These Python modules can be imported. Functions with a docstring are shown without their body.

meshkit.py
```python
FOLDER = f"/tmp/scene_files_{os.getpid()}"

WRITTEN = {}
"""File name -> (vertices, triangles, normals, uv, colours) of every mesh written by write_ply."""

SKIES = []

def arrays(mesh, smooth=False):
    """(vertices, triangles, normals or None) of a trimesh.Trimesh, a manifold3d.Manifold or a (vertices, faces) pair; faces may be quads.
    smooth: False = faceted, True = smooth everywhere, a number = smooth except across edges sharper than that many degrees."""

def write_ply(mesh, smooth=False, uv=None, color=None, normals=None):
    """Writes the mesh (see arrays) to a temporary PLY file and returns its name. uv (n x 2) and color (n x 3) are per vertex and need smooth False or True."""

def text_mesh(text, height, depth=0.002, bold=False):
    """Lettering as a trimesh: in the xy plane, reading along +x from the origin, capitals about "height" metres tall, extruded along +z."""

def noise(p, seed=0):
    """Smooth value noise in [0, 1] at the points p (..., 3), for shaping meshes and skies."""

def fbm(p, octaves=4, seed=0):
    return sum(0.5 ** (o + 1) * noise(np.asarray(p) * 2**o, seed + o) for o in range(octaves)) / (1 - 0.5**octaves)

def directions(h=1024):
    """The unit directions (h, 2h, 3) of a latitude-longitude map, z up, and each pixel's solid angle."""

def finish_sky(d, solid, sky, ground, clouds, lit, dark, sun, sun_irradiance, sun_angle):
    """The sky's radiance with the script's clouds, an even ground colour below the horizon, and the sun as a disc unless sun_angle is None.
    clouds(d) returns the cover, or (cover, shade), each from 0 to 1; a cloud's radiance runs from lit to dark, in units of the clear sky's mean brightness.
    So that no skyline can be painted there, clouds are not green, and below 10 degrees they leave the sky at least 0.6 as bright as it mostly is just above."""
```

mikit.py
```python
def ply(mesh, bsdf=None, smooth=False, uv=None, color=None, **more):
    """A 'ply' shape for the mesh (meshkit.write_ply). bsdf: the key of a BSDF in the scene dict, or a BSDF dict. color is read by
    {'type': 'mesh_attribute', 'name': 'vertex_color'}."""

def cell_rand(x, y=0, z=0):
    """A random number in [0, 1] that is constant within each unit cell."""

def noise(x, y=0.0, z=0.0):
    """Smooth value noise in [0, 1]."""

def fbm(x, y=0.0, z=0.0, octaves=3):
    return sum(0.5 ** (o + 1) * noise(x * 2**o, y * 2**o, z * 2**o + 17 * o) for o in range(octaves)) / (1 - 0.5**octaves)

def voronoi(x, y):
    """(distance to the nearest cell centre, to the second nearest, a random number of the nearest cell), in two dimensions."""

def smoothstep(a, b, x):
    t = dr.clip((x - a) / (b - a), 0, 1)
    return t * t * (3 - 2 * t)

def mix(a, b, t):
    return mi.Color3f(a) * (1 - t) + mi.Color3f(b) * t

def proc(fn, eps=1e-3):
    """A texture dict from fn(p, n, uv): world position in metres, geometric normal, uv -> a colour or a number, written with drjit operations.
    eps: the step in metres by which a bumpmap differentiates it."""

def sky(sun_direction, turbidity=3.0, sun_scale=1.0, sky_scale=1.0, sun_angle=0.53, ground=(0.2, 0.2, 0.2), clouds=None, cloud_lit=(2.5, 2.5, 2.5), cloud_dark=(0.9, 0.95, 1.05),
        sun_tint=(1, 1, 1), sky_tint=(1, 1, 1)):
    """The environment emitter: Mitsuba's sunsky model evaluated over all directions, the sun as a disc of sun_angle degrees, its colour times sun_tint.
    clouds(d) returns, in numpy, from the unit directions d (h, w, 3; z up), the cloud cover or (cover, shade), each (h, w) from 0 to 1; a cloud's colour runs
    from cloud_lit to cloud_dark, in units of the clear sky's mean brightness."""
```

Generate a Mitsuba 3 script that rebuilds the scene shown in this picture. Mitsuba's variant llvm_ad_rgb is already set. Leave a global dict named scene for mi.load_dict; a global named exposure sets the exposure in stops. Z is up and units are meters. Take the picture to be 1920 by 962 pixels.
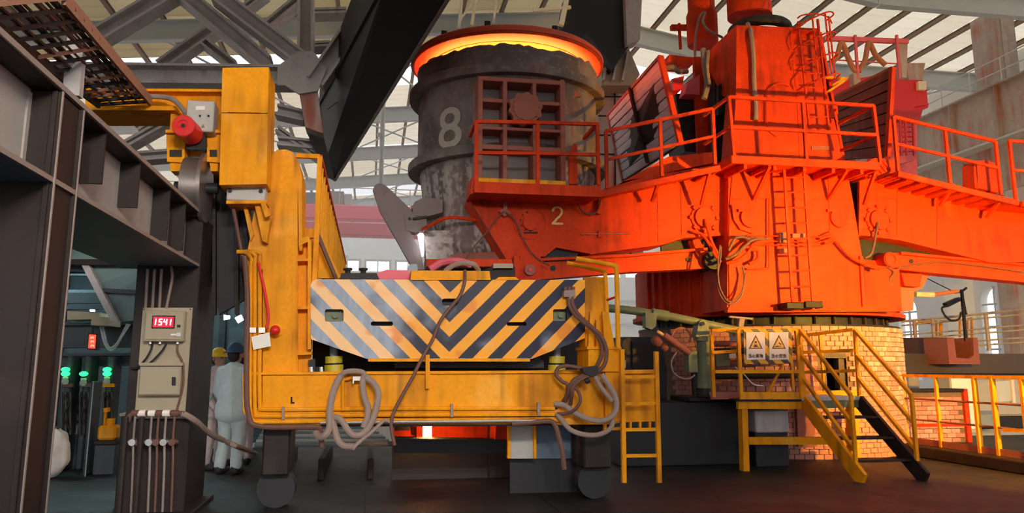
import math, random
import numpy as np, trimesh, drjit as dr, mitsuba as mi
import mikit, meshkit
from mikit import noise, fbm, smoothstep, mix
from shapely.geometry import Polygon, LineString, Point, box as sbox
from shapely.ops import unary_union
import shapely.affinity as aff

random.seed(7); rng = np.random.default_rng(7)
T = mi.ScalarTransform4f
scene, labels = {}, {}

# ------------------------------------------------------------------ camera
# world: x to the right along the casting line, y into the hall, z up, metres. The camera stands at the origin, 1.5 m up.
FPX, CX, CY = 1500.0, 960.0, 423.0
EYE = np.array([0.0, 0.0, 1.5])
PITCH, YAW = math.atan(263 / 1500), math.radians(9.91)
cp, sp, cy_, sy_ = math.cos(PITCH), math.sin(PITCH), math.cos(YAW), math.sin(YAW)
FWD = np.array([sy_ * cp, cy_ * cp, sp]); RIGHT = np.array([cy_, -sy_, 0.0]); UP = np.cross(RIGHT, FWD)
scene['camera'] = {'type': 'perspective', 'fov_axis': 'x', 'fov': math.degrees(2 * math.atan(960 / FPX)), 'near_clip': 0.05, 'far_clip': 400.0,
                   'principal_point_offset_y': (481 - CY) / 962,
                   'to_world': T().look_at(origin=EYE.tolist(), target=(EYE + FWD).tolist(), up=[0, 0, 1])}
exposure = 2.0

# ------------------------------------------------------------------ daylight: bright overcast, no direct sun in the hall
scene['sky'] = mikit.sky((0.3, -0.5, 0.8), turbidity=4.0, sun_scale=0.0, sky_scale=3.6, ground=(0.25, 0.24, 0.22), sky_tint=(1.0, 0.98, 0.95),
                         clouds=lambda d: (np.full(d.shape[:2], 0.92), 0.35 * meshkit.fbm(d * 3.0, 3)), cloud_lit=(1.25, 1.25, 1.25), cloud_dark=(0.95, 0.97, 1.0))

scene['sky']['sampling_weight'] = 14.0

# ------------------------------------------------------------------ from the photograph's pixels to points of the place
def ray(px, py):
    return FWD + RIGHT * ((px - CX) / FPX) + UP * ((CY - py) / FPX)
def P(px, py, y):
    d = ray(px, py); return EYE + d * (y / d[1])
def PX(px, py, x):
    d = ray(px, py); return EYE + d * (x / d[0])
def PZ(px, py, z):
    d = ray(px, py); return EYE + d * ((z - 1.5) / d[2])
def X(px, py, y): return P(px, py, y)[0]
def Z(px, py, y): return P(px, py, y)[2]

# ------------------------------------------------------------------ meshes
def cat(*ms):
    out = []
    for m in ms:
        out.extend(m if isinstance(m, (list, tuple)) else [m])
    return out[0] if len(out) == 1 else trimesh.util.concatenate(out)
def fix(m):
    if m.volume < 0: m.invert()
    return m
def box(a, b):
    a, b = np.minimum(a, b), np.maximum(a, b)
    return trimesh.creation.box(extents=b - a, transform=trimesh.transformations.translation_matrix((a + b) / 2))
def hull(pts):
    return trimesh.convex.convex_hull(np.asarray(pts, float))
def cbox(a, b, c=0.012):
    """a box with chamfered edges"""
    a, b = np.minimum(a, b).astype(float), np.maximum(a, b).astype(float)
    c = min(c, 0.45 * float((b - a).min())); pts = []
    for k in np.ndindex(2, 2, 2):
        p = np.where(k, b, a); s = np.where(k, -1, 1)
        for ax in range(3):
            q = p + s * c; q[ax] = p[ax]; pts.append(q)
    return hull(pts)
def frame_of(d, up=(0, 0, 1)):
    d = np.asarray(d, float); d = d / np.linalg.norm(d); up = np.asarray(up, float)
    if abs(d @ up) / np.linalg.norm(up) > 0.97: up = np.array([0, 1, 0.0])
    s = np.cross(d, up); s /= np.linalg.norm(s)
    return d, s, np.cross(s, d)
def sweep(poly, p, q, up=(0, 0, 1)):
    """extrude a shapely polygon (x = sideways, y = up) from p to q"""
    p, q = np.asarray(p, float), np.asarray(q, float); d, s, u = frame_of(q - p, up)
    m = trimesh.creation.extrude_polygon(poly, float(np.linalg.norm(q - p)), engine='earcut')
    v = m.vertices; m.vertices = p + np.outer(v[:, 0], s) + np.outer(v[:, 1], u) + np.outer(v[:, 2], d)
    return fix(m)
def bar(p, q, w, h=None, up=(0, 0, 1)):
    h = w if h is None else h
    return sweep(sbox(-w / 2, -h / 2, w / 2, h / 2), p, q, up)
def ibeam(p, q, w, h, tf=0.03, tw=0.02, up=(0, 0, 1)):
    return sweep(unary_union([sbox(-w / 2, h / 2 - tf, w / 2, h / 2), sbox(-w / 2, -h / 2, w / 2, -h / 2 + tf), sbox(-tw / 2, -h / 2, tw / 2, h / 2)]), p, q, up)
def smoothpath(pts, n=6):
    pts = np.asarray(pts, float)
    if len(pts) < 3 or n < 2: return pts
    q = np.vstack([2 * pts[0] - pts[1], pts, 2 * pts[-1] - pts[-2]]); out = []
    for i in range(1, len(q) - 2):
        a, b, c, d = q[i - 1:i + 3]
        for t in np.arange(n) / n:
            out.append(0.5 * (2 * b + (c - a) * t + (2 * a - 5 * b + 4 * c - d) * t * t + (3 * b - a - 3 * c + d) * t ** 3))
    return np.array(out + [pts[-1]])
def tube(pts, r, n=8, smooth=6):
    """a round tube along a path, closed ends"""
    c = smoothpath(pts, smooth); k = len(c)
    tan = np.gradient(c, axis=0); tan /= np.linalg.norm(tan, axis=1, keepdims=True) + 1e-12
    _, s, u = frame_of(tan[0]); rings = []
    for i in range(k):
        s = s - tan[i] * (s @ tan[i]); s /= np.linalg.norm(s) + 1e-12; u = np.cross(tan[i], s)
        a = np.arange(n) / n * 2 * np.pi
        rings.append(c[i] + r * (np.outer(np.cos(a), s) + np.outer(np.sin(a), u)))
    v = np.vstack(rings + [c[:1], c[-1:]]); f = []
    for i in range(k - 1):
        for j in range(n):
            a, b = i * n + j, i * n + (j + 1) % n
            f += [[a, b, b + n], [a, b + n, a + n]]
    for j in range(n):
        f += [[k * n, (j + 1) % n, j], [k * n + 1, (k - 1) * n + j, (k - 1) * n + (j + 1) % n]]
    return fix(trimesh.Trimesh(v, f, process=False))
def rod(p, q, r, n=10): return tube([p, q], r, n, 1)
def lathe(profile, centre, n=64, a0=0.0, a1=2 * np.pi):
    """profile: (radius, z) pairs, turned about the upright axis through centre"""
    profile = np.asarray(profile, float); full = abs(a1 - a0 - 2 * np.pi) < 1e-6
    ang = np.linspace(a0, a1, n + 1)[:n if full else n + 1]; k, m = len(profile), len(ang)
    v = np.array([[centre[0] + r * math.cos(t), centre[1] + r * math.sin(t), z] for t in ang for r, z in profile]); f = []
    for i in range(m if full else m - 1):
        j = (i + 1) % m
        for p in range(k - 1):
            a, b, c, d = i * k + p, j * k + p, j * k + p + 1, i * k + p + 1
            f += [[a, b, c], [a, c, d]]
    return trimesh.Trimesh(v, f, process=False)
def disc(p, axis, r, t, n=24):
    p = np.asarray(p, float); a = np.asarray(axis, float) / np.linalg.norm(axis)
    return rod(p, p + a * t, r, n)
def ringbar(p, axis, r, w, t, n=28):
    """flat ring: radius r, width w, thickness t along the axis"""
    p, a = np.asarray(p, float), np.asarray(axis, float) / np.linalg.norm(axis)
    return sweep(Point(0, 0).buffer(r + w / 2, n // 4).difference(Point(0, 0).buffer(r - w / 2, n // 4)), p, p + a * t)
def prism(pts, y, depth, holes=()):
    """the outline pts (pixels, on the upright plane at distance y) with real thickness 'depth' going back from it"""
    def to2(q): return [(w[0], w[2]) for w in (P(a, b, y) for a, b in q)]
    poly = Polygon(to2(pts), [to2(h) for h in holes])
    if not poly.is_valid: poly = poly.buffer(0)
    return sprism(poly, y, depth)
def sprism(poly, y, depth):
    polys = getattr(poly, 'geoms', [poly]); out = []
    for g in polys:
        m = trimesh.creation.extrude_polygon(g, abs(depth), engine='earcut')
        v = m.vertices.copy(); m.vertices = np.column_stack([v[:, 0], y + math.copysign(1, depth) * v[:, 2], v[:, 1]]); out.append(fix(m))
    return cat(out)
def xprism(pts, x, depth):
    """as prism, on the upright plane x = const, going right from it"""
    w = [PX(a, b, x) for a, b in pts]; poly = Polygon([(q[1], q[2]) for q in w])
    if not poly.is_valid: poly = poly.buffer(0)
    m = trimesh.creation.extrude_polygon(poly, abs(depth), engine='earcut'); v = m.vertices.copy()
    m.vertices = np.column_stack([x + math.copysign(1, depth) * v[:, 2], v[:, 0], v[:, 1]]); return fix(m)
def slab(c, t):
    """a quadrilateral plate through four 3-D corners, thickness t"""
    c = np.asarray(c, float); n = np.cross(c[1] - c[0], c[3] - c[0]); n /= np.linalg.norm(n)
    return hull(np.vstack([c, c + n * t]))
def oval(cx, cy, rx, ry=None, n=20):
    ry = rx if ry is None else ry
    return [(cx + rx * math.cos(a), cy + ry * math.sin(a)) for a in np.arange(n) / n * 2 * math.pi]
def rrect(x0, y0, x1, y1, r):
    q = sbox(x0 + r, y0 + r, x1 - r, y1 - r).buffer(r, 4); return list(q.exterior.coords)[:-1]
def flat_text(s, height, origin, depth=0.004, bold=True, right=(1, 0, 0), up=(0, 0, 1), width=None):
    """lettering centred on origin, facing the camera side of its plane"""
    m = meshkit.text_mesh(s, height, depth, bold); m.vertices -= m.bounds.mean(0)
    if width: m.vertices[:, 0] *= width / np.ptp(m.vertices[:, 0])
    r, u = np.asarray(right, float), np.asarray(up, float); n = np.cross(r, u)
    v = m.vertices; m.vertices = np.asarray(origin) + np.outer(v[:, 0], r) + np.outer(v[:, 1], u) + np.outer(v[:, 2], n); return m
def strokes(lines, w, y, depth=-0.003, xf=lambda a, b: (a, b)):
    """poly-lines given in a unit square, thickened to a flat shape on plane y"""
    return unary_union([LineString([xf(*q) for q in l]).buffer(w / 2, 2) for l in lines])

# ------------------------------------------------------------------ names
def free(key):
    if key not in scene and key not in labels and not any(k.startswith(key + '__') for k in scene): return key
    i = 1
    while True:
        k = f'{key}_{i:03d}'
        if k not in scene and k not in labels: return k
        i += 1
def thing(name, label, cat_, group=None):
    key = free(name); labels[key] = {'label': label, 'category': cat_}
    if group: labels[key]['group'] = group
    return key
COUNT = {}
def part(parent, name, mesh, mat, smooth=None, label=None, kind=None, **more):
    base = f'{parent}__{name}'; i = COUNT.get(base, 0); COUNT[base] = i + 1
    key = base if i == 0 else f'{base}_{i:03d}'
    if isinstance(mesh, dict): scene[key] = {**mesh, **more}
    else: scene[key] = mikit.ply(mesh, mat, smooth=30 if smooth is None else smooth, **more)
    if label or kind:
        labels[key] = {}
        if label: labels[key]['label'] = label
        if kind: labels[key]['kind'] = kind
    return key
def struct(name, mesh, mat, label, smooth=None):
    key = name; labels[key] = {'label': label, 'kind': 'structure', 'category': name.split('_')[0]}
    if mesh is not None: scene[key] = mikit.ply(mesh, mat, smooth=30 if smooth is None else smooth)
    return key
def solo(name, label, cat_, mesh, mat, group=None, smooth=None, **more):
    key = free(name); scene[key] = mikit.ply(mesh, mat, smooth=30 if smooth is None else smooth, **more)
    labels[key] = {'label': label, 'category': cat_}
    if group: labels[key]['group'] = group
    return key

# ------------------------------------------------------------------ materials
def plain(key, rgb, rough=0.55, metallic=0.0, spec=0.4, **more):
    scene[key] = {'type': 'twosided', 'bsdf': {'type': 'principled', 'base_color': {'type': 'rgb', 'value': list(rgb)}, 'roughness': rough, 'metallic': metallic, 'specular': spec, **more}}
    return key
def painted(key, fn, rough=0.5, metallic=0.0, spec=0.4):
    scene[key] = {'type': 'twosided', 'bsdf': {'type': 'principled', 'base_color': mikit.proc(fn), 'roughness': rough, 'metallic': metallic, 'specular': spec}}
    return key
def worn(base, dark, pale, grime=0.35, scale=1.0, streak=0.5):
    """old machine paint: blotches, rust-brown runs down the plates, paler rubbed spots"""
    def fn(p, n, uv):
        a = fbm(p.x * 1.7 * scale, p.y * 1.7 * scale, p.z * 1.7 * scale, 4)
        run = fbm(p.x * 9 * scale, p.y * 9 * scale, p.z * 0.8 * scale + 31.0, 3)
        fine = noise(p.x * 45 * scale, p.y * 45 * scale, p.z * 30 * scale)
        g = smoothstep(0.46, 0.78, a * (1 - streak) + run * streak + 0.06 * (fine - 0.5)) * grime
        w = smoothstep(0.56, 0.8, fbm(p.x * 2.9 + 7.0, p.y * 2.9, p.z * 2.3 + 3.0, 3)) * 0.6
        return mix(mix(base, pale, w), dark, g) * (0.92 + 0.16 * fine)
    return fn
painted('yellow_paint', worn((0.80, 0.30, 0.006), (0.26, 0.075, 0.008), (0.86, 0.40, 0.06), 0.8), 0.5, spec=.1)
painted('red_paint', worn((0.60, 0.042, 0.008), (0.18, 0.016, 0.007), (0.68, 0.066, 0.012), 0.65), 0.55, spec=.1)
painted('steel_grey', worn((0.46, 0.42, 0.41), (0.22, 0.18, 0.165), (0.56, 0.52, 0.51), 0.6), 0.6)
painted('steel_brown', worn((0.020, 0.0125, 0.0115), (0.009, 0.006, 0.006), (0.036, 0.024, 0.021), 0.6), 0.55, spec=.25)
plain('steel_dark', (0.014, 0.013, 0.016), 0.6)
plain('steel_edge', (0.22, 0.17, 0.15), 0.5)
plain('jack_yellow', (0.50, 0.40, 0.03), 0.45)
plain('pale_steel', (0.52, 0.55, 0.57), 0.5)
plain('blue_steel', (0.22, 0.27, 0.31), 0.55)
plain('black', (0.010, 0.009, 0.010), 0.6)
plain('rubber', (0.018, 0.016, 0.017), 0.7)
plain('hose_grey', (0.27, 0.19, 0.16), 0.75)
plain('hose_brown', (0.13, 0.055, 0.04), 0.6)
plain('beige', (0.33, 0.265, 0.18), 0.5)
plain('light_grey', (0.40, 0.38, 0.35), 0.5)
plain('bright_red', (0.62, 0.012, 0.012), 0.4)
plain('chrome', (0.62, 0.6, 0.58), 0.3, 0.85)
plain('paper', (0.75, 0.68, 0.62), 0.8)
plain('green_paint', (0.135, 0.155, 0.085), 0.5)
plain('crane_pink', (0.88, 0.27, 0.34), 0.6)
plain('slab_brown', (0.085, 0.062, 0.055), 0.6)
plain('wheel_tread', (0.34, 0.28, 0.26), 0.35, 0.8)
plain('pink_red', (0.72, 0.13, 0.17), 0.6)
plain('bolt_steel', (0.07, 0.06, 0.055), 0.5, 0.4)
# ================================================================== THE HALL
def floor_fn(p, n, uv):
    a = fbm(p.x * 0.9, p.y * 0.9, 3.0, 4); f = noise(p.x * 30, p.y * 30)
    sx = p.x / 2.0 - dr.floor(p.x / 2.0); sy = p.y / 2.0 - dr.floor(p.y / 2.0)
    joint = dr.maximum(smoothstep(0.985, 0.995, sx), smoothstep(0.985, 0.995, sy))
    return mix(mix((0.009, 0.008, 0.008), (0.020, 0.017, 0.016), smoothstep(0.4, 0.7, a)), (0.004, 0.004, 0.004), joint) * (0.9 + 0.2 * f)
painted('floor_steel', floor_fn, 0.6)
plain('concrete', (0.36, 0.37, 0.37), 0.8)
struct('floor', box((-22, -12, -0.2), (30, 16.0, 0)), 'floor_steel', 'dark steel plate floor of the casting hall')
def fibre(key, rgb, trans):
    scene[key] = {'type': 'principledthin', 'base_color': {'type': 'rgb', 'value': list(rgb)}, 'roughness': 0.7, 'diff_trans': trans}
    return key
# weathered fibre-glass roof sheets let some daylight through; browner, less translucent ones over the left bays
fibre('roof_sheet', (0.74, 0.655, 0.50), 0.92); fibre('roof_sheet_b', (0.78, 0.70, 0.56), 1.0)
fibre('brown_sheet', (0.50, 0.40, 0.22), 0.36); fibre('brown_sheet_b', (0.55, 0.45, 0.26), 0.44)
plain('purlin', (0.27, 0.20, 0.15), 0.6)
plain('rafter', (0.48, 0.52, 0.55), 0.6)
plain('hall_wall', (0.80, 0.82, 0.80), 0.7)
plain('window_frame', (0.45, 0.46, 0.46), 0.6)
scene['glass'] = {'type': 'thindielectric', 'int_ior': 1.5}
part('floor', 'concrete_bay', box((-22, 16.0, -0.2), (30, 90, -0.005)), 'concrete', label='pale concrete floor of the far bays')
RK = 1.138
RIDGE = 9.1
def roof_z(x): return 18 - (0.1 * (RIDGE - x) if x < RIDGE else 0.17 * (min(x, 19.0) - RIDGE))
XS = np.arange(-20.8, 30.5, 1.6) * RK
BAYS = [(-6, 9), (9, 16), (16, 23), (23, 30), (30, 34.0), (38.5, 41.5), (41.5, 49.5), (53, 57), (57, 61), (64.5, 70)]; BAYS = [(a * RK, b * RK) for a, b in BAYS]
SKY = [(34.0, 38.5), (49.5, 53), (61, 64.5), (70, 77)]; SKY = [(a * RK, b * RK) for a, b in SKY]  # last strip added to brighten the far wall
labels['ceiling'] = {'label': 'pitched roof of ribbed sheets, purlins and grey rafters with glazed strips', 'kind': 'structure', 'category': 'ceiling'}
def sheet(x0, x1, y0, y1):
    """one ribbed roof sheet; the ribs run from purlin to purlin"""
    n = max(4, int((y1 - y0) / 0.9)); prof = []
    for i in range(n):
        a = y0 + (y1 - y0) * i / n; b = (y1 - y0) / n
        prof += [(a, 0.0), (a + 0.55 * b, 0.0), (a + 0.62 * b, 0.06), (a + 0.93 * b, 0.06)]
    prof.append((y1, 0.0)); v, f = [], []
    for y, h in prof: v += [[x0, y, roof_z(x0) + h], [x1, y, roof_z(x1) + h]]
    for i in range(len(prof) - 1): f += [[2 * i, 2 * i + 2, 2 * i + 3], [2 * i, 2 * i + 3, 2 * i + 1]]
    return trimesh.Trimesh(v, f, process=False)
for y0, y1 in BAYS:
    for i in range(len(XS) - 1):
        if y1 < 17 and i % 2: continue
        x1 = XS[i + 2] if (y1 < 17 and i + 2 < len(XS)) else XS[i + 1]
        part('ceiling', 'roof_sheet', sheet(XS[i] + 0.01, x1 - 0.01, y0, y1), (('roof_sheet', 'roof_sheet_b') if XS[i] > 8 or y0 > 42 else ('brown_sheet', 'brown_sheet_b'))[int(rng.random() < 0.4)], smooth=False)
for y0, y1 in SKY:
    for i in range(0, len(XS) - 2, 3):
        xa, xb = XS[i] + 0.03, XS[min(i + 3, len(XS) - 1)] - 0.03
        part('ceiling', 'skylight_pane', slab([(xa, y0, roof_z(xa) + 0.02), (xb, y0, roof_z(xb) + 0.02), (xb, y1, roof_z(xb) + 0.02), (xa, y1, roof_z(xa) + 0.02)], 0.001) if xa > RIDGE or xb < RIDGE else
             cat(slab([(xa, y0, roof_z(xa) + 0.02), (RIDGE, y0, roof_z(RIDGE) + 0.02), (RIDGE, y1, roof_z(RIDGE) + 0.02), (xa, y1, roof_z(xa) + 0.02)], 0.001),
                 slab([(RIDGE, y0, roof_z(RIDGE) + 0.02), (xb, y0, roof_z(xb) + 0.02), (xb, y1, roof_z(xb) + 0.02), (RIDGE, y1, roof_z(RIDGE) + 0.02)], 0.001)), 'glass', smooth=False)
for x in XS:
    part('ceiling', 'purlin', ibeam((x, -6, roof_z(x) - 0.11), (x, 87, roof_z(x) - 0.11), 0.16, 0.2, 0.02, 0.02), 'purlin', smooth=False)
for y in [RK * q for q in (9, 16, 23, 30, 41.5, 49.3, 57, 65, 71)]:
    def raf(x0, x1): return ibeam((x0, y, roof_z(x0) - 0.66), (x1, y, roof_z(x1) - 0.66), 0.36, 0.9, 0.05, 0.03)
    part('ceiling', 'rafter', cat(raf(-21, RIDGE), raf(RIDGE, 19), raf(19, 34)), 'rafter', smooth=False)
for y0, y1 in [(RK * a, RK * b) for a, b in ((30, 41.5), (41.5, 49.3), (49.3, 57), (57, 65))]:
    for x in (-10, -2, 6, 16, 24):
        part('ceiling', 'bracing_rod', cat(rod((x, y0, roof_z(x) - 0.5), (x + 6, y1, roof_z(x + 6) - 0.5), 0.05, 6), rod((x + 6, y0, roof_z(x + 6) - 0.5), (x, y1, roof_z(x) - 0.5), 0.05, 6)), 'rafter', smooth=False)

# far wall with its row of high windows
def holes_wall(outline, holes): return Polygon(outline, holes)
W76 = 86.0
wz0, wz1 = Z(700, 511, W76), Z(700, 488, W76)
wins = [(x, x + 2.6) for x in np.arange(-20, 29, 3.2)]
struct('wall_back', sprism(Polygon([(-22, 0), (30, 0), (30, roof_z(30)), (19, roof_z(19)), (RIDGE, roof_z(RIDGE)), (-22, roof_z(-22))], [[(a, wz0), (b, wz0), (b, wz1), (a, wz1)] for a, b in wins]), W76, 0.3), 'hall_wall',
       'pale far wall of the hall under the roof')
for i, (a, b) in enumerate(wins[4:12]):
    k = f'window_{i + 1}'; labels[k] = {'label': 'high bright window in the far wall', 'kind': 'structure', 'category': 'window'}
    fr = sprism(Polygon([(a - .1, wz0 - .1), (b + .1, wz0 - .1), (b + .1, wz1 + .1), (a - .1, wz1 + .1)], [[(a + .1, wz0 + .1), (b - .1, wz0 + .1), (b - .1, wz1 - .1), (a + .1, wz1 - .1)]]), W76 - 0.06, 0.2)
    part(k, 'frame', fr, 'window_frame'); part(k, 'mullion', box(((a + b) / 2 - .05, W76 - .03, wz0), ((a + b) / 2 + .05, W76 + .1, wz1)), 'window_frame')
    part(k, 'pane', slab([(a, W76 + .15, wz0), (b, W76 + .15, wz0), (b, W76 + .15, wz1), (a, W76 + .15, wz1)], 0.001), 'glass')
for x in np.arange(-19, 29, 8.0):
    part('wall_back', 'pilaster', box((x - .35, W76 - .5, 0), (x + .35, W76, 13)), 'rafter')
for z in (3.0, 6.0, 8.6):
    part('wall_back', 'girt', box((-22, W76 - .25, z - .12), (30, W76, z + .12)), 'rafter')

# right-hand wall with tall round-headed windows
XR = 30.0
def arch(c, w, z0, z1):
    return [(c - w / 2, z0), (c + w / 2, z0)] + [(c + w / 2 * math.cos(t), z1 - w / 2 + w / 2 * math.sin(t)) for t in np.linspace(0, math.pi, 13)]
ya, yb = PX(1893, 640, XR)[1], PX(1845, 640, XR)[1]
WC = [(ya + yb) / 2 + d for d in (-9.2, 0)] + [PX(1702, 600, XR)[1] + d for d in (0, 9, 18)]; WW = abs(yb - ya)
zt, zb_ = PX(1868, 535, XR)[2], PX(1868, 716, XR)[2]
poly = Polygon([(8, 0), (86, 0), (86, roof_z(XR)), (8, roof_z(XR))], [arch(c, WW, max(zb_, .3), zt) for c in WC] + [[(q, 9.4), (q + 6.6, 9.4), (q + 6.6, 13.2), (q, 13.2)] for q in np.arange(12, 78, 7.6)])
m = trimesh.creation.extrude_polygon(poly, 0.4, engine='earcut'); v = m.vertices.copy(); m.vertices = np.column_stack([XR + v[:, 2], v[:, 0], v[:, 1]])
plain('right_wall', (0.80, 0.78, 0.75), 0.7)
struct('wall_right', fix(m), 'right_wall', 'pale right-hand wall with tall round-headed windows')
for i, c in enumerate(WC[1:5]):
    k = f'window_{20 + i}'; labels[k] = {'label': 'tall bright round-headed window in the right-hand wall', 'kind': 'structure', 'category': 'window'}
    part(k, 'mullion', cat(*[box((XR + .1, c - WW / 2, z - .04), (XR + .2, c + WW / 2, z + .04)) for z in np.arange(1.2, zt, 1.1)], box((XR + .1, c - .04, .3), (XR + .2, c + .04, zt))), 'window_frame')
    part(k, 'pane', slab([(XR + .25, c - WW / 2, .3), (XR + .25, c + WW / 2, .3), (XR + .25, c + WW / 2, zt), (XR + .25, c - WW / 2, zt)], 0.001), 'glass')
m = trimesh.creation.extrude_polygon(Polygon([(2, 0), (86, 0), (86, roof_z(-22)), (2, roof_z(-22))], [[(q, 4), (q + 6.8, 4), (q + 6.8, 13), (q, 13)] for q in np.arange(22, 78, 7.6)]), 0.4, engine='earcut')
v = m.vertices.copy(); m.vertices = np.column_stack([-22.4 + v[:, 2], v[:, 0], v[:, 1]])
struct('wall_left', fix(m), 'hall_wall', 'wall on the left far behind the steelwork, with glazed bays added for hall daylight')
for i, q in enumerate(np.arange(22, 78, 7.6)):  # bays added to let more daylight into the hall
    k = f'window_{40 + i}'; labels[k] = {'label': 'glazed bay added to the left-hand wall to brighten the hall', 'kind': 'structure', 'category': 'window'}
    part(k, 'pane', slab([(-22.2, q, 4), (-22.2, q + 6.8, 4), (-22.2, q + 6.8, 13), (-22.2, q, 13)], .001), 'glass')
    part(k, 'mullion', cat(*[box((-22.25, q + d - .05, 4), (-22.15, q + d + .05, 13)) for d in (1.7, 3.4, 5.1)], *[box((-22.25, q, z - .05), (-22.15, q + 6.8, z + .05)) for z in (7, 10)]), 'window_frame')
for i, q in enumerate(np.arange(12, 78, 7.6)):  # upper band added to brighten the hall further
    k = f'window_{60 + i}'; labels[k] = {'label': 'glazed band added high in the right-hand wall to brighten the hall', 'kind': 'structure', 'category': 'window'}
    part(k, 'pane', slab([(XR + .2, q, 9.4), (XR + .2, q + 6.6, 9.4), (XR + .2, q + 6.6, 13.2), (XR + .2, q, 13.2)], .001), 'glass')

struct('wall_front', sprism(Polygon([(-22, 8), (30, 8), (30, roof_z(30)), (19, roof_z(19)), (RIDGE, roof_z(RIDGE)), (-22, roof_z(-22))]), -7.0, -.3), 'hall_wall', 'unseen wall behind the viewpoint, added over an open front to cut daylight')  # added to narrow the open front and cut its daylight

# ------------------------------------------------------------------ runway girder, columns and bridge crane of the next bays
painted('rusty_girder', worn((0.42, 0.36, 0.34), (0.40, 0.10, 0.06), (0.5, 0.45, 0.42), 1.0, 0.6), 0.6)
xg = 23.0
g = thing('runway_girder', 'huge rust-streaked runway girder under the roof at the upper right', 'girder')
zt_, zm_ = PX(1920, 137, xg)[2], PX(1920, 246, xg)[2]; zl_ = PX(1920, 342, xg)[2]
part(g, 'web', box((xg, 16, zm_), (xg + .06, 60, zt_)), 'rusty_girder')
part(g, 'flange', box((xg - .25, 16, zt_ - .06), (xg + .6, 60, zt_)), 'rusty_girder')
part(g, 'flange', box((xg - .3, 16, zm_ - .08), (xg + .6, 60, zm_)), 'pale_steel')
for y in np.arange(18, 60, 2.4):
    part(g, 'stiffener', box((xg - .22, y, zm_), (xg, y + .04, zt_ - .06)), 'rusty_girder')
part(g, 'lower_beam', box((xg + .3, 16, zl_), (xg + .5, 60, zm_ - .08)), 'rusty_girder')
for s in np.arange(17, 58, 1.6):
    part(g, 'rail_post', rod((xg, s, zt_), (xg, s, zt_ + 1.0), 0.025, 6), 'pale_steel')
for h in (0.5, 1.0): part(g, 'handrail', rod((xg, 16, zt_ + h), (xg, 58, zt_ + h), 0.025, 6), 'pale_steel')
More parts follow.
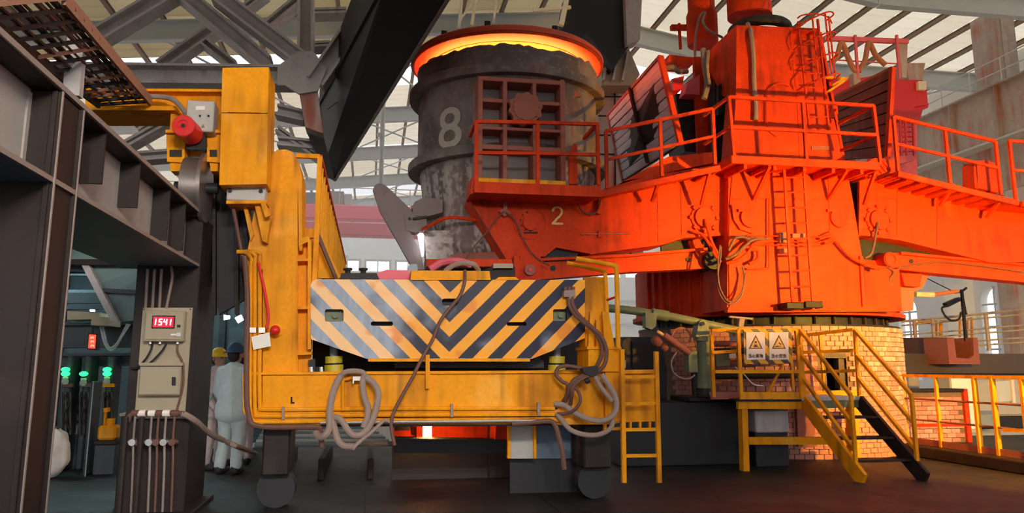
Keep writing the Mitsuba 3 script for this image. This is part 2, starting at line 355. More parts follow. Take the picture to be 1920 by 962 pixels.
yc0, yc1 = 24.2, 25.3
c0 = thing('steel_column', 'tall red-tinted steel column behind the runway girder at the top right corner', 'column')
xc = P(1872, 90, 25)[0]
part(c0, 'shaft', cbox((P(1853, 90, 28)[0], 28, 0), (P(1908, 90, 28)[0], 28.9, 16.25), .03), 'rusty_girder')
part(c0, 'cover_strip', box((P(1880, 90, 28)[0], 27.95, 11), (P(1888, 90, 28)[0], 28, 16.2)), 'steel_grey')
for lab_, a, b, y in (('broad pale pink-lit wall column behind the hook on the right', 1775, 1832, 29), ('grey wall column right of the tall arched window', 1898, 1921, 30)):
    k = thing('steel_column', lab_, 'column'); xa, xb = X(a, 600, y), X(b, 600, y)
    part(k, 'shaft', cbox((xa, y, 0), (xb, y + .8, 9.0), .04), 'hall_wall'); part(k, 'base', cbox((xa - .1, y - .1, 0), (xb + .1, y + .9, .3), .03), 'hall_wall')
yb_ = 46.0
b = thing('bridge_crane', 'pink-red bridge crane spanning the hall behind the ladle', 'crane')
for (a, c, d) in ((384, 411, 0.0), (416, 441, -2.0)):
    part(b, 'girder', cbox((-21, yb_ + d, Z(650, c, yb_ + d)), (22, yb_ + d + .9, Z(650, a, yb_ + d)), .05), 'crane_pink')
for x in np.arange(-6, 8, 2.0):
    part(b, 'rail_post', rod((x, yb_, Z(650, 384, yb_)), (x, yb_, Z(650, 384, yb_) + 1.0), .03, 6), 'pale_steel')
part(b, 'handrail', rod((-20, yb_, Z(650, 384, yb_) + 1.0), (22, yb_, Z(650, 384, yb_) + 1.0), .03, 6), 'pale_steel')
for (x0, x1, y0, y1, mat) in ((572, 592, 360, 384, 'blue_steel'), (618, 645, 358, 384, 'light_grey'), (645, 660, 363, 384, 'pale_steel')):
    pa, pb = P(x0, y1, yb_), P(x1, y0, yb_)
    part(b, 'cabinet', cbox((pa[0], yb_ + .1, pa[2]), (pb[0], yb_ + .8, pb[2]), .03), mat)
lp = thing('lamp_pole', 'thin white suspension pipe hanging from the roof beside the ladle', 'pipe')
p0 = P(714, 345, 40); p1 = P(714, 190, 40)
part(lp, 'pipe', rod(p0, (p0[0], 40, roof_z(p0[0])), .12, 10), 'pale_steel'); part(lp, 'joint', rod(P(714, 256, 40), P(714, 250, 40), .2, 10), 'pale_steel')

# ------------------------------------------------------------------ roof truss over the left bay
tr = thing('roof_truss', 'heavy grey roof truss crossing above the yellow gantry', 'truss')
def tm(name, x0, y0, x1, y1, wpx, y, dep=.42, mat='steel_grey'):
    a, b_ = P(x0, y0, y), P(x1, y1, y); w = wpx / FPX * y
    part(tr, name, ibeam(a, b_, dep, w, .05, .03, up=np.cross((0, 1, 0), b_ - a)), mat, smooth=False)
tm('chord', 60, 143, 580, 148, 38, 15.0, .5)
tm('diagonal', 176, 78, 330, -14, 30, 15.1)
tm('diagonal', 345, -8, 500, 122, 30, 15.1)
tm('diagonal', 408, -6, 572, 120, 30, 14.9)
tm('post', 574, 160, 574, -20, 30, 15.0)
tm('diagonal', 592, 158, 706, -8, 36, 14.8)
tm('diagonal', 303, 128, 412, 52, 22, 17)
tm('diagonal', 384, 82, 440, 126, 17, 17)
tm('diagonal', 492, 60, 575, -8, 17, 17)
tm('diagonal', 455, 24, 500, -10, 14, 17)
tm('brace', 585, 28, 650, 26, 12, 16); tm('brace', 585, 90, 620, 88, 12, 16)
part(tr, 'gusset_plate', prism([(520, 124), (560, 96), (588, 96), (612, 130), (596, 170), (560, 176), (535, 160), (520, 160)], 14.7, .06), 'steel_grey')
part(tr, 'hanger_post', prism([(561, 174), (596, 172), (606, 250), (572, 238)], 14.8, .5), 'rusty_girder')
part(tr, 'hanger_post', prism([(572, 236), (604, 246), (626, 330), (606, 322)], 15.2, .4), 'steel_brown')
tm('lower_brace', 520, 210, 572, 222, 22, 15.6); tm('lower_brace', 522, 268, 600, 276, 18, 15.8); tm('lower_brace', 521, 245, 600, 300, 12, 15.9)
for (x0, y0, x1, y1) in ((260, 245, 320, 205), (240, 275, 320, 230)):
    tm('lower_brace', x0, y0, x1, y1, 14, 15.5)
tm('lower_brace', 230, 300, 330, 292, 18, 15.9)

# the dark crane girder that comes down from the top of the picture towards the gantry
cg = thing('crane_girder', 'black underside of a big crane girder running from the top centre down to the left', 'girder')
N1, F1 = P(842, -10, 10.5), P(626, 338, 17.5)
N2, F2 = P(722, -30, 10.5), P(598, 200, 17.5)
F3 = P(604, 322, 17.5)
part(cg, 'box', hull([N1, F1, F3, F2, N2, N1 + (0, 0, 1.6), N2 + (0, 0, 1.2), F1 + (0, 0, 1.6), F2 + (0, 0, .6)]), 'steel_dark', smooth=False)
part(cg, 'edge_flange', bar(N1 + (0.02, 0, 0), F1 + (0.02, 0, 0), .05, .05), 'steel_edge')  # pale bar paints in the highlight along this edge
part(cg, 'edge_flange', bar(N2 - (0, .1, .02), F2 - (0, .1, .02), .06, .06), 'steel_brown')
part(cg, 'seam', bar(P(614, 205, 15.5), P(700, 140, 12.2) * .02 + P(697, 142, 13.5) * .98, .015, .015), 'steel_brown')
part(cg, 'end_plate', prism([(596, 200), (612, 215), (627, 338), (606, 326)], 17.3, .1), 'steel_dark')
# ================================================================== LEFT: RUNWAY OF THE GANTRY
YE = 9.1
e = P(385, 405, YE); XE, ZT = e[0], e[2]                    # right edge of the top flange
ZB = PX(380, 500, XE)[2]
def yat(px, py, x=None): return PX(px, py, XE if x is None else x)[1]
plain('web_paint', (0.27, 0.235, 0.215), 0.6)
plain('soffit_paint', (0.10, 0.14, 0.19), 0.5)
rg = thing('rail_girder', 'brown riveted rail girder receding from the top left corner to the gantry wheel', 'girder')
y_0, y_1 = 2.2, YE + 0.1
XW = XE - 0.16
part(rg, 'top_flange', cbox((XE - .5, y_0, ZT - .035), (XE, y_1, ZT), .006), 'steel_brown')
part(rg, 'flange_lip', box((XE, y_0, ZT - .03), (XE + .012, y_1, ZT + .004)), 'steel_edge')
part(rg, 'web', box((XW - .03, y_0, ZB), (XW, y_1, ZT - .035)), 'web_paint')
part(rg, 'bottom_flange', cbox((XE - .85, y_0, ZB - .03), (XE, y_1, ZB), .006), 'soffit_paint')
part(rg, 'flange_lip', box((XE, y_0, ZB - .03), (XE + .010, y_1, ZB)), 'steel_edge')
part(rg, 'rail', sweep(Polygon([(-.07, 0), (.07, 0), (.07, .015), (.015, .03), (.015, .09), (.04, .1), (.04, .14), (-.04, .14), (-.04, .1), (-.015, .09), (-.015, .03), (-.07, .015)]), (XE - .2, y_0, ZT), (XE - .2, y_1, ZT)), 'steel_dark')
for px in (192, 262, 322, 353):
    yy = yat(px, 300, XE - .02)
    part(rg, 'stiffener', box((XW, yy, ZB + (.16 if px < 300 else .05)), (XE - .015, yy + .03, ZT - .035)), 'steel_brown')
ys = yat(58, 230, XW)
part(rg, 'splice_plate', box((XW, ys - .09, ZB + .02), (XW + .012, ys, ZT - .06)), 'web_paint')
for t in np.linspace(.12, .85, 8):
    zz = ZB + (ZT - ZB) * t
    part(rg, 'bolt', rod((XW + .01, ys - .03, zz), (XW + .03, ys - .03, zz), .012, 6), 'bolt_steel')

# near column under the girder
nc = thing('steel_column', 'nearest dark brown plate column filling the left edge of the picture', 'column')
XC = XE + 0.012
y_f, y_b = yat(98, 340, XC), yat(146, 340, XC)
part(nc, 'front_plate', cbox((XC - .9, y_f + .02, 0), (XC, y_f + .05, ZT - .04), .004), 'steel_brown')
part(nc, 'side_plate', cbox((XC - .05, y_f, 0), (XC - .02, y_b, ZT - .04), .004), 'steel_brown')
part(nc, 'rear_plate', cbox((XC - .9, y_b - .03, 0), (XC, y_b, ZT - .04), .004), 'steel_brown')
part(nc, 'edge_strip', box((XC - .002, y_f + .018, 0), (XC + .006, y_f + .034, ZT - .04)), 'steel_edge')  # paler strips paint in light caught by the flange edges
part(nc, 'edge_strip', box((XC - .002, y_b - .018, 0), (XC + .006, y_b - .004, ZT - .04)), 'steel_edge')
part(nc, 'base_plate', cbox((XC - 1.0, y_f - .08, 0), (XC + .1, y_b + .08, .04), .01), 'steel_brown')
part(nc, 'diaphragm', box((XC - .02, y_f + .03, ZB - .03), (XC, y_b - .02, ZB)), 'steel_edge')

# second column with the control cabinets
sc_ = thing('steel_column', 'dark brown column carrying the beige control cabinets under the girder end', 'column')
y2 = yat(362, 680, XC); y2b = yat(389, 680, XC)
x2 = X(243, 680, y2)
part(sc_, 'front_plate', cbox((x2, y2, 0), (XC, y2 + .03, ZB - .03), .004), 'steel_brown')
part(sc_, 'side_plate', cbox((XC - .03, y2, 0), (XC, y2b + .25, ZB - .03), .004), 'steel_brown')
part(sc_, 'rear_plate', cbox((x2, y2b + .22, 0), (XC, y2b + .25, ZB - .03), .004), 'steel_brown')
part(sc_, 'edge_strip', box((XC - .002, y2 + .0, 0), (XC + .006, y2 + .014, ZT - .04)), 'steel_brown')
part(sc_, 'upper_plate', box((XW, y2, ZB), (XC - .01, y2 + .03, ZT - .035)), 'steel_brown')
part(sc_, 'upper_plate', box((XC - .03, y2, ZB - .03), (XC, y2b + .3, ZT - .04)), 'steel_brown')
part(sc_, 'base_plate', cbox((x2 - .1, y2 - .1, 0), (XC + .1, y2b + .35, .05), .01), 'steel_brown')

YC = y2 - 0.03
bp = thing('mounting_board', 'beige sheet board on the second column behind the control boxes', 'board')
part(bp, 'board', prism([(268, 577), (361, 577), (346, 785), (252, 785)], YC, .025), 'beige')
for a, b in ((270, 580), (357, 580), (256, 780), (343, 780)):
    part(bp, 'bolt', rod(P(a, b, YC), P(a, b, YC) - (0, .015, 0), .008, 6), 'bolt_steel')
db = thing('display_box', 'beige control box with a red glowing four digit display', 'control box')
part(db, 'housing', (lambda a, b: cbox((a[0], YC - .12, a[2]), (b[0], YC, b[2]), .008))(P(268, 640, YC - .12), P(347, 583, YC - .12)), 'beige')
Yd = YC - .12
part(db, 'door', (lambda a, b: cbox((a[0], Yd - .012, a[2]), (b[0], Yd, b[2]), .006))(P(271, 637, Yd), P(345, 587, Yd)), 'beige')
a, b = P(284, 616, Yd - .012), P(329, 592, Yd - .012)
part(db, 'display', cbox((a[0], Yd - .02, a[2]), (b[0], Yd - .008, b[2]), .003), 'black')
scene['led_panel'] = {'type': 'twosided', 'bsdf': {'type': 'principled', 'base_color': {'type': 'rgb', 'value': [.30, 0.0, 0.012]}, 'roughness': .3}}
part(db, 'display__face', box((a[0] + .012, Yd - .0225, a[2] + .012), (b[0] - .012, Yd - .02, b[2] - .012)), 'led_panel', emitter={'type': 'area', 'sampling_weight': 0.08, 'radiance': {'type': 'rgb', 'value': [.15, .0, .007]}}, label='dark red display window')
SEG = {'1': 'bc', '5': 'afgcd', '4': 'fgbc'}
def digit(ch, o, w, h):
    pts = {'a': ((0, 1), (1, 1)), 'b': ((1, 1), (1, .5)), 'c': ((1, .5), (1, 0)), 'd': ((0, 0), (1, 0)), 'e': ((0, 0), (0, .5)), 'f': ((0, .5), (0, 1)), 'g': ((0, .5), (1, .5))}
    sh = unary_union([LineString([(o[0] + (q[0] + .16 * q[1]) * w, o[1] + q[1] * h) for q in pts[s]]).buffer(.0065, 2) for s in SEG[ch]])
    return sprism(sh, Yd - .0245, .002)
cxm, dh = (b[0] - a[0] - .03) / 4, (b[2] - a[2]) * .42
for i, ch in enumerate('1541'):
    ox = a[0] + .022 + cxm * i + (.0 if ch != '1' else -.01); oz = (a[2] + b[2]) / 2 - dh / 2
    part(db, 'display__digit', digit(ch, (ox, oz), cxm * .5, dh), 'led_panel', smooth=False, emitter={'type': 'area', 'sampling_weight': 0.08, 'radiance': {'type': 'rgb', 'value': [1.1, .45, .45]}}, label=f'glowing red digit {ch}')
part(db, 'door__button', prism(rrect(332, 609, 338, 614, 1), Yd - .02, .01), 'black')
part(db, 'door__name_plate', prism([(320, 626), (331, 626), (331, 629), (320, 629)], Yd - .016, .005), 'paper')
part(db, 'door__latch', prism(rrect(331, 624, 339, 631, 2), Yd - .03, .02), 'chrome')
for px in (282, 300, 333):
    part(db, 'cable_gland', rod(P(px, 639, YC - .06), P(px, 645, YC - .06), .014, 8), 'chrome')
jb = thing('junction_box', 'plain beige box with a black latch below the display box', 'control box')
part(jb, 'housing', (lambda a, b: cbox((a[0], YC - .1, a[2]), (b[0], YC, b[2]), .008))(P(258, 742, YC - .1), P(340, 686, YC - .1)), 'beige')
part(jb, 'door', (lambda a, b: cbox((a[0], YC - .112, a[2]), (b[0], YC - .1, b[2]), .005))(P(260, 740, YC - .1), P(338, 688, YC - .1)), 'beige')
part(jb, 'door__latch', prism(rrect(322, 707, 329, 723, 1), YC - .125, .015), 'black')
part(jb, 'canopy', prism([(262, 680), (342, 680), (342, 686), (261, 686)], YC - .13, .13), 'beige')
for lab_, path in (('black cable looping from the display box to the left', [(286, 642, .05), (283, 656, .12), (272, 675, .12), (256, 690, .03), (246, 690, -.02)]),
                   ('longer black cable crossing under the display box', [(312, 645, .05), (302, 660, .1), (282, 680, .1), (262, 689, .05), (247, 692, -.02)])):
    solo('cable', lab_, 'cable', tube([P(x, y, YC - d) for x, y, d in path], .011), 'rubber')
solo('cable', 'flexible brown conduit running down the right side of the board', 'cable', tube([P(x, y, YC - .06) for x, y in ((333, 645), (333, 660), (342, 680), (344, 715), (338, 745), (330, 774))], .011), 'hose_brown')
cd = 'conduits rising above the display box'
for i, (px, mat) in enumerate(((275, 'steel_edge'), (288, 'hose_grey'), (301, 'hose_grey'))):
    solo('conduit', 'straight grey conduit above the display box, ' + ['left one', 'middle one', 'right one'][i] + ' of three', 'conduit', tube([P(px - 2, 578, YC + .02), P(px, 540, YC - .03), P(px + 2, 505, YC - .03)], .014), 'hose_grey', group=cd)
solo('conduit', 'curved pale conduit right of the straight ones above the display box', 'conduit', tube([P(312, 578, YC), P(318, 548, YC - .05), P(323, 520, YC - .05), P(321, 500, YC)], .014), 'hose_grey')
# valve manifold and hoses at the column foot
vm = thing('pipe_manifold', 'rusty pipe manifold with small valves at the foot of the cabinet column', 'manifold')
part(vm, 'header', tube([P(240, 790, YC - .15), P(250, 776, YC - .15), P(300, 774, YC - .15), P(346, 775, YC - .15)], .022), 'hose_brown')
for i, px in enumerate((254, 266, 285, 298, 312, 328)):
    q = P(px, 775, YC - .15)
    part(vm, 'branch', tube([q, q + (0, 0, -.25), q + (.02, -.02, -.5), q + (.03, 0, -.95)], .012), 'hose_brown' if i % 2 else 'steel_edge')
    part(vm, 'valve', cat(rod(q + (0, -.05, -.28), q + (0, .05, -.28), .035, 8), rod(q + (-.05, 0, -.28), q + (.05, 0, -.28), .018, 8)), 'chrome' if i % 2 == 0 else 'hose_brown')
    part(vm, 'union', rod(q + (-.035, 0, 0), q + (.035, 0, 0), .032, 8), 'paper' if i in (1, 2, 4) else 'hose_brown')
for k_, px in enumerate((236, 266)):
    part(vm, 'support_post', rod((P(px, 800, YC - .2)[0], YC - .2, 0), P(px, 782, YC - .2), .03, 8), 'steel_brown')
solo('hose', 'pink-brown hose sloping from the manifold down past the workers', 'hose', tube([P(340, 775, YC - .15), P(352, 780, YC - .12), P(370, 792, YC), P(392, 812, YC + .4), P(420, 826, YC + .9), P(452, 840, YC + 1.2), PZ(480, 850, .03)], .03), 'hose_grey')

# cable tray with its support post
ct = thing('cable_tray', 'rusty wire cable tray above the rail girder at the top left', 'cable tray')
plain('rust_strip', (0.30, 0.14, 0.09), 0.7)
L0, L1 = P(120, -4, 5.6), P(282, 190, 9.0)                 # near right-hand stringer
K0, K1 = P(-30, 45, 4.6), P(150, 205, 8.2)
part(ct, 'stringer', bar(L0, L1, .03, .10), 'rust_strip'); part(ct, 'stringer', bar(P(-60, 12, 4.6), P(186, 196, 8.9), .03, .08), 'steel_brown')
K0 = P(-60, 12, 4.6); K1 = P(186, 196, 8.9)
for t in np.linspace(.0, 1, 15):
    part(ct, 'rung', bar(L0 + (L1 - L0) * t, K0 + (K1 - K0) * t, .035, .03), 'steel_brown' if rng.random() < .6 else 'rust_strip')
for s in (.25, .5, .75):
    part(ct, 'mesh_wire', rod(L0 + (K0 - L0) * s, L1 + (K1 - L1) * s, .010, 6), 'steel_brown')
pp = P(148, 40, 6.9); qq = P(136, 182, 6.9)
part(ct, 'post', bar(qq, pp, .13, .09, up=(0, 1, 0)), 'steel_grey')
part(ct, 'cross_arm', bar(P(-20, 38, 6.2), P(158, 44, 6.9), .08, .12), 'steel_brown')
for i, (dx, mat) in enumerate(((.12, 'rubber'), (.22, 'hose_brown'), (.33, 'rubber'), (.42, 'rust_strip'))):
    a, b = L0 + (K0 - L0) * (dx * 2), L1 + (K1 - L1) * (dx * 2)
    solo('cable', ['black cable on the near side of the cable tray', 'brown cable, second from the near side of the cable tray', 'black cable, third from the near side of the cable tray', 'rust-coloured cable on the far side of the cable tray'][i], 'cable', tube([a + (0, 0, .05), (a + b) / 2 + (.03 * math.sin(i * 2), 0, .045), b + (0, 0, .05)], .022), mat, group='cables in the tray')
solo('cable', 'grey flexible cable curving from the tray to the yellow motor bracket', 'cable', tube([L1 + (-.1, 0, .05), P(305, 182, 9.0), P(325, 187, 8.9), P(342, 204, 8.8), P(349, 214, 8.75)], .03), 'hose_grey')

# ------------------------------------------------------------------ room under the girder, seen between the two columns
plain('teal_paint', (0.16, 0.24, 0.24), 0.6)
plain('dark_blue', (0.035, 0.045, 0.052), 0.5)  # dark blue-grey base colour
dk = thing('hopper_chute', 'pale teal sloping chute between the two left columns', 'chute')
part(dk, 'shell', prism([(150, 492), (246, 492), (268, 520), (262, 600), (222, 604), (205, 588)], 11.5, .6), 'teal_paint')
part(dk, 'top_panel', prism([(130, 452), (175, 458), (228, 486), (130, 486)], 11.8, .3), 'teal_paint')
part(dk, 'band', prism([(184, 540), (262, 544), (262, 552), (190, 548)], 11.4, .08), 'dark_blue')
part(dk, 'beam', prism([(128, 486), (262, 486), (262, 497), (128, 496)], 11.3, .25), 'steel_brown')
q_ = P(200, 452, 11.9); part(dk, 'hanger', cbox((q_[0] - .1, 11.8, q_[2] - .3), (q_[0] + .1, 12.0, 3.5), .01), 'teal_paint')
part(dk, 'edge_plate', prism([(150, 492), (164, 492), (222, 604), (206, 600)], 11.35, .12), 'steel_grey')
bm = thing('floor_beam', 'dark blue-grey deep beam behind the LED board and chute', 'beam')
part(bm, 'beam', ibeam(P(60, 630, 13.5), P(268, 628, 13.5), .3, .38, .04, .03), 'dark_blue')
part(bm, 'beam', ibeam(P(60, 676, 13.6), P(268, 674, 13.6), .3, .20, .04, .03), 'dark_blue')
for (y0, y1, mat) in ((514, 517, 'blue_steel'), (544, 549, 'blue_steel'), (550, 568, 'dark_blue'), (572, 580, 'dark_blue')):
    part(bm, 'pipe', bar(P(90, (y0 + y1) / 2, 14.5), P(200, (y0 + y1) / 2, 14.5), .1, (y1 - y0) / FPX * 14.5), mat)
ld = thing('duct', 'cream rectangular duct box above the red LED board', 'duct')
part(ld, 'body', prism([(126, 583), (187, 586), (187, 598), (126, 600)], 13.0, .5), 'beige'); part(ld, 'end_box', prism([(172, 594), (207, 595), (207, 611), (170, 610)], 12.8, .5), 'beige')
solo('strip_light', 'small white lamp under the beams left of the teal chute', 'lamp', prism(rrect(168, 580, 175, 584, 1), 13.6, .08), 'paper', emitter={'type': 'area', 'sampling_weight': 0.08, 'radiance': {'type': 'rgb', 'value': [1, 1.2, 1.2]}})
vt = thing('bent_hose', 'pale blue V-shaped bent hose hanging below the dark beam', 'hose')
part(vt, 'tube', tube([P(188, 606, 13.3), P(196, 640, 13.2), P(206, 655, 13.2), P(218, 648, 13.2), P(240, 606, 13.3)], .022), 'pale_steel')
part(vt, 'tube', tube([P(192, 606, 13.28), P(200, 642, 13.15), P(208, 652, 13.15), P(222, 640, 13.15), P(245, 606, 13.28)], .014), 'pale_steel')
sg = thing('led_board', 'small red glowing LED board in the dark room on the left', 'sign')
part(sg, 'case', prism([(165, 625), (184, 626), (182, 657), (163, 655)], 12.5, .12), 'black')
part(sg, 'hanger', rod(P(174, 626, 12.56), P(174, 612, 12.56), .012, 6), 'steel_dark'); part(sg, 'hanger', bar(P(174, 612, 12.56), P(174, 612, 13.4), .03, .03), 'steel_dark')
part(sg, 'face', prism([(167, 627), (180, 628), (178, 654), (165, 653)], 12.49, .01), 'led_panel', emitter={'type': 'area', 'sampling_weight': 0.08, 'radiance': {'type': 'rgb', 'value': [.38, .018, .005]}})
for t in (0, 1, 2):
    part(sg, 'character', prism([(169.5, 631 + 7.5 * t), (176.5, 631 + 7.5 * t), (176, 636.5 + 7.5 * t), (174, 633.5 + 7.5 * t), (169, 636 + 7.5 * t)], 12.48, .01), 'led_panel', emitter={'type': 'area', 'sampling_weight': 0.08, 'radiance': {'type': 'rgb', 'value': [.8,.12,.06]}})
scene['green_lens'] = {'type': 'twosided', 'bsdf': {'type': 'principled', 'base_color': {'type': 'rgb', 'value': [.02, .4, .1]}, 'roughness': .3}}
for i, (px, py) in enumerate(((122, 697), (156, 700), (200, 697))):
    k = thing('cutting_station', ['dark gas control station with a green lamp, nearest the left column', 'dark gas control station with a single green lamp, middle one', 'dark gas control station with a green lamp and white label, rightmost one'][i], 'machine')
    Y_ = 12.8 + .15 * i
    part(k, 'cabinet', (lambda a, b: cbox((a[0], Y_ + .1, 0), (b[0], Y_ + .5, b[2]), .02))(P(px - 12, 830, Y_ + .1), P(px + 16, 668, Y_ + .1)), 'dark_blue')
    for d in ((-4, 4) if i != 1 else (1,)):
        c = P(px + .8, py + d, Y_ + .02)
        part(k, 'green_lamp', trimesh.creation.icosphere(2, .045).apply_transform(trimesh.transformations.scale_and_translate if False else np.diag([1.4, 1, .8, 1])).apply_translation(c), 'green_lens', emitter={'type': 'area', 'sampling_weight': 0.08, 'radiance': {'type': 'rgb', 'value': [.015, .75, .14]}})
    part(k, 'gauge', rod(P(px, py + 18, Y_ + .1), P(px, py + 18, Y_ + .04), .05, 14), 'light_grey')
    part(k, 'name_plate', prism([(px - 5, py + 9), (px + 6, py + 9), (px + 6, py + 13), (px - 5, py + 13)], Y_ + .08, .02), 'pale_steel')
    part(k, 'terminal_block', prism([(px - 8, 719), (px + 14, 719), (px + 14, 726), (px - 8, 726)], Y_ + .05, .06), 'yellow_paint' if i == 2 else 'hose_brown')
    for d in (-6, 2, 10):
        part(k, 'valve_rod', rod(P(px + d, 735, Y_ + .05), P(px + d, 815, Y_ + .05), .018, 6), 'bolt_steel')
    part(k, 'hose', tube([P(px - 4, 740, Y_ + .02), P(px + 8, 758, Y_ - .05), P(px - 3, 780, Y_ - .03), P(px + 9, 806, Y_)], .014), 'rubber')
ym = thing('gear_motor', 'yellow gear motor on the floor of the dark room', 'motor')
a = P(192, 812, 12.4)
part(ym, 'housing', cat(cbox(a + (-.07, 0, -.10), a + (.17, .25, .10), .03), rod(a + (.06, .12, .08), a + (.06, .12, .19), .06, 14)), 'yellow_paint')
part(ym, 'foot', cbox(a + (-.1, -.03, -.16), a + (.2, .28, -.10), .01), 'steel_brown'); part(ym, 'pedestal', cbox((a[0] - .09, a[1], 0), (a[0] + .19, a[1] + .25, a[2] - .16), .01), 'dark_blue')
solo('terminal_box', 'small yellow terminal box above the gear motor', 'control box', cat(prism(rrect(194, 765, 202, 773, 1), 12.5, .12), rod((P(198, 772, 12.56)[0], 12.56, P(198, 772, 12.56)[2]), (P(198, 772, 12.56)[0], 12.56, P(192, 812, 12.4)[2]), .02, 6)), 'yellow_paint')
pn = thing('instrument_panel', 'white lit instrument panel seen through the machine gap on the left', 'panel')
part(pn, 'sheet', prism([(134, 745), (148, 742), (143, 815), (130, 818)], 13.3, .05), 'light_grey')
for y in (757, 772, 790): part(pn, 'rail', prism([(132, y), (152, y - 2), (152, y + 3), (132, y + 5)], 13.2, .05), 'black')
part(pn, 'foot', prism([(130, 816), (144, 814), (144, 850), (130, 850)], 13.3, .05), 'dark_blue')
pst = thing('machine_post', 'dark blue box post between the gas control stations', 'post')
a = P(158, 840, 12.3); part(pst, 'post', cbox((a[0], 12.3, 0), (X(172, 760, 12.3), 12.7, Z(165, 715, 12.3)), .02), 'dark_blue'); part(pst, 'edge', box((X(171, 760, 12.3), 12.28, 0), (X(173, 760, 12.3), 12.3, Z(165, 715, 12.3))), 'blue_steel')
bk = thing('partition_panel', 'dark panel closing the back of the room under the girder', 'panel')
part(bk, 'sheet', box((-14, 17.0, 0), (-1.9, 17.1, 5.0)), 'dark_blue')
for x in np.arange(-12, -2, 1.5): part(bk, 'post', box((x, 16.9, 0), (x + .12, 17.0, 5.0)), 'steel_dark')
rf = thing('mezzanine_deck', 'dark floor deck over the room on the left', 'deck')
part(rf, 'deck', box((-14, 10.2, 3.5), (-2.7, 16.85, 3.62)), 'dark_blue')
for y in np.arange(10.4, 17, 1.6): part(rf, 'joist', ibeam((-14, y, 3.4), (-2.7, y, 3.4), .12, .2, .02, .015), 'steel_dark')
fp = thing('duct', 'dark steel duct stub standing beside the manifold', 'duct')
a, b = P(228, 777, 9.6), P(247, 777, 9.6); part(fp, 'body', cbox((a[0], 9.6, 0), (b[0], 9.9, a[2]), .01), 'steel_brown'); part(fp, 'rim', cbox((a[0] - .02, 9.58, a[2] - .02), (b[0] + .02, 9.92, a[2] + .01), .005), 'steel_edge')
wb = thing('sack', 'white cloth sack half hidden behind the nearest column', 'sack')
a = P(104, 800, 12.2); mm = trimesh.creation.icosphere(3, .22); mm.vertices *= (1.0, .8, 1.55); mm.vertices += .05 * (meshkit.noise(mm.vertices * 9)[:, None] - .5) * mm.vertices / .2
mm.vertices += (a[0], 12.2, .33); part(wb, 'cloth', mm, 'paper', smooth=60); part(wb, 'tie', rod((a[0], 12.2, .60), (a[0], 12.2, .68), .05, 8), 'hose_brown')
# cool lamps that light that room
for i, (x, y, z, r) in enumerate(((-6.0, 13.4, 3.25, (2.0, 3.4, 3.6)), (-3.6, 14.5, 3.2, (2.2, 3.6, 3.7)))):
    k = thing('strip_light', ['cool white strip light under the deck on the left', 'cool white strip light under the deck behind the workers'][i], 'lamp')
    part(k, 'housing', cbox((x - .6, y - .07, z), (x + .6, y + .07, z + .06), .01), 'light_grey')
    part(k, 'suspension', cat(*[rod((x + d, y, z + .05), (x + d, y, 3.52), .015, 6) for d in (-.4, .4)]), 'steel_dark')
    part(k, 'tube', rod((x - .55, y, z - .03), (x + .55, y, z - .03), .03, 10), 'paper', emitter={'type': 'area', 'sampling_weight': 1.2, 'radiance': {'type': 'rgb', 'value': [q * 11 for q in r]}})
# ================================================================== WORKERS
import manifold3d as m3
def ball(p, r, n=20):
    return m3.Manifold.sphere(float(r), n).translate([float(v) for v in p])
def figure(bones, res=0.035, it=8):
    """one continuous body: the union of the hulls of the joint spheres"""
    total = m3.Manifold()
    for pts in bones:
        total += m3.Manifold.batch_hull([ball(p, r) for p, r in pts])
    mm = total.refine_to_length(res).to_mesh()
    t = trimesh.Trimesh(mm.vert_properties[:, :3], mm.tri_verts, process=True)
    trimesh.smoothing.filter_taubin(t, iterations=it); return t
plain('overalls', (0.48, 0.56, 0.58), 0.85, spec=.2)
plain('overalls_warm', (0.52, 0.42, 0.42), 0.85, spec=.2)
plain('skin', (0.45, 0.25, 0.17), 0.6)
plain('hair', (0.02, 0.016, 0.014), 0.6)
plain('boots', (0.03, 0.025, 0.022), 0.6)
plain('blue_cap', (0.03, 0.07, 0.13), 0.6)
plain('helmet_yellow', (0.75, 0.48, 0.02), 0.35)
plain('helmet_orange', (0.65, 0.14, 0.02), 0.35)
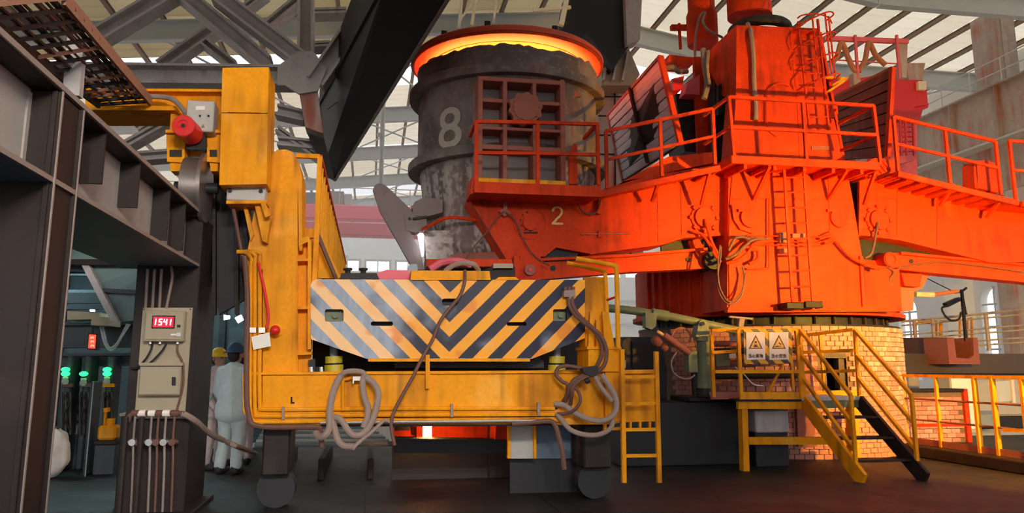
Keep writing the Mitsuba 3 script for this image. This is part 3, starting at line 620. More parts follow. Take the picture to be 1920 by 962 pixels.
def worker(key, x, y, yaw, h, suit, hat, lean=0.0):
    s = h / 1.75; c, q = math.cos(yaw), math.sin(yaw)
    def W(a, b, z): return np.array([x + s * (a * c - b * q), y + s * (a * q + b * c), s * z])   # a right, b back-to-front (+b away)
    f = lean
    body = figure([
        [(W(0, 0 + f, 1.40), .14 * s), (W(-.17, f, 1.40), .075 * s), (W(.17, f, 1.40), .075 * s), (W(0, f * .5, 1.15), .155 * s)],
        [(W(-.05, f * .5, 1.15), .15 * s), (W(.05, f * .5, 1.15), .15 * s), (W(-.08, 0, .93), .15 * s), (W(.08, 0, .93), .15 * s)],
        [(W(-.09, 0, .93), .15 * s), (W(.09, 0, .93), .15 * s), (W(-.10, 0, .82), .145 * s), (W(.10, 0, .82), .145 * s)],
        [(W(-.10, 0, .86), .115 * s), (W(-.11, -.02, .48), .082 * s)], [(W(-.11, -.02, .48), .084 * s), (W(-.12, .02, .12), .075 * s)],
        [(W(.10, 0, .86), .115 * s), (W(.11, -.03, .48), .082 * s)], [(W(.11, -.03, .48), .084 * s), (W(.13, .02, .12), .075 * s)],
        [(W(-.20, f, 1.40), .078 * s), (W(-.27, f - .02, 1.12), .058 * s)], [(W(-.27, f - .02, 1.12), .058 * s), (W(-.22, f - .2, .92), .046 * s)],
        [(W(.20, f, 1.40), .078 * s), (W(.28, f - .02, 1.12), .058 * s)], [(W(.28, f - .02, 1.12), .058 * s), (W(.24, f - .18, .90), .046 * s)],
        [(W(0, f, 1.44), .075 * s), (W(0, f - .01, 1.50), .06 * s)]], .03, 10)
    n = meshkit.fbm(body.vertices * 14, 3); body.vertices += body.vertex_normals * ((n - .5) * .03)[:, None]
    part(key, 'overalls', body, suit, smooth=60)
    part(key, 'jacket_hem', figure([[(W(-.09, 0, .86), .157 * s), (W(.09, 0, .86), .157 * s), (W(-.09, 0, .83), .157 * s), (W(.09, 0, .83), .157 * s)]], .04, 4), suit, smooth=60)
    head = figure([[(W(0, f - .01, 1.50), .055 * s), (W(0, f - .02, 1.58), .062 * s)], [(W(0, f - .03, 1.58), .075 * s), (W(0, f + .01, 1.66), .093 * s), (W(0, f - .02, 1.65), .09 * s)],
                   [(W(0, f - .105, 1.62), .016 * s), (W(0, f - .095, 1.66), .012 * s)], [(W(-.093, f, 1.62), .022 * s), (W(-.09, f, 1.645), .018 * s)], [(W(.093, f, 1.62), .022 * s), (W(.09, f, 1.645), .018 * s)]], .018, 4)
    part(key, 'head', head, 'skin', smooth=60)
    for sx in (-1, 1): part(key, 'eye', trimesh.creation.icosphere(2, .011 * s).apply_translation(W(sx * .034, f - .098, 1.652)), 'black')
    part(key, 'mouth', bar(W(-.022, f - .098, 1.575), W(.022, f - .098, 1.575), .008, .008), 'hair')
    part(key, 'hair', figure([[(W(0, f + .025, 1.66), .092 * s), (W(0, f + .03, 1.60), .08 * s)]], .02, 3), 'hair', smooth=60)
    prof = [(0.0, .125), (.05, .118), (.09, .09), (.115, .045), (.122, .0), (.165, -.012), (.165, -.022), (.118, -.012), (.0, -.01)]
    cc = W(0, f, 1.68); part(key, 'helmet', lathe([(r * s, cc[2] + zz * s) for r, zz in prof], cc, 28), hat, smooth=40)
    for sx in (-1, 1):
        bx = .12 if sx < 0 else .13
        part(key, 'boot', figure([[(W(sx * bx, .03, .06), .06 * s), (W(sx * bx, .03, .15), .06 * s)], [(W(sx * bx, .03, .05), .05 * s), (W(sx * bx, -.13, .045), .042 * s)]], .03, 3), 'boots', smooth=60)
        hx, hz, hy = (sx * (.22 if sx < 0 else .24), .92 if sx < 0 else .90, f - (.2 if sx < 0 else .18))
        bones = [[(W(hx, hy, hz), .034 * s), (W(hx * .95, hy - .05, hz - .05), .030 * s), (W(hx * 1.05, hy - .05, hz - .06), .028 * s)]]
        for k in range(4):
            o = (k - 1.5) * .019; ln = (.85, 1, .95, .75)[k]
            bones += [[(W(hx + o, hy - .06, hz - .06), .011), (W(hx + o, hy - .085, hz - .06 - .045 * ln), .010)], [(W(hx + o, hy - .085, hz - .06 - .045 * ln), .010), (W(hx + o * .9, hy - .06, hz - .06 - .08 * ln), .009)]]
        bones += [[(W(hx - sx * .03, hy - .02, hz - .03), .013), (W(hx - sx * .055, hy - .06, hz - .05), .011)], [(W(hx - sx * .055, hy - .06, hz - .05), .011), (W(hx - sx * .05, hy - .08, hz - .075), .009)]]
        part(key, 'hand', figure(bones, .008, 3), 'skin', smooth=60)
w1 = thing('person', 'worker in pale grey-blue overalls and dark cap beside the yellow gantry leg', 'person')
pw = PZ(428, 889, 0.0); hh = 1.78
worker(w1, pw[0], pw[1], math.pi * .86, hh, 'overalls', 'blue_cap')
part(w1, 'collar', tube([np.array([pw[0] + .09 * math.cos(t), pw[1] + .09 * math.sin(t), 1.475 * hh / 1.75]) for t in np.linspace(0, 2 * math.pi, 13)], .022), 'overalls')
w2 = thing('person', 'worker with a yellow helmet half hidden behind the cabinet column', 'person')
pw2 = PZ(397, 880, 0.0)
worker(w2, pw2[0], pw2[1], math.pi * .3, 1.72, 'overalls_warm', 'helmet_yellow')
w3 = thing('person', 'worker with an orange-red helmet hidden behind the grey-blue overalls', 'person')
pw3 = PZ(446, 872, 0.0)
worker(w3, pw3[0], pw3[1] + .1, math.pi * 1.1, 1.72, 'overalls_warm', 'helmet_orange')
solo('steel_bar', 'dark steel bar held slanting by the worker with the yellow helmet', 'bar', rod(P(382, 770, pw2[1] - .32), P(412, 715, pw2[1] - .3), .018, 8), 'blue_steel')

for i, q in enumerate((((419, 590), (431, 592), (430, 598), (419, 600)), ((440, 596), (452, 590), (456, 600), (446, 606)))):
    k = thing('strip_light', ['small bluish-white lamp glimpsed above the yellow helmet', 'bluish-white broken lamp glimpsed above the dark cap'][i], 'lamp')
    part(k, 'lens', prism(q, 16.6, .06), 'paper', emitter={'type': 'area', 'sampling_weight': 0.2, 'radiance': {'type': 'rgb', 'value': [1.0, 1.5, 1.6]}})
    c = P(*np.mean(q, axis=0), 16.63); part(k, 'wall_arm', rod(c, (c[0], 17.02, c[2]), .02, 6), 'steel_dark')
# ================================================================== THE YELLOW TUNDISH CAR
car = thing('tundish_car', 'big yellow gantry car with piped upright, lower beam and ladder in front of the turret', 'gantry car')
YF = 9.0                                                     # front of the upright and lower beam
def pp_(name, pts, y, d, mat='yellow_paint', **k): return part(car, name, prism(pts, y, d), mat, **k)
# upright: rounded head, rib channel on its inner side
pp_('upright_plate', [(472, 420), (484, 360), (500, 300), (519, 281), (536, 280), (549, 289), (556, 308), (558, 340), (558, 699), (470, 699)], YF, .04)
pp_('upright_edge', [(536, 280), (549, 285), (560, 303), (566, 330), (567, 470), (561, 470), (558, 340), (556, 308), (549, 291)], YF - .01, .55)
pp_('upright_back', [(472, 420), (500, 300), (519, 281), (536, 280), (556, 308), (562, 340), (562, 699), (470, 699)], YF + .5, .04)
pp_('upright_side', [(462, 480), (470, 440), (474, 470), (474, 750), (462, 750)], YF, .5)
pp_('rib_channel__web', [(551, 462), (584, 452), (584, 699), (551, 699)], YF + .16, .03)
pp_('rib_channel__flange', [(577, 452), (583, 450), (583, 655), (577, 655)], YF - .02, .2)
pp_('rib_channel__flange', [(549, 470), (555, 470), (555, 699), (549, 699)], YF - .02, .2)
for py in (485, 575, 661):
    pp_('rib_channel__rib', [(553, py), (584, py - 1), (584, py + 4), (553, py + 5)], YF - .01, .18)
pp_('weld_plate', [(560, 447), (580, 443), (580, 452), (560, 462)], YF - .02, .25)
# lower beam with rounded corner
pp_('lower_beam__plate', [(458, 700), (1162, 696), (1162, 792), (1150, 796), (494, 797), (474, 790), (462, 772)], YF - .06, .04)
pp_('lower_beam__top_flange', [(470, 698), (1163, 694), (1163, 699), (470, 703)], YF - .1, .9)
pp_('lower_beam__bottom_flange', [(490, 794), (1152, 790), (1152, 796), (490, 799)], YF - .04, .85)
pp_('lower_beam__back_plate', [(470, 703), (1162, 698), (1162, 793), (470, 796)], YF + .75, .04)
pp_('corner_flange', [(455, 700), (462, 700), (464, 768), (474, 786), (494, 794), (494, 800), (470, 794), (456, 772)], YF - .1, .9)
pp_('seam_rib', [(565, 702), (568, 702), (568, 760), (565, 760)], YF - .064, .01)
pp_('diagonal_seam', [(568, 714), (571, 717), (512, 760), (508, 758)], YF - .066, .01)
pp_('front_bar', [(798, 665), (806, 665), (806, 729), (798, 729)], YF - .14, .05)
for cx, cy, r in ((621, 730, 19), (1050, 741, 18)):
    part(car, 'inspection_cover', ringbar(P(cx, cy, YF - .06), (0, -1, 0), r / FPX * YF, .012, .008), 'yellow_paint')
# right end post
pp_('end_plate', [(1095, 520), (1117, 519), (1124, 540), (1130, 566), (1133, 590), (1142, 590), (1142, 652), (1098, 652)], YF, .05)
pp_('end_post_back', [(1095, 520), (1134, 520), (1137, 590), (1142, 652), (1098, 652)], YF + .3, .05)
pp_('end_edge', [(1096, 570), (1103, 570), (1103, 650), (1098, 650)], YF - .05, .3)
for pts in ([(1107, 584), (1112, 586), (1114, 651), (1103, 651)], [(1129, 584), (1141, 585), (1153, 651), (1134, 651)], [(1118, 600), (1122, 600), (1126, 651), (1118, 651)]):
    pp_('gusset', pts, YF - .16, .05)
pp_('end_base', [(1103, 652), (1163, 652), (1163, 697), (1103, 697)], YF - .18, .5)
pp_('end_base_cap', [(1101, 650), (1165, 650), (1165, 655), (1101, 655)], YF - .2, .55)
pp_('right_box', [(1135, 697), (1163, 697), (1163, 790), (1135, 792)], YF - .14, .1)
# ladder on the right end
YL = YF - .3
for a, b in (((1162, 655), (1171, 905)), ((1226, 659), (1237, 905))):
    part(car, 'ladder__rail', bar(P(a[0] + 4, a[1], YL), P(b[0] - 1, b[1], YL), .045, .055, up=(0, 1, 0)), 'yellow_paint')
for py in (707, 757, 806, 855):
    part(car, 'ladder__rung', bar(P(1166, py, YL), P(1232, py - 1, YL), .03, .035), 'yellow_paint')
pp_('ladder__back_panel', [(1163, 697), (1229, 696), (1231, 790), (1165, 792)], YF - .08, .04)
pp_('ladder__panel_lip', [(1163, 694), (1230, 693), (1230, 700), (1163, 701)], YF - .14, .1)
for px in (1181, 1199, 1217):
    pp_('ladder__panel_foot', [(px, 791), (px + 4, 791), (px + 4, 806), (px, 806)], YF - .1, .05)
pp_('foot_rail', [(1135, 803), (1166, 801), (1166, 806), (1135, 808)], YF - .1, .05)
pp_('foot_rail', [(1133, 790), (1138, 790), (1138, 808), (1133, 808)], YF - .1, .05)
# bent handrail pipes above the end post
part(car, 'handrail', tube([P(1063, 493, YF - .1), P(1118, 505, YF - .1), P(1130, 508, YF - .1), P(1135, 518, YF - .1), P(1138, 588, YF - .1)], .024, 10, 4), 'yellow_paint')
part(car, 'handrail', tube([P(1080, 485, YF - .35), P(1138, 495, YF - .35), P(1151, 499, YF - .35), P(1156, 510, YF - .35), P(1159, 652, YF - .35)], .027, 10, 4), 'yellow_paint')
part(car, 'handrail__tie', tube([P(1137, 563, YF - .1), P(1158, 556, YF - .35)], .014, 6, 1), 'red_paint')
# legs and wheels of the car at the floor
for px in (520, 1120):
    a, b = P(px - 26, 797, YF + .1), P(px + 26, 797, YF + .1)
    part(car, 'bogie', cbox((a[0], YF + .1, .35), (b[0], YF + .7, a[2]), .02), 'steel_brown')
    part(car, 'wheel', rod(((a[0] + b[0]) / 2, YF + .25, .2), ((a[0] + b[0]) / 2, YF + .5, .2), .2, 24), 'steel_dark')
# head box on top of the upright
yb_f = P(418, 127, 8.75)
def hb(name, pts, y, d, mat='yellow_paint', **k): return pp_(name, pts, y, d, mat, **k)
h = [(417, 127), (504, 126), (502, 236), (500, 345), (411, 347), (414, 236)]
a, b = P(417, 347, 8.62), P(502, 127, 8.62)
pp_('head_box', [(417, 127), (504, 126), (502, 236), (500, 345), (411, 347), (414, 236)], 8.62, .6)
pp_('head_box__seam', [(415, 211), (502, 212), (502, 213), (415, 212)], 8.615, .01, 'steel_brown')
hs, he = P(428, 209, 8.6), P(488, 210, 8.6)
part(car, 'head_box__handle', bar(hs, he, .02, .02), 'yellow_paint')
q0, q1 = P(424, 375, 8.8), P(498, 349, 8.8)
part(car, 'head_mount', cbox((q0[0], 8.8, q0[2]), (q1[0], 9.1, q1[2]), .01), 'light_grey', label='grey bolted block under the head box')
for px, py in ((431, 357), (489, 358)): part(car, 'head_mount__bolt', rod(P(px, py, 8.81), P(px, py, 8.77), .022, 8), 'black')
pp_('mount_bracket', [(424, 376), (500, 375), (500, 381), (424, 382)], 8.75, .4)
pp_('knee_bracket', [(477, 382), (492, 382), (507, 412), (500, 455), (492, 452)], 8.85, .3)
pp_('knee_bracket', [(488, 378), (497, 378), (507, 404), (497, 408)], 8.7, .05)
pp_('knee_bracket', [(455, 382), (462, 382), (476, 440), (470, 452)], 8.95, .1)
# cross beam and wheel carriage over the rail girder
pp_('cross_beam', [(160, 168), (416, 168), (416, 214), (160, 213)], 9.25, .05)
pp_('cross_beam_flange', [(158, 165), (416, 167), (416, 172), (158, 170)], 9.1, .5)
pp_('cross_beam_flange', [(166, 197), (330, 199), (330, 207), (166, 206)], 9.0, .6)
pp_('carriage_plate', [(320, 212), (416, 212), (416, 292), (314, 292), (312, 262), (318, 246)], 9.12, .06)
for (x0, x1) in ((313, 346), (388, 412)):
    pp_('axle_box', [(x0, 276), (x1, 276), (x1, 305), (x0, 303)], 8.86, .3)
    pp_('axle_box__recess', [(x0 + 5, 281), (x1 - 5, 281), (x1 - 5, 294), (x0 + 5, 294)], 8.855, .01, 'black')
    pp_('axle_box__upper_block', [(x0 - 1, 247), (x1 + 1, 247), (x1 + 1, 279), (x0 - 1, 279)], 8.92, .25)
    pp_('axle_box__lip', [(x0 - 3, 243), (x1 + 3, 243), (x1 + 3, 249), (x0 - 3, 249)], 8.85, .3)
    pp_('axle_box__foot', [(x0 + 5, 304), (x1 - 3, 304), (x1 - 4, 321), (x0 + 7, 321)], 8.9, .2)
wc = P(364, 352, 8.95)
part(car, 'drive_wheel', cat(rod(wc + (-.09, 0, 0), wc + (.09, 0, 0), .33, 40), rod(wc + (.09, 0, 0), wc + (.13, 0, 0), .38, 40)), 'wheel_tread')
part(car, 'axle', rod(wc + (-.2, 0, 0), wc + (.25, 0, 0), .06, 14), 'steel_dark')
bb = P(350, 200, 8.78)
a, b = P(347, 245, 8.72), P(403, 190, 8.72)
part(car, 'control_box', cbox((a[0], 8.72, a[2]), (b[0], 8.95, b[2]), .01), 'light_grey', label='light grey switch box beside the red motor')
part(car, 'control_box__label_plate', prism([(367, 199), (384, 199), (384, 206), (367, 206)], 8.714, .006), 'paper')
for px, py in ((375, 217), (391, 217)): part(car, 'control_box__latch', rod(P(px, py, 8.72), P(px, py, 8.70), .012, 8), 'black')
for px in (368, 381): part(car, 'control_box__cable_gland', rod(P(px, 232, 8.75), P(px, 240, 8.72), .02, 8), 'chrome')
mc = P(360, 252, 8.75)
part(car, 'drive_motor', cat(rod(mc, mc + (-.02, -.32, 0), .115, 24)), 'bright_red', label='round bright red motor')
part(car, 'drive_motor__flange', ringbar(mc + (-.02, -.33, 0), (0, 1, 0), .085, .05, .02), 'bright_red'); part(car, 'drive_motor__shaft', disc(mc + (-.02, -.32, 0), (0, -1, 0), .02, .012), 'black')
pp_('motor_mount', [(346, 246), (384, 236), (386, 280), (350, 280)], 8.8, .1, 'steel_brown')
pp_('dark_backing', [(386, 300), (470, 388), (462, 560), (410, 590), (388, 470)], 9.6, .1, 'steel_dark')
for (x0, x1) in ((398, 404), (440, 447)):
    pp_('backing_post', [(x0, 330), (x1, 330), (x1, 590), (x0, 590)], 9.5, .1, 'steel_brown')
# red panel edge strip and pole by the upright
part(car, 'guide_rod', rod(P(437, 388, 8.95), P(466, 545, 8.95), .02, 8), 'hose_brown')
# pipes along the upright and lower beam, with clamps
pipes = [((470, 500), (469, 770), (487, 791), (1060, 788)), ((478, 494), (478, 762), (494, 780), (1050, 777)), ((487, 490), (487, 752), (502, 768), (1040, 766))]
for i, q in enumerate(pipes):
    a, b, c, d = q; y = YF - .09
    pts = [P(a[0] - 26 + 3 * i, a[1] - 28 + 6 * i, y), P(a[0] - 8, a[1] - 26 + 4 * i, y), P(a[0] + 2, a[1] - 12, y), P(*a, y), P(a[0], 600, y), P(*b, y), P((b[0] * .3 + c[0] * .7) - 4, c[1] - 4, y), P(*c, y), P(700, c[1] - 1 + (d[1] - c[1]) * .3, y), P(*d, y)]
    part(car, 'pipe', tube(pts, .022, 8, 4), 'yellow_paint' if i != 1 else 'yellow_paint')
part(car, 'pipe', tube([P(458, 480, YF - .12), P(464, 560, YF - .12), P(462, 700, YF - .12), P(466, 778, YF - .12), P(488, 800, YF - .12), P(590, 801, YF - .12), P(600, 808, YF - .12), P(604, 838, YF - .12)], .028, 8, 4), 'hose_brown', label='dark red-brown outer pipe')
for py in (769, 783, 799.5):
    part(car, 'pipe', tube([P(505 if py < 780 else 496, py - .5, YF - .075), P(1045, py - 3, YF - .075)], .011, 6, 1), 'steel_brown', label='thin dark pipe')
for px in (474, 482.5, 491):
    part(car, 'pipe', tube([P(px, 505, YF - .075), P(px - 1, 765, YF - .075)], .009, 6, 1), 'steel_brown', label='thin dark pipe')
part(car, 'pipe', tube([P(600, 793, YF - .12), P(1010, 789, YF - .12)], .018, 8, 1), 'chrome')
for px, py in ((531, 775), (848, 770), (1011, 767)):
    part(car, 'pipe_clamp', prism([(px - 3, py - 12), (px + 2, py - 12), (px + 2, py + 12), (px - 3, py + 12)], YF - .15, .05), 'hose_grey')
for px in (474, 491): part(car, 'pipe_clamp', prism([(px - 6, 614), (px + 6, 614), (px + 6, 624), (px - 6, 624)], YF - .14, .05), 'chrome')
part(car, 'upright_hose', tube([P(484, 492, YF - .14), P(496, 545, YF - .14), P(503, 590, YF - .14), P(500, 616, YF - .14)], .016), 'bright_red', label='red hose hanging on the upright')
part(car, 'beacon', cat(rod(P(516, 619, YF - .02), P(516, 619, YF - .14), .052, 16), trimesh.creation.icosphere(2, .052).apply_translation(P(516, 619, YF - .14))), 'bright_red', label='red round beacon on the upright', smooth=50)
part(car, 'beacon_base', rod(P(520, 619, YF + .01), P(520, 619, YF - .03), .07, 16), 'yellow_paint')
solo('paper_notice', 'pinkish paper notice taped crooked on the gantry upright', 'notice', prism([(471, 632), (505, 623), (508, 649), (475, 656)], YF - .16, .006), 'paper')
pp_('hook_tab', [(545, 744), (548, 744), (548, 754), (552, 754), (552, 757), (545, 757)], YF - .064, .01, 'steel_brown')

# walkway railing of the car going back beside the upright
rl = thing('walkway_railing', 'orange-yellow railing and stair panel going back behind the gantry upright', 'railing')
r0 = P(600, 294, 9.15); xr = r0[0]; zr = r0[2]
part(rl, 'top_rail', bar(P(556, 292, 9.2), r0, .05, .05), 'yellow_paint')
part(rl, 'post', bar(r0, (xr, 9.15, zr - 1.75), .055, .055), 'yellow_paint')
part(rl, 'hand_rail', bar((xr, 9.15, zr), (xr, 19, zr), .05, .05), 'red_paint')  # red light on the rail edge painted as red colour
part(rl, 'bottom_rail', bar((xr, 9.15, zr - 1.0), (xr, 19, zr - 1.0), .04, .05), 'yellow_paint')
for y in np.arange(9.6, 19, .45):
    part(rl, 'baluster', bar((xr, y, zr), (xr, y, zr - 1.0), .035, .03), 'yellow_paint')
part(rl, 'kick_plate', box((xr - .015, 9.4, zr - 1.25), (xr + .015, 19, zr - .95)), 'yellow_paint')
st = [P(600, 455, 9.3), P(566, 560, 9.3)]
part(rl, 'stair_stringer', prism([(566, 428), (600, 428), (600, 446), (574, 446), (566, 440)], 9.35, .08), 'yellow_paint')
part(rl, 'stair_panel', prism([(584, 470), (604, 452), (640, 522), (584, 522)], 9.5, .06), 'yellow_paint')
part(rl, 'stair_panel', prism([(566, 446), (598, 446), (584, 500), (584, 522), (566, 522)], 9.9, .06), 'yellow_paint')
part(rl, 'stay', bar(P(594, 436, 9.2), P(630, 522, 9.3), .03, .04), 'hose_brown')

# ------------------------------------------------------------------ the tundish with its chevron plate
APEX = X(843, 600, 8.95)
ZAP = Z(843, 549.6, 8.95); PER = Z(843, 549.6, 8.95) - Z(843, 605.0, 8.95)
def chev(p, n, uv):
    s = (p.z - dr.abs(p.x - APEX) * 1.0 - ZAP) / PER
    s = s + 0.03 * (fbm(p.x * 6, p.y * 6, p.z * 6, 3) - 0.5)
    fr = s - dr.floor(s)
    d = smoothstep(0.0, 0.03, fr) * (1 - smoothstep(0.50, 0.53, fr))
    wear = fbm(p.x * 2.3, p.y, p.z * 2.3 + 5.0, 4)
    rub_glare = smoothstep(0.44, 0.68, 0.62 * wear + 0.36 * (1 - smoothstep(-1.0, 0.35, p.x - APEX)))  # random rubbing, plus glare painted in as a ramp to the left
    scr = noise(p.x * 30, p.y * 4, p.z * 4)
    yel = mix((0.84, 0.33, 0.015), (0.84, 0.50, 0.24), rub_glare)
    yel = mix(yel, (0.72, 0.20, 0.02), smoothstep(0.62, 0.75, fbm(p.x * 3.7 + 9.0, p.y, p.z * 3.7, 3)) * 0.8)
    drk = mix((0.014, 0.012, 0.034), (0.33, 0.37, 0.46), rub_glare * (0.7 + 0.3 * scr))
    return mix(yel, drk, d)
painted('chevron_paint', chev, 0.42, spec=.2)
td = thing('tundish', 'tundish with black and yellow chevron striped front plate on the car', 'tundish')
YT = 8.95
plate = [(582, 536), (585, 528), (592, 524), (1110, 524), (1098, 524), (1098, 634), (997, 673), (688, 673), (583, 636)]
plate = [(582, 536), (585, 528), (592, 524), (1097, 525), (1097, 634), (997, 673), (688, 673), (583, 636)]
part(td, 'front_plate', prism(plate, YT, .05, holes=[rrect(609, 580, 644, 603, 4), rrect(695, 603, 737, 611, 4), rrect(829, 560, 858, 573, 4), rrect(950, 604, 987, 611, 3), rrect(1037, 580, 1063, 602, 3)]), 'chevron_paint')
part(td, 'body', prism([(590, 532), (1092, 532), (1092, 630), (994, 664), (692, 664), (592, 630)], YT + .14, 1.5), 'steel_dark')
for (x0, y0, x1, y1) in ((609, 580, 644, 603), (1037, 580, 1063, 602)):
    part(td, 'recess_box', prism(rrect(x0 - 2, y0 - 2, x1 + 2, y1 + 2, 3), YT + .11, .02), 'green_paint')
    part(td, 'recess_box__bolt', rod(P((x0 + x1) / 2 + 2, (y0 + y1) / 2, YT + .11), P((x0 + x1) / 2 + 2, (y0 + y1) / 2, YT + .06), .032, 12), 'green_paint')
part(td, 'bottom_strip', prism([(690, 672), (994, 672), (994, 678), (690, 678)], YT - .02, .2), 'yellow_paint')
part(td, 'top_block', prism([(771, 507), (918, 508), (920, 525), (770, 525)], YT - .02, .4), 'yellow_paint', label='plain yellow block on the top edge')
part(td, 'top_plate', prism([(700, 514), (725, 506), (770, 507), (770, 525), (640, 525), (640, 517)], YT + .3, .6), 'pink_red')
part(td, 'top_plate', prism([(640, 512), (706, 512), (712, 525), (636, 525)], YT + .2, .5), 'steel_brown')
part(td, 'top_lug', prism([(928, 525), (936, 519), (966, 519), (974, 525)], YT - .01, .2), 'yellow_paint')
part(td, 'top_lug', prism([(765, 500), (770, 495), (782, 495), (784, 514), (765, 514)], YT + .3, .15), 'blue_steel')
for px in (652, 681): part(td, 'top_pin', cat(rod(P(px, 514, YT + .3), P(px, 507, YT + .3), .03, 8), rod(P(px, 507, YT + .3), P(px, 503, YT + .3), .05, 8)), 'black')
part(td, 'underbody', prism([(586, 616), (1098, 616), (1098, 712), (586, 712)], YT + 1.3, .3), 'steel_dark')
part(td, 'saddle', prism([(740, 678), (760, 660), (1000, 660), (1020, 678), (1020, 690), (740, 690)], YT + .4, .8), 'steel_dark')
for px in (626, 1044):
    k = thing('lifting_jack', 'yellow-capped lifting jack under the ' + ('left' if px < 800 else 'right') + ' end of the striped tundish', 'jack')
    y = YT + .35
    part(k, 'cylinder', rod(P(px, 702, y), P(px, 684, y), .105, 20), 'jack_yellow'); part(k, 'collar', rod(P(px, 684, y), P(px, 681, y), .085, 20), 'steel_brown')
    part(k, 'cap', rod(P(px, 681, y), P(px, 668, y), .095, 20), 'jack_yellow'); part(k, 'ram', rod(P(px, 668, y), P(px, 636, y), .045, 16), 'blue_steel')
solo('valve_block', 'small dark valve block with silver fittings beside the left jack', 'valve', cat(prism([(578, 676), (590, 672), (592, 700), (580, 700)], YF + .05, .1)), 'black')
vb = thing('pipe_fitting', 'silver pipe fittings on the lower beam beside the left jack', 'fitting')
for px in (584, 595, 603): part(vb, 'fitting', rod(P(px, 699, YF + .05), P(px - 1, 688, YF + .05), .022, 8), 'chrome' if px != 595 else 'black')

# ------------------------------------------------------------------ hoses hanging on the car
def hz(lab_, pts, r, mat, name='hose'):
    return solo(name, lab_, 'hose', tube([P(x, y, YF - d) for x, y, d in pts], r, 9, 7), mat)
hz('thick grey hose arching over the left hose bracket and down to the ground', [(640, 703, .16), (630, 720, .2), (622, 745, .22), (618, 775, .24), (618, 800, .26), (611, 815, .28), (600, 820, .22), (592, 812, .14)], .036, 'hose_grey')
hz('thick grey hose hanging in a U from the right of the left bracket', [(682, 704, .16), (692, 712, .2), (700, 718, .22), (709, 735, .24), (706, 762, .26), (698, 788, .28), (682, 812, .3), (664, 816, .3), (652, 806, .3), (642, 790, .28), (632, 783, .26), (624, 786, .24), (628, 806, .26), (634, 826, .3), (645, 836, .34), (664, 838, .4)], .034, 'hose_grey')
hz('grey hose dropping straight under the left bracket', [(681, 706, .18), (680, 725, .2), (684, 748, .22), (690, 765, .24), (688, 785, .26), (681, 802, .27)], .034, 'hose_grey')
hz('short grey hose bridging the top of the left bracket', [(640, 703, .18), (650, 697, .2), (668, 696, .2), (682, 700, .2), (680, 712, .19)], .028, 'hose_grey')
hb_ = thing('hose_bracket', 'pale bracket with a pipe elbow holding the left hoses on the lower beam', 'bracket')
part(hb_, 'plate', prism([(661, 706), (676, 706), (676, 714), (664, 714), (663, 720), (661, 720)], YF - .2, .12), 'paper'); part(hb_, 'elbow', tube([P(643, 770, YF - .12), P(643, 718, YF - .12), P(646, 712, YF - .12), P(660, 709, YF - .12)], .018, 8, 4), 'yellow_paint')
hz('long brown cable slanting across the striped plate down past the lower beam', [(872, 507, .12), (871, 530, .2), (862, 555, .2), (840, 582, .2), (824, 605, .2), (812, 635, .2), (797, 662, .2), (783, 688, .22), (775, 705, .25), (758, 735, .25), (742, 765, .25), (735, 785, .25), (734, 805, .25), (740, 835, .25)], .019, 'hose_brown', 'cable')
hz('thin pinkish hose slanting from the cable end down to the left', [(734, 793, .24), (722, 788, .24), (712, 796, .26), (695, 812, .3), (678, 825, .34), (660, 842, .4)], .018, 'hose_grey')
hz('grey cable sleeve lying over the yellow block on top of the tundish', [(835, 508, -.1), (850, 498, -.05), (868, 493, 0), (880, 494, .02), (890, 497, .0), (897, 507, -.1)], .03, 'hose_grey')
rh = [([(1067, 548, .1), (1067, 570, .14), (1078, 590, .18), (1096, 606, .26), (1115, 622, .3), (1127, 645, .3), (1128, 665, .3), (1120, 685, .28), (1112, 696, .26)], 'left of the twin hoses looping from the plate socket to the right end'),
      ([(1072, 548, .1), (1074, 572, .16), (1088, 594, .22), (1108, 612, .3), (1128, 632, .33), (1137, 658, .33), (1134, 682, .32), (1122, 696, .3)], 'right of the twin hoses looping from the plate socket to the right end')]
for q, l in rh: hz(l, q, .023, 'hose_brown')
hz('purple-grey hose bowed left from the hose knot over the right jack', [(1110, 692, .28), (1090, 690, .26), (1062, 686, .24), (1047, 690, .24), (1043, 703, .24), (1055, 716, .26), (1064, 722, .28), (1062, 742, .2), (1056, 752, .12)], .021, 'hose_brown')
hz('dark hose hanging from the knot down to the pipe clamp', [(1112, 696, .3), (1090, 706, .3), (1074, 716, .3), (1066, 735, .26), (1060, 752, .16)], .026, 'hose_brown')
hz('pair hose of the dark one hanging from the knot to the pipes', [(1118, 700, .3), (1096, 708, .32), (1076, 722, .32), (1072, 740, .28), (1070, 758, .16)], .024, 'hose_brown')
hz('small round hose loop below the knot on the lower beam', [(1070, 722, .3), (1084, 734, .3), (1088, 752, .3), (1078, 768, .26), (1064, 775, .2), (1045, 776, .14)], .018, 'hose_brown')
hz('thick pink-grey hose making the big loop at the right end', [(1128, 702, .3), (1140, 720, .32), (1152, 740, .34), (1156, 762, .34), (1148, 780, .34), (1128, 789, .32), (1104, 786, .28), (1078, 774, .22), (1058, 760, .16), (1040, 757, .12)], .031, 'hose_grey')
hz('inner pink-grey hose of the big loop at the right end', [(1114, 702, .28), (1124, 722, .3), (1138, 740, .32), (1148, 752, .33)], .027, 'hose_grey')
hz('lowest hose sagging under the lower beam at the right end', [(1150, 786, .3), (1144, 804, .3), (1122, 815, .28), (1096, 815, .26), (1070, 806, .24), (1052, 786, .18), (1044, 776, .12)], .027, 'hose_grey')
hz('dark red hose running under the lower beam and down to the floor', [(960, 795, .1), (1000, 792, .12), (1032, 790, .14), (1042, 800, .16), (1048, 820, .18), (1054, 845, .2), (1058, 880, .2)], .028, 'hose_brown')
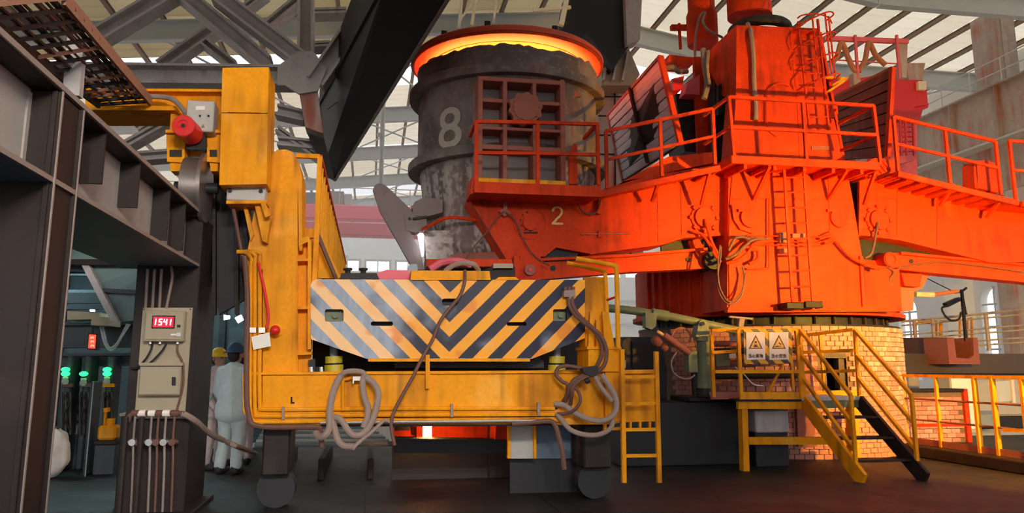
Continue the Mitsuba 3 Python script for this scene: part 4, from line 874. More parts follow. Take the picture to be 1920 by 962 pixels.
kb = thing('hose_clamp', 'dark clamp knot where the right-hand hoses meet', 'clamp')
part(kb, 'clamp', prism([(1092, 690), (1120, 686), (1124, 700), (1110, 706), (1096, 700)], YF - .36, .16), 'rubber'); part(kb, 'stud', rod(P(1105, 712, YF - .35), P(1098, 716, YF - .35), .03, 8), 'black')
sk = thing('hose_socket', 'brown socket block with cable ends on the right of the striped plate', 'socket')
part(sk, 'block', prism([(1058, 545), (1078, 543), (1079, 556), (1058, 557)], YT - .1, .1), 'hose_grey')
for px in (1060, 1067, 1074): part(sk, 'plug', rod(P(px, 545, YT - .06), P(px + 1, 538, YT - .06), .022, 8), 'hose_brown')
part(sk, 'outlet', rod(P(1069, 556, YT - .06), P(1069, 564, YT - .06), .035, 10), 'beige')
# ================================================================== THE LADLE
YA = 14.2
ax = P(951, 300, YA); XA = ax[0]
def zs(py): return Z(951, py, YA)
def rs(px, py): return abs(X(px, py, YA) - XA)
def ladle_fn(p, n, uv):
    ang = dr.atan2(p.y - YA, p.x - XA)
    a = fbm(ang * 3.0, p.z * 1.3, 5.0, 4); st = fbm(ang * 14.0, p.z * 1.1 + 9.0, 2.0, 3); f = fbm(ang * 26.0, p.z * 14.0, 1.0, 3)
    base = mix((0.105, 0.078, 0.072), (0.20, 0.150, 0.135), smoothstep(0.35, 0.7, a))
    pale = smoothstep(0.40, 0.66, 0.55 * st + 0.45 * f)
    low = smoothstep(zs(322), zs(362), p.z)
    base = mix(base, (0.42, 0.36, 0.335), pale * low * 0.95)
    base = mix(base, (0.24, 0.20, 0.18), smoothstep(0.58, 0.75, f) * 0.4)
    rust = smoothstep(0.56, 0.74, fbm(ang * 5.0 + 3.0, p.z * 2.2, 8.0, 3))
    return mix(base, (0.17, 0.05, 0.03), rust * 0.45)
painted('ladle_steel', ladle_fn, 0.7)
la = thing('steel_ladle', 'huge dark steel ladle numbered 8 with glowing hot rim', 'ladle')
RF = rs(783, 150)
zt = Z(951, 84, YA - RF); zbot = zs(492)
r_top, r_mid, r_low = RF, rs(784, 260), rs(802, 470)
# shell with a ragged slag-crusted lip
prof = [(0.0, zbot), (r_low * .92, zbot), (r_low, zbot + .12), (rs(795, 400), zs(400)), (r_mid, zs(300)), (r_mid, zs(200)), (r_top, zs(150)), (r_top, zt - .05), (r_top - .02, zt), (r_top - .2, zt), (r_top - .25, zt - .6)]
sh = lathe(prof, (XA, YA), 128)
up_ = sh.vertices[:, 2] > zt - .06
ang = np.arctan2(sh.vertices[:, 1] - YA, sh.vertices[:, 0] - XA)
sh.vertices[up_, 2] += ((meshkit.fbm(np.column_stack([np.cos(ang) * 9, np.sin(ang) * 9, ang * 0]), 4) - .5) * .16)[up_]
part(la, 'shell', sh, 'ladle_steel', smooth=40)
scene['hot_lining'] = {'type': 'twosided', 'bsdf': {'type': 'principled', 'base_color': {'type': 'rgb', 'value': [.5, .12, .04]}, 'roughness': .9}}
part(la, 'molten_steel', disc((XA, YA, zt - .5), (0, 0, 1), r_top - .22, .02, 48), 'hot_lining', emitter={'type': 'area', 'sampling_weight': 0.6, 'radiance': {'type': 'rgb', 'value': [10, 3, .6]}}, label='glowing molten steel')
def ring(py, t, w, name='stiffening_ring'):
    z = zs(py); r = r_mid + .02
    return part(la, name, lathe([(r - .05, z - t / 2), (r + w - .015, z - t / 2), (r + w, z - t / 2 + .02), (r + w, z + t / 2 - .02), (r + w - .015, z + t / 2), (r - .05, z + t / 2)], (XA, YA), 96), 'ladle_steel', smooth=40)
ring(192, .16, .15); ring(325, .16, .15)
# painted number, wrapped on the shell
plain('chalk_paint', (0.40, 0.34, 0.29), 0.8)
p8 = P(843, 241, YA - r_mid * .85); a8 = math.asin((X(843, 241, YA - 1.1) - XA) / r_mid)
t8 = meshkit.text_mesh('8', .66, .012, True); t8 = t8.subdivide().subdivide()
t8.vertices -= t8.bounds.mean(0); t8.vertices[:, 0] *= 1.02
th = a8 + t8.vertices[:, 0] / r_mid; rr = r_mid + .005 + t8.vertices[:, 2] + .006
t8.vertices = np.column_stack([XA + rr * np.sin(th), YA - rr * np.cos(th), Z(843, 241, YA - 1.1) + t8.vertices[:, 1]])
part(la, 'painted_number', t8, 'chalk_paint', label='chalky grey figure 8 painted on the side')
# trunnion block: welded grid box with the trunnion pin cover
plain('grid_back_paint', (0.30, 0.25, 0.235), 0.8)
plain('cover_glow_red', (0.46, 0.06, 0.025), 0.6)  # red glow on the cover put into its base colour
plain('hot_red_brown', (0.30, 0.085, 0.055), 0.6)
YB = YA - RF - .42
cols = [(896, 905), (943, 951), (999, 1006), (1051, 1060)]; rows = [(147, 155), (187, 194), (239, 245), (273, 282), (338, 347)]
x0, x1 = X(896, 240, YB), X(1060, 240, YB)
for i, (a, b) in enumerate(cols):
    part(la, 'trunnion_grid__upright', cbox((X(a, 240, YB), YB, Z(a, 347, YB)), (X(b, 240, YB), YA - 1.1, Z(a, 149, YB)), .008), 'hot_red_brown')
for i, (a, b) in enumerate(rows):
    part(la, 'trunnion_grid__rail', cbox((x0, YB + (.0 if i in (0, 4) else .015), Z(978, b, YB)), (x1, YA - 1.15, Z(978, a, YB)), .008), 'hot_red_brown')
part(la, 'trunnion_grid__back_plate', cbox((x0, YA - RF - .02, Z(978, 347, YB)), (x1, YA - 1.1, Z(978, 149, YB)), .01), 'grid_back_paint')
ct_ = P(986, 203, YB - .08)
g = Point(0, 0).buffer(.25, 14)
for i in range(10):
    t = i * math.pi / 5 + .2; g = g.union(Point(.225 * math.cos(t), .225 * math.sin(t)).buffer(.055, 8))
part(la, 'trunnion_cover', sweep(g, ct_, ct_ + (0, .14, 0)), 'hot_red_brown', label='round scalloped trunnion cover')
part(la, 'trunnion_pin', rod(ct_ - (0, .02, 0), ct_ + (0, .9, 0), .20, 28), 'hot_red_brown')
for i in range(8):
    t = i * math.pi / 4 + .2; q = ct_ + (.215 * math.cos(t), -.015, .215 * math.sin(t)); part(la, 'trunnion_cover__bolt', rod(q, q + (0, .03, 0), .02, 6), 'hot_red_brown')
part(la, 'side_bracket', prism([(1060, 163), (1075, 166), (1090, 180), (1062, 186)], YA - 1.35, .12), 'hot_red_brown')
part(la, 'hook_plate', prism([(1060, 235), (1075, 236), (1072, 262), (1064, 275), (1062, 300), (1060, 300)], YA - 1.4, .08), 'hot_red_brown')
# tilting lug and foot brackets
YLg = YA - 1.0
plain('lug_paint', (0.20, 0.155, 0.15), 0.7)
part(la, 'tilting_lug', prism([(699, 356), (703, 347), (712, 344), (722, 347), (730, 354), (769, 391), (775, 400), (766, 430), (788, 470), (796, 506), (775, 506), (765, 488), (738, 440), (712, 395)], YLg, .14), 'lug_paint', label='long grey tilting lug')
part(la, 'lug_eye', rod(P(712, 355, YLg - .03), P(712, 355, YLg + .17), .10, 20), 'lug_paint')
part(la, 'foot_bracket', prism([(772, 388), (778, 378), (795, 370), (830, 374), (830, 398), (800, 406), (776, 404)], YLg - .05, .5), 'lug_paint')
part(la, 'foot_bracket', prism([(758, 402), (776, 398), (800, 408), (800, 424), (780, 436), (762, 432)], YLg - .03, .3), 'lug_paint')
part(la, 'foot_bracket', prism([(796, 432), (850, 432), (850, 500), (800, 500)], YLg + .02, .4), 'ladle_steel')
part(la, 'bracket_rib', prism([(774, 408), (800, 404), (802, 408), (775, 412)], YLg - .1, .2), 'steel_brown'); part(la, 'bracket_pin', rod(P(768, 410, YLg - .06), P(768, 410, YLg), .025, 8), 'black')
part(la, 'foot_plate', lathe([(r_low * .75, zbot - .16), (r_low + .06, zbot - .16), (r_low + .06, zbot - .02), (r_low * .75, zbot - .02)], (XA, YA), 64), 'hot_red_brown')
part(la, 'nozzle', lathe([(.0, zbot - .5), (.22, zbot - .5), (.3, zbot - .1), (0.0, zbot - .1)], (XA + .2, YA - .3), 32), 'steel_brown')
part(la, 'slide_gate', cbox((XA - .5, YA - 1.0, zbot - .38), (XA + .7, YA + .3, zbot - .16), .02), 'steel_brown')
part(la, 'purge_pipe', tube([P(792, 430, YLg - .2), P(812, 420, YLg - .35), P(842, 408, YLg - .5), P(890, 412, YLg - .5), P(910, 412, YLg - .45)], .03, 8, 4), 'red_paint', label='thin red pipe along the foot of the ladle')
# cover
lc = thing('ladle_cover', 'round ladle cover with a glowing orange underside', 'cover')
RL = RF + .10
zl = Z(951, 60, YA - RL)
part(lc, 'plate', lathe([(0, zl + .22), (RL - .03, zl + .16), (RL, zl + .13), (RL, zl + .02), (RL - .03, zl), (RL - .34, zl), (RL - .36, zl + .03), (0, zl + .03)], (XA, YA), 96), 'cover_glow_red', smooth=40)
part(lc, 'lining', lathe([(0, zl + .025), (RL - .36, zl + .025), (RL - .36, zl + .0), (0.0, zl - .01)], (XA, YA), 64), 'hot_lining', emitter={'type': 'area', 'sampling_weight': 2.0, 'radiance': {'type': 'rgb', 'value': [7.5, 3.6, .75]}}, label='incandescent lining')
part(lc, 'rim_bead', lathe([(RL + .0, zl + .03), (RL + .03, zl + .04), (RL + .03, zl + .10), (RL, zl + .11)], (XA, YA), 96), 'cover_glow_red')
for t in (-2.5, -1.95, -1.2, -.6): part(lc, 'lifting_lug', cbox((XA + .9 * RL * math.cos(t) - .05, YA + .9 * RL * math.sin(t) - .03, zl + .15), (XA + .9 * RL * math.cos(t) + .05, YA + .9 * RL * math.sin(t) + .03, zl + .3), .01), 'steel_brown')
# cover-lifting frame behind the ladle
lf = thing('lattice_tower', 'pale lattice tower with a black hood standing behind the ladle cover', 'tower')
for (x0, y0, x1, y1, w) in ((860, 54, 868, -20, 6), (884, 48, 896, -20, 6), (860, 40, 890, 0, 4), (925, 46, 932, -10, 5), (1052, 48, 1064, -10, 10), (1000, 20, 1070, 14, 6)):
    part(lf, 'member', bar(P(x0, y0, 17.5), P(x1, y1, 17.5), w / FPX * 17.5, w / FPX * 17.5), 'pale_steel')
part(lf, 'hopper', prism([(1062, 10), (1068, -20), (1180, -20), (1178, 88), (1150, 130), (1128, 96), (1100, 60), (1060, 44)], 17.8, .8), 'steel_dark', label='black hanging hood')
part(lf, 'hood_edge', prism([(1172, -10), (1204, -10), (1200, 74), (1176, 84)], 17.6, .5), 'rusty_girder')
part(lf, 'duct', prism([(1128, 96), (1176, 84), (1200, 140), (1186, 160), (1128, 160)], 18.2, .6), 'beige')
for px in (1140, 1158, 1176): part(lf, 'duct_rib', prism([(px, 96), (px + 4, 96), (px - 6, 150), (px - 10, 150)], 18.1, .1), 'steel_grey')
part(lf, 'column', prism([(1122, 150), (1200, 150), (1206, 480), (1126, 480)], 19.0, .6), 'rusty_girder')
for py in (180, 216, 252, 288): part(lf, 'column_seam', prism([(1122, py), (1200, py), (1200, py + 2), (1122, py + 2)], 18.97, .03), 'steel_brown')
for px in (1152, 1180): part(lf, 'column_seam', prism([(px, 150), (px + 2, 150), (px + 4, 480), (px + 2, 480)], 18.97, .03), 'steel_brown')
wl = thing('bright_slit', 'glowing strip standing in for a bright gap between tilting lug and ladle foot', 'lamp')  # emissive strip put in for a bright gap, no lamp known here
part(wl, 'tube', prism([(783, 440), (787, 437), (793, 437), (796, 443), (795, 479), (791, 481)], YLg - .12, .06), 'paper', emitter={'type': 'area', 'sampling_weight': 0.4, 'radiance': {'type': 'rgb', 'value': [1.2, 1.25, 1.3]}}); part(wl, 'holder', prism([(785, 430), (793, 430), (795, 440), (785, 440)], YLg - .1, .1), 'lug_paint')
# tundish-top clutter between plate and ladle
tc = thing('flow_shroud', 'pale red clutter of shroud holder and pipes on the tundish top under the ladle', 'shroud holder')
part(tc, 'beam', prism([(800, 486), (960, 486), (960, 500), (800, 500)], 11.2, .2), 'red_paint'); part(tc, 'beam', prism([(925, 494), (962, 494), (962, 503), (925, 503)], 11.0, .2), 'beige')
part(tc, 'arm', tube([P(806, 505, 11), P(830, 492, 11), P(860, 490, 10.9), P(884, 497, 10.9)], .05), 'pink_red')
part(tc, 'post', cbox((P(918, 520, 11.1)[0], 11.1, 0), (P(966, 520, 11.1)[0], 11.4, Z(940, 500, 11.1)), .01), 'steel_brown')
# ================================================================== THE RED LADLE TURRET
tu = thing('ladle_turret', 'big red ladle turret with arms, platforms, ladders and tower', 'turret')
def tp(name, pts, y, d, mat='red_paint', holes=(), **k): return part(tu, name, prism(pts, y, d, holes=holes), mat, **k)
dl, dr_ = ray(1192, 565)[:2], ray(1688, 565)[:2]; dl, dr_ = dl / np.linalg.norm(dl), dr_ / np.linalg.norm(dr_)
bis = (dl + dr_) / np.linalg.norm(dl + dr_); sn = math.sin(math.acos(float(dl @ dr_)) / 2)      # the drum fits between its two visible edges
DT = 12.32 / (bis[1] - sn); XT, YTX, RT = bis[0] * DT, bis[1] * DT, sn * DT
ztop, zdr = Z(1500, 482, YTX - RT) - .2, Z(1500, 585, YTX - RT)
YP = 12.15                                                    # centre panel front
part(tu, 'drum', lathe([(RT - .1, ztop + .2), (RT, ztop + .2), (RT, zdr), (RT - .1, zdr)], (XT, YTX), 96), 'red_paint', smooth=40)
part(tu, 'drum_top', lathe([(0, ztop + .2), (RT - .05, ztop + .2), (RT - .05, ztop + .1), (0, ztop + .1)], (XT, YTX), 64), 'red_paint')
part(tu, 'base_flange', lathe([(RT - .2, zdr + .03), (RT + .07, zdr + .03), (RT + .07, zdr - .04), (RT - .2, zdr - .04)], (XT, YTX), 96), 'red_paint')
for i in range(15):
    t = math.radians(-172 + i * 5.2); c, s = math.cos(t), math.sin(t)
    q = np.array([XT + (RT + .02) * c, YTX + (RT + .02) * s, 0])
    part(tu, 'drum__rib', bar(q + (0, 0, zdr), q + (0, 0, ztop + .18), .03 + .02 * (i % 2), .06, up=(c, s, 0)), 'red_paint')
sb = part(tu, 'slewing_ring', lathe([(RT * .80, zdr - .04), (RT * .88, zdr - .04), (RT * .88, zdr - .26), (RT * .80, zdr - .26)], (XT, YTX), 72), 'steel_dark', label='dark slewing ring')
for i in range(20):
    t = -math.pi * (i + .5) / 20; c, s = math.cos(t), math.sin(t)
    part(tu, 'slewing_ring__bolt', rod((XT + RT * .9 * c, YTX + RT * .9 * s, zdr - .22), (XT + RT * .9 * c, YTX + RT * .9 * s, zdr - .05), .03, 6), 'steel_brown')
# centre panel: flat red front of the slewing body, tapered
CPL = [(1374, 316), (1586, 318), (1596, 380), (1612, 480), (1617, 579), (1368, 581), (1366, 470), (1368, 390)]
tp('centre_panel', CPL, YP, .06)
tp('centre_side', [(1366, 316), (1376, 316), (1371, 390), (1371, 581), (1363, 581)], YP + .02, 1.4)
tp('centre_side', [(1580, 318), (1588, 318), (1600, 380), (1616, 480), (1620, 579), (1612, 579), (1608, 480), (1592, 390)], YP + .02, 1.4)
tp('panel_seam', [(1374, 371), (1592, 372), (1592, 374), (1374, 373)], YP - .012, .012)
tp('panel_seam', [(1553, 316), (1555, 316), (1558, 448), (1556, 448)], YP - .012, .012)
for px in (1405, 1572):
    c = P(px, 409, YP); part(tu, 'pin_cover', rod(c + (0, .02, 0), c - (0, .05, 0), .165, 32), 'red_paint')
    part(tu, 'cover_tab', prism([(px - 20, 392), (px + 6, 391), (px + 6, 396), (px - 20, 397)], YP - .05, .05), 'red_paint')
tp('curved_gusset', [(1372, 384), (1378, 384), (1382, 405), (1392, 424), (1410, 434), (1410, 438), (1388, 430), (1376, 412)], YP - .05, .05)
tp('lower_lip', [(1366, 576), (1690, 575), (1692, 584), (1364, 586)], YP - .05, .12)
# ---- left front arm
YM = 12.35
ARM = [(888, 362), (900, 357), (1125, 357), (1210, 331), (1345, 309), (1358, 318), (1362, 436), (1283, 441), (1242, 455), (1180, 463), (1107, 473), (1043, 460), (1020, 477), (962, 478)]
hl = [oval(906, 374, 5), oval(991, 375, 5.5), oval(1077, 376, 5.5)]
tp('arm_plate', ARM, YM, .06, holes=hl)
tp('arm_backing', [(900, 366), (1120, 362), (1210, 340), (1340, 320), (1350, 430), (1283, 436), (1180, 455), (1030, 468), (965, 470)], YM + .12, .04, 'steel_brown')
tp('arm_rear_plate', [(888, 362), (1125, 357), (1345, 309), (1361, 320), (1361, 437), (1283, 441), (1180, 463), (1020, 477), (962, 478)], YM + .6, .06)
tp('arm_end_flange', [(882, 364), (888, 360), (964, 480), (958, 487), (950, 487), (880, 374)], YM - .05, .75)
tp('arm_bottom_flange', [(960, 476), (1021, 476), (1043, 459), (1107, 471), (1107, 476), (1043, 464), (1022, 481), (960, 481)], YM - .03, .65)
tp('arm_bottom_flange', [(1107, 472), (1180, 462), (1242, 454), (1283, 440), (1361, 436), (1361, 441), (1283, 446), (1242, 459), (1180, 467), (1107, 477)], YM - .03, .65)
tp('arm_seam', [(1232, 326), (1234, 326), (1236, 452), (1234, 453)], YM - .01, .01)
tp('arm_seam', [(1276, 320), (1278, 320), (1280, 440), (1278, 440)], YM - .01, .01)
tp('arm_seam', [(1276, 359), (1355, 357), (1355, 359), (1276, 361)], YM - .01, .01)
c = P(994, 418, YM)
part(tu, 'arm_hub', ringbar(c - (0, .02, 0), (0, 1, 0), .26, .02, .02), 'red_paint'); part(tu, 'arm_hub', rod(c + (0, .01, 0), c - (0, .06, 0), .125, 28), 'red_paint')
for i in range(6):
    t = math.pi * (.6 + i * .18); q = c + (.16 * math.cos(t), -.02, .16 * math.sin(t) + .02); part(tu, 'arm_hub__bolt', rod(q, q + (0, .02, 0), .014, 6), 'steel_brown')
part(tu, 'arm_hub__clip', bar(P(982, 436, YM - .02), P(1008, 436, YM - .02), .02, .02), 'steel_brown')
plain('sign_yellow', (0.72, 0.42, 0.12), 0.6)
part(tu, 'painted_number', flat_text('2', .30, P(1045, 404, YM - .012), .008, False), 'sign_yellow', label='yellowish figure 2 painted on the arm')
tp('wire_box', [(944, 356), (951, 356), (951, 392), (958, 400), (946, 406), (936, 396), (944, 390)], YM - .1, .1, 'hot_red_brown')
for lab_, q in (('thin brown cable running down across the red arm from the bracket box', [(948, 398), (965, 412), (978, 442), (990, 465), (1008, 485), (1030, 498)]), ('thin rusty wire from the bracket box down to the left over the ladle', [(945, 396), (930, 412), (915, 432), (890, 462), (872, 488)])):
    solo('cable', lab_, 'cable', tube([P(x, y, YM - .12) for x, y in q], .012, 6), 'hose_brown')
solo('cable', 'brown cable sagging below the platform at the arm shoulder', 'cable', tube([P(x, y, YM - .1) for x, y in ((1082, 378), (1090, 394), (1104, 402), (1120, 396), (1128, 370))], .014, 6), 'hose_brown')
tp('cable_lug', [(1070, 357), (1084, 357), (1086, 372), (1078, 380), (1072, 372)], YM - .08, .08, 'hot_red_brown'); tp('arm_stay', [(1126, 356), (1133, 356), (1126, 402), (1120, 400)], YM - .1, .08)
tp('arm_pipe_seam', [(1090, 438), (1180, 437), (1180, 439), (1090, 440)], YM - .03, .03, 'hot_red_brown'); tp('pipe_clip', [(1122, 433), (1128, 433), (1128, 445), (1122, 445)], YM - .04, .04)
# ---- hanging bracket and lower link, left
tp('link_bracket', [(976, 478), (1014, 478), (1014, 528), (966, 528)], YM - .1, .5)
tp('link_bracket_rib', [(964, 480), (974, 480), (972, 528), (964, 528)], YM - .2, .6)
c = P(992, 507, YM - .1); part(tu, 'link_pin', rod(c, c - (0, .08, 0), .085, 20), 'hot_red_brown'); part(tu, 'link_pin', rod(c - (0, .08, 0), c - (0, .1, 0), .03, 8), 'bright_red')
tp('lower_link', [(1014, 487), (1100, 482), (1327, 467), (1331, 503), (1180, 510), (1014, 524)], YM + .15, .3)
tp('link_flange', [(1014, 484), (1180, 476), (1327, 464), (1327, 469), (1180, 481), (1014, 489)], YM + .05, .5)
c = P(1037, 503, YM + .14); part(tu, 'link_hole', rod(c, c + (0, .01, 0), .045, 16), 'black')
c = P(1290, 487, YM + .15); part(tu, 'link_hole', rod(c, c - (0, .02, 0), .04, 16), 'steel_brown')
tp('dark_gap_shade', [(1020, 482), (1042, 462), (1086, 470), (1080, 488), (1022, 490)], YM + .1, .05, 'steel_dark')  # dark plates paint in the shade between arm and link
tp('dark_gap_shade', [(1240, 462), (1284, 446), (1362, 442), (1366, 470), (1240, 472)], YM + .3, .05, 'steel_dark')
tp('gap_cylinder', [(1290, 452), (1310, 448), (1322, 466), (1296, 470)], YM + .2, .1)
c = P(1338, 488, YM); part(tu, 'link_pin', rod(c + (0, .5, 0), c, .15, 24), 'steel_dark')
# ---- arm hubs beside the centre panel
for px, py in ((1319, 409), (1645, 413)):
    c = P(px, py, YM)
    part(tu, 'pivot_hub', rod(c + (0, .02, 0), c - (0, .08, 0), .17, 28), 'red_paint'); part(tu, 'pivot_hub', ringbar(c - (0, .03, 0), (0, 1, 0), .2, .05, .03), 'red_paint')
    for i in range(8):
        t = i * math.pi / 4; q = c + (.23 * math.cos(t), -.03, .23 * math.sin(t)); part(tu, 'pivot_hub__tab', bar(q - (.03 * math.cos(t), 0, .03 * math.sin(t)), q + (.03 * math.cos(t), 0, .03 * math.sin(t)), .06, .05, up=(0, 1, 0)), 'red_paint')
# ---- right arm
RARM = [(1612, 318), (1640, 300), (1686, 326), (1904, 380), (2060, 404), (2060, 500), (1920, 488), (1860, 490), (1690, 448), (1630, 440), (1610, 443)]
tp('arm_plate', RARM, YM, .06)
tp('arm_rear_plate', RARM, YM + .6, .06)
tp('arm_bottom_flange', [(1610, 440), (1632, 438), (1692, 445), (1862, 487), (1922, 485), (2060, 498), (2060, 503), (1920, 491), (1860, 493), (1690, 451), (1630, 443)], YM - .03, .66)
tp('arm_seam', [(1682, 326), (1684, 326), (1684, 446), (1682, 446)], YM - .01, .01); tp('arm_seam', [(1757, 345), (1759, 345), (1759, 462), (1757, 462)], YM - .01, .01)
tp('arm_seam', [(1612, 369), (1682, 371), (1682, 373), (1612, 371)], YM - .01, .01)
tp('lower_link', [(1690, 474), (1700, 476), (1920, 497), (2060, 512), (2060, 545), (1920, 529), (1700, 507), (1664, 502), (1664, 474)], YM + .1, .3)
tp('link_flange', [(1690, 472), (1920, 494), (2060, 509), (2060, 513), (1920, 498), (1690, 477)], YM + .02, .5)
c = P(1708, 490, YM + .1); part(tu, 'link_hole', rod(c, c - (0, .012, 0), .04, 16), 'black')
c = P(1668, 487, YM); part(tu, 'link_pin', rod(c + (0, .4, 0), c - (0, .03, 0), .13, 24), 'red_paint'); part(tu, 'link_pin', ringbar(c - (0, .05, 0), (0, 1, 0), .1, .03, .03), 'red_paint')
tp('dark_gap_shade', [(1606, 446), (1690, 452), (1860, 494), (1700, 478), (1620, 500)], YM + .3, .05, 'steel_dark')  # same painted shade under the right arm
tp('cylinder_bracket', [(1684, 510), (1742, 516), (1730, 540), (1714, 548), (1712, 582), (1688, 586)], YM + .4, .5, 'hot_red_brown')
tp('cylinder_bracket', [(1690, 512), (1730, 514), (1724, 538), (1696, 536)], YM + .2, .2, 'red_paint')
part(tu, 'push_rod', rod(P(1716, 552, YM + .6), P(1750, 553, YM + .6), .05, 12), 'steel_grey'); part(tu, 'push_rod', rod(P(1748, 553, YM + .6), P(1796, 546, YM + .7), .035, 10), 'hot_red_brown')
tp('drum_side_panel', [(1620, 500), (1686, 505), (1691, 577), (1624, 579)], YP + .1, .06)
part(tu, 'drum_side_edge', prism([(1612, 480), (1618, 480), (1624, 580), (1618, 580)], YP - .04, .06), 'red_paint')
# ---- platforms and railings
def railing(pts_top, post_h, y, dirty='red_paint', mid=.5, r=.026, posts=None, name='arm_railing'):
    tops = [P(a, b, y) for a, b in pts_top]
    for a, b in zip(tops[:-1], tops[1:]):
        part(tu, name + '__rail', bar(a, b, 2 * r, 2 * r), dirty); part(tu, name + '__rail', bar(a - (0, 0, post_h * mid), b - (0, 0, post_h * mid), 1.8 * r, 1.8 * r), dirty)
    for t in (posts or tops): part(tu, name + '__post', bar(t, t - (0, 0, post_h), 2 * r, 2 * r), dirty)
    return tops
YFR = 11.55
ph = abs(Z(892, 228, YFR) - Z(892, 346, YFR))
tops = railing([(893, 228), (1008, 230), (1120, 233)], ph, YFR)
part(tu, 'platform_deck', (lambda a, b: cbox((a[0], YFR - .05, a[2] - .1), (b[0], YM + .1, a[2]), .01))(P(888, 345, YFR), P(1124, 347, YFR)), 'red_paint')
part(tu, 'platform_edge', (lambda a, b: cbox((a[0], YFR - .08, a[2] - .13), (b[0], YFR - .03, a[2] + .04), .006))(P(888, 347, YFR), P(1124, 347, YFR)), 'red_paint')
part(tu, 'platform_toe', (lambda a, b: cbox((a[0], YFR + .35, a[2]), (b[0], YFR + .4, a[2] + .1), .006))(P(896, 346, YFR + .4), P(1060, 346, YFR + .4)), 'yellow_paint')
part(tu, 'arm_railing__side_rail', bar(tops[0], tops[0] + (0, .8, 0), .05, .05), 'red_paint'); part(tu, 'arm_railing__side_rail', bar(tops[2], tops[2] + (0, .8, 0), .05, .05), 'red_paint')
tp('fin_plate', [(1067, 286), (1077, 268), (1082, 272), (1083, 345), (1068, 345)], YFR + .3, .06, 'red_paint')
tp('fin_plate', [(886, 330), (894, 332), (892, 362), (882, 364)], YFR + .1, .6, 'red_paint')
# left inclined walkway
WK = []
def walkway(y0, y1, A, B, posts, topA, topB, ph, t=.09):
    WK.append(1); wn = 'walkway' + (f'_{len(WK) - 1:03d}' if len(WK) > 1 else ''); a, b = P(*A, y0), P(*B, y0)
    n = 26
    for i in range(n):
        p_, q_ = a + (b - a) * i / n, a + (b - a) * (i + .8) / n
        part(tu, wn + '__plank', hull([p_, q_, p_ + (0, y1 - y0, 0), q_ + (0, y1 - y0, 0), p_ - (0, 0, .03), q_ - (0, 0, .03), p_ + (0, y1 - y0, -.03), q_ + (0, y1 - y0, -.03)]), 'red_paint', smooth=False)
    part(tu, wn + '__stringer', bar(a + (0, -.03, -t / 2), b + (0, -.03, -t / 2), .05, t), 'red_paint'); part(tu, wn + '__stringer', bar(a + (0, y1 - y0, -t / 2), b + (0, y1 - y0, -t / 2), .05, t), 'red_paint')
    ta, tb = P(*topA, y0), P(*topB, y0)
    part(tu, wn + '__rail', bar(ta, tb, .05, .05), 'red_paint'); part(tu, wn + '__rail', bar(ta - (0, 0, ph / 2), tb - (0, 0, ph / 2), .045, .045), 'red_paint')
    for s in posts:
        q = ta + (tb - ta) * s; part(tu, wn + '__post', bar(q, q - (0, 0, ph), .05, .05), 'red_paint')
walkway(11.7, 12.4, (1124, 360), (1348, 311), (0, .5, 1), (1136, 246), (1336, 204), abs(Z(1136, 246, 11.7) - Z(1140, 354, 11.7)))
walkway(11.7, 12.4, (1680, 322), (1905, 377), (0, .5, 1), (1675, 219), (1866, 265), abs(Z(1770, 240, 11.7) - Z(1770, 341, 11.7)))
walkway(11.7, 12.4, (1912, 378), (2040, 392), (0, .5, 1), (1892, 264), (2030, 276), abs(Z(1896, 264, 11.7) - Z(1896, 374, 11.7)))
part(tu, 'fallen_grating', cat(*[bar(P(1222 + 9 * i, 338 - 4 * i, 12.5), P(1262 + 8 * i, 302 - 2 * i, 12.6), .05, .03) for i in range(6)]), 'red_paint', label='red grating bars lying on the walkway')
tp('sloping_cover', [(1168, 340), (1252, 294), (1336, 285), (1344, 304), (1240, 326)], 12.45, .5)
tp('grating_pack', [(1614, 312), (1640, 296), (1680, 300), (1676, 320), (1624, 334)], 11.95, .4)
for i in range(6): part(tu, 'grating_pack__bar', bar(P(1616 + 8 * i, 316 - 2.6 * i, 11.93), P(1630 + 8 * i, 334 - 3 * i, 11.93), .035, .03), 'red_paint')
for px in range(1700, 1900, 26): tp('grating_tooth', [(px, 334 + (px - 1700) * .24), (px + 15, 337 + (px - 1700) * .24), (px + 15, 341 + (px - 1700) * .24), (px, 338 + (px - 1700) * .24)], 11.75, .6)
tp('walkway_box', [(1829, 302), (1850, 300), (1870, 308), (1872, 362), (1832, 352)], 12.6, .3); tp('walkway_box', [(1826, 306), (1832, 304), (1834, 354), (1828, 352)], 12.4, .3)
# tower platform
YTP = 11.5
pa, pb = P(1372, 300, YTP), P(1645, 304, YTP); zpl = (pa[2] + pb[2]) / 2
part(tu, 'tower_deck', cbox((pa[0], YTP, zpl - .05), (pb[0], 12.6, zpl), .008), 'red_paint')
part(tu, 'tower_deck__edge', cbox((pa[0] - .02, YTP - .04, zpl - .10), (pb[0] + .02, YTP, zpl + .03), .006), 'red_paint')
part(tu, 'tower_deck__edge', cbox((pa[0] - .02, YTP, zpl - .10), (pa[0] + .03, 12.6, zpl + .03), .006), 'red_paint'); part(tu, 'tower_deck__edge', cbox((pb[0] - .03, YTP, zpl - .10), (pb[0] + .02, 12.6, zpl + .03), .006), 'red_paint')
for t in np.linspace(.1, .9, 5):
    x = pa[0] + (pb[0] - pa[0]) * t; part(tu, 'tower_deck__joist', cbox((x - .03, YTP + .05, zpl - .16), (x + .03, 12.3, zpl - .05), .006), 'red_paint')
tz = Z(1500, 190, YTP)
tops = [np.array([X(1367, 190, YTP), YTP, tz]), np.array([X(1505, 190, YTP), YTP, tz]), np.array([X(1637, 192, YTP), YTP, tz])]
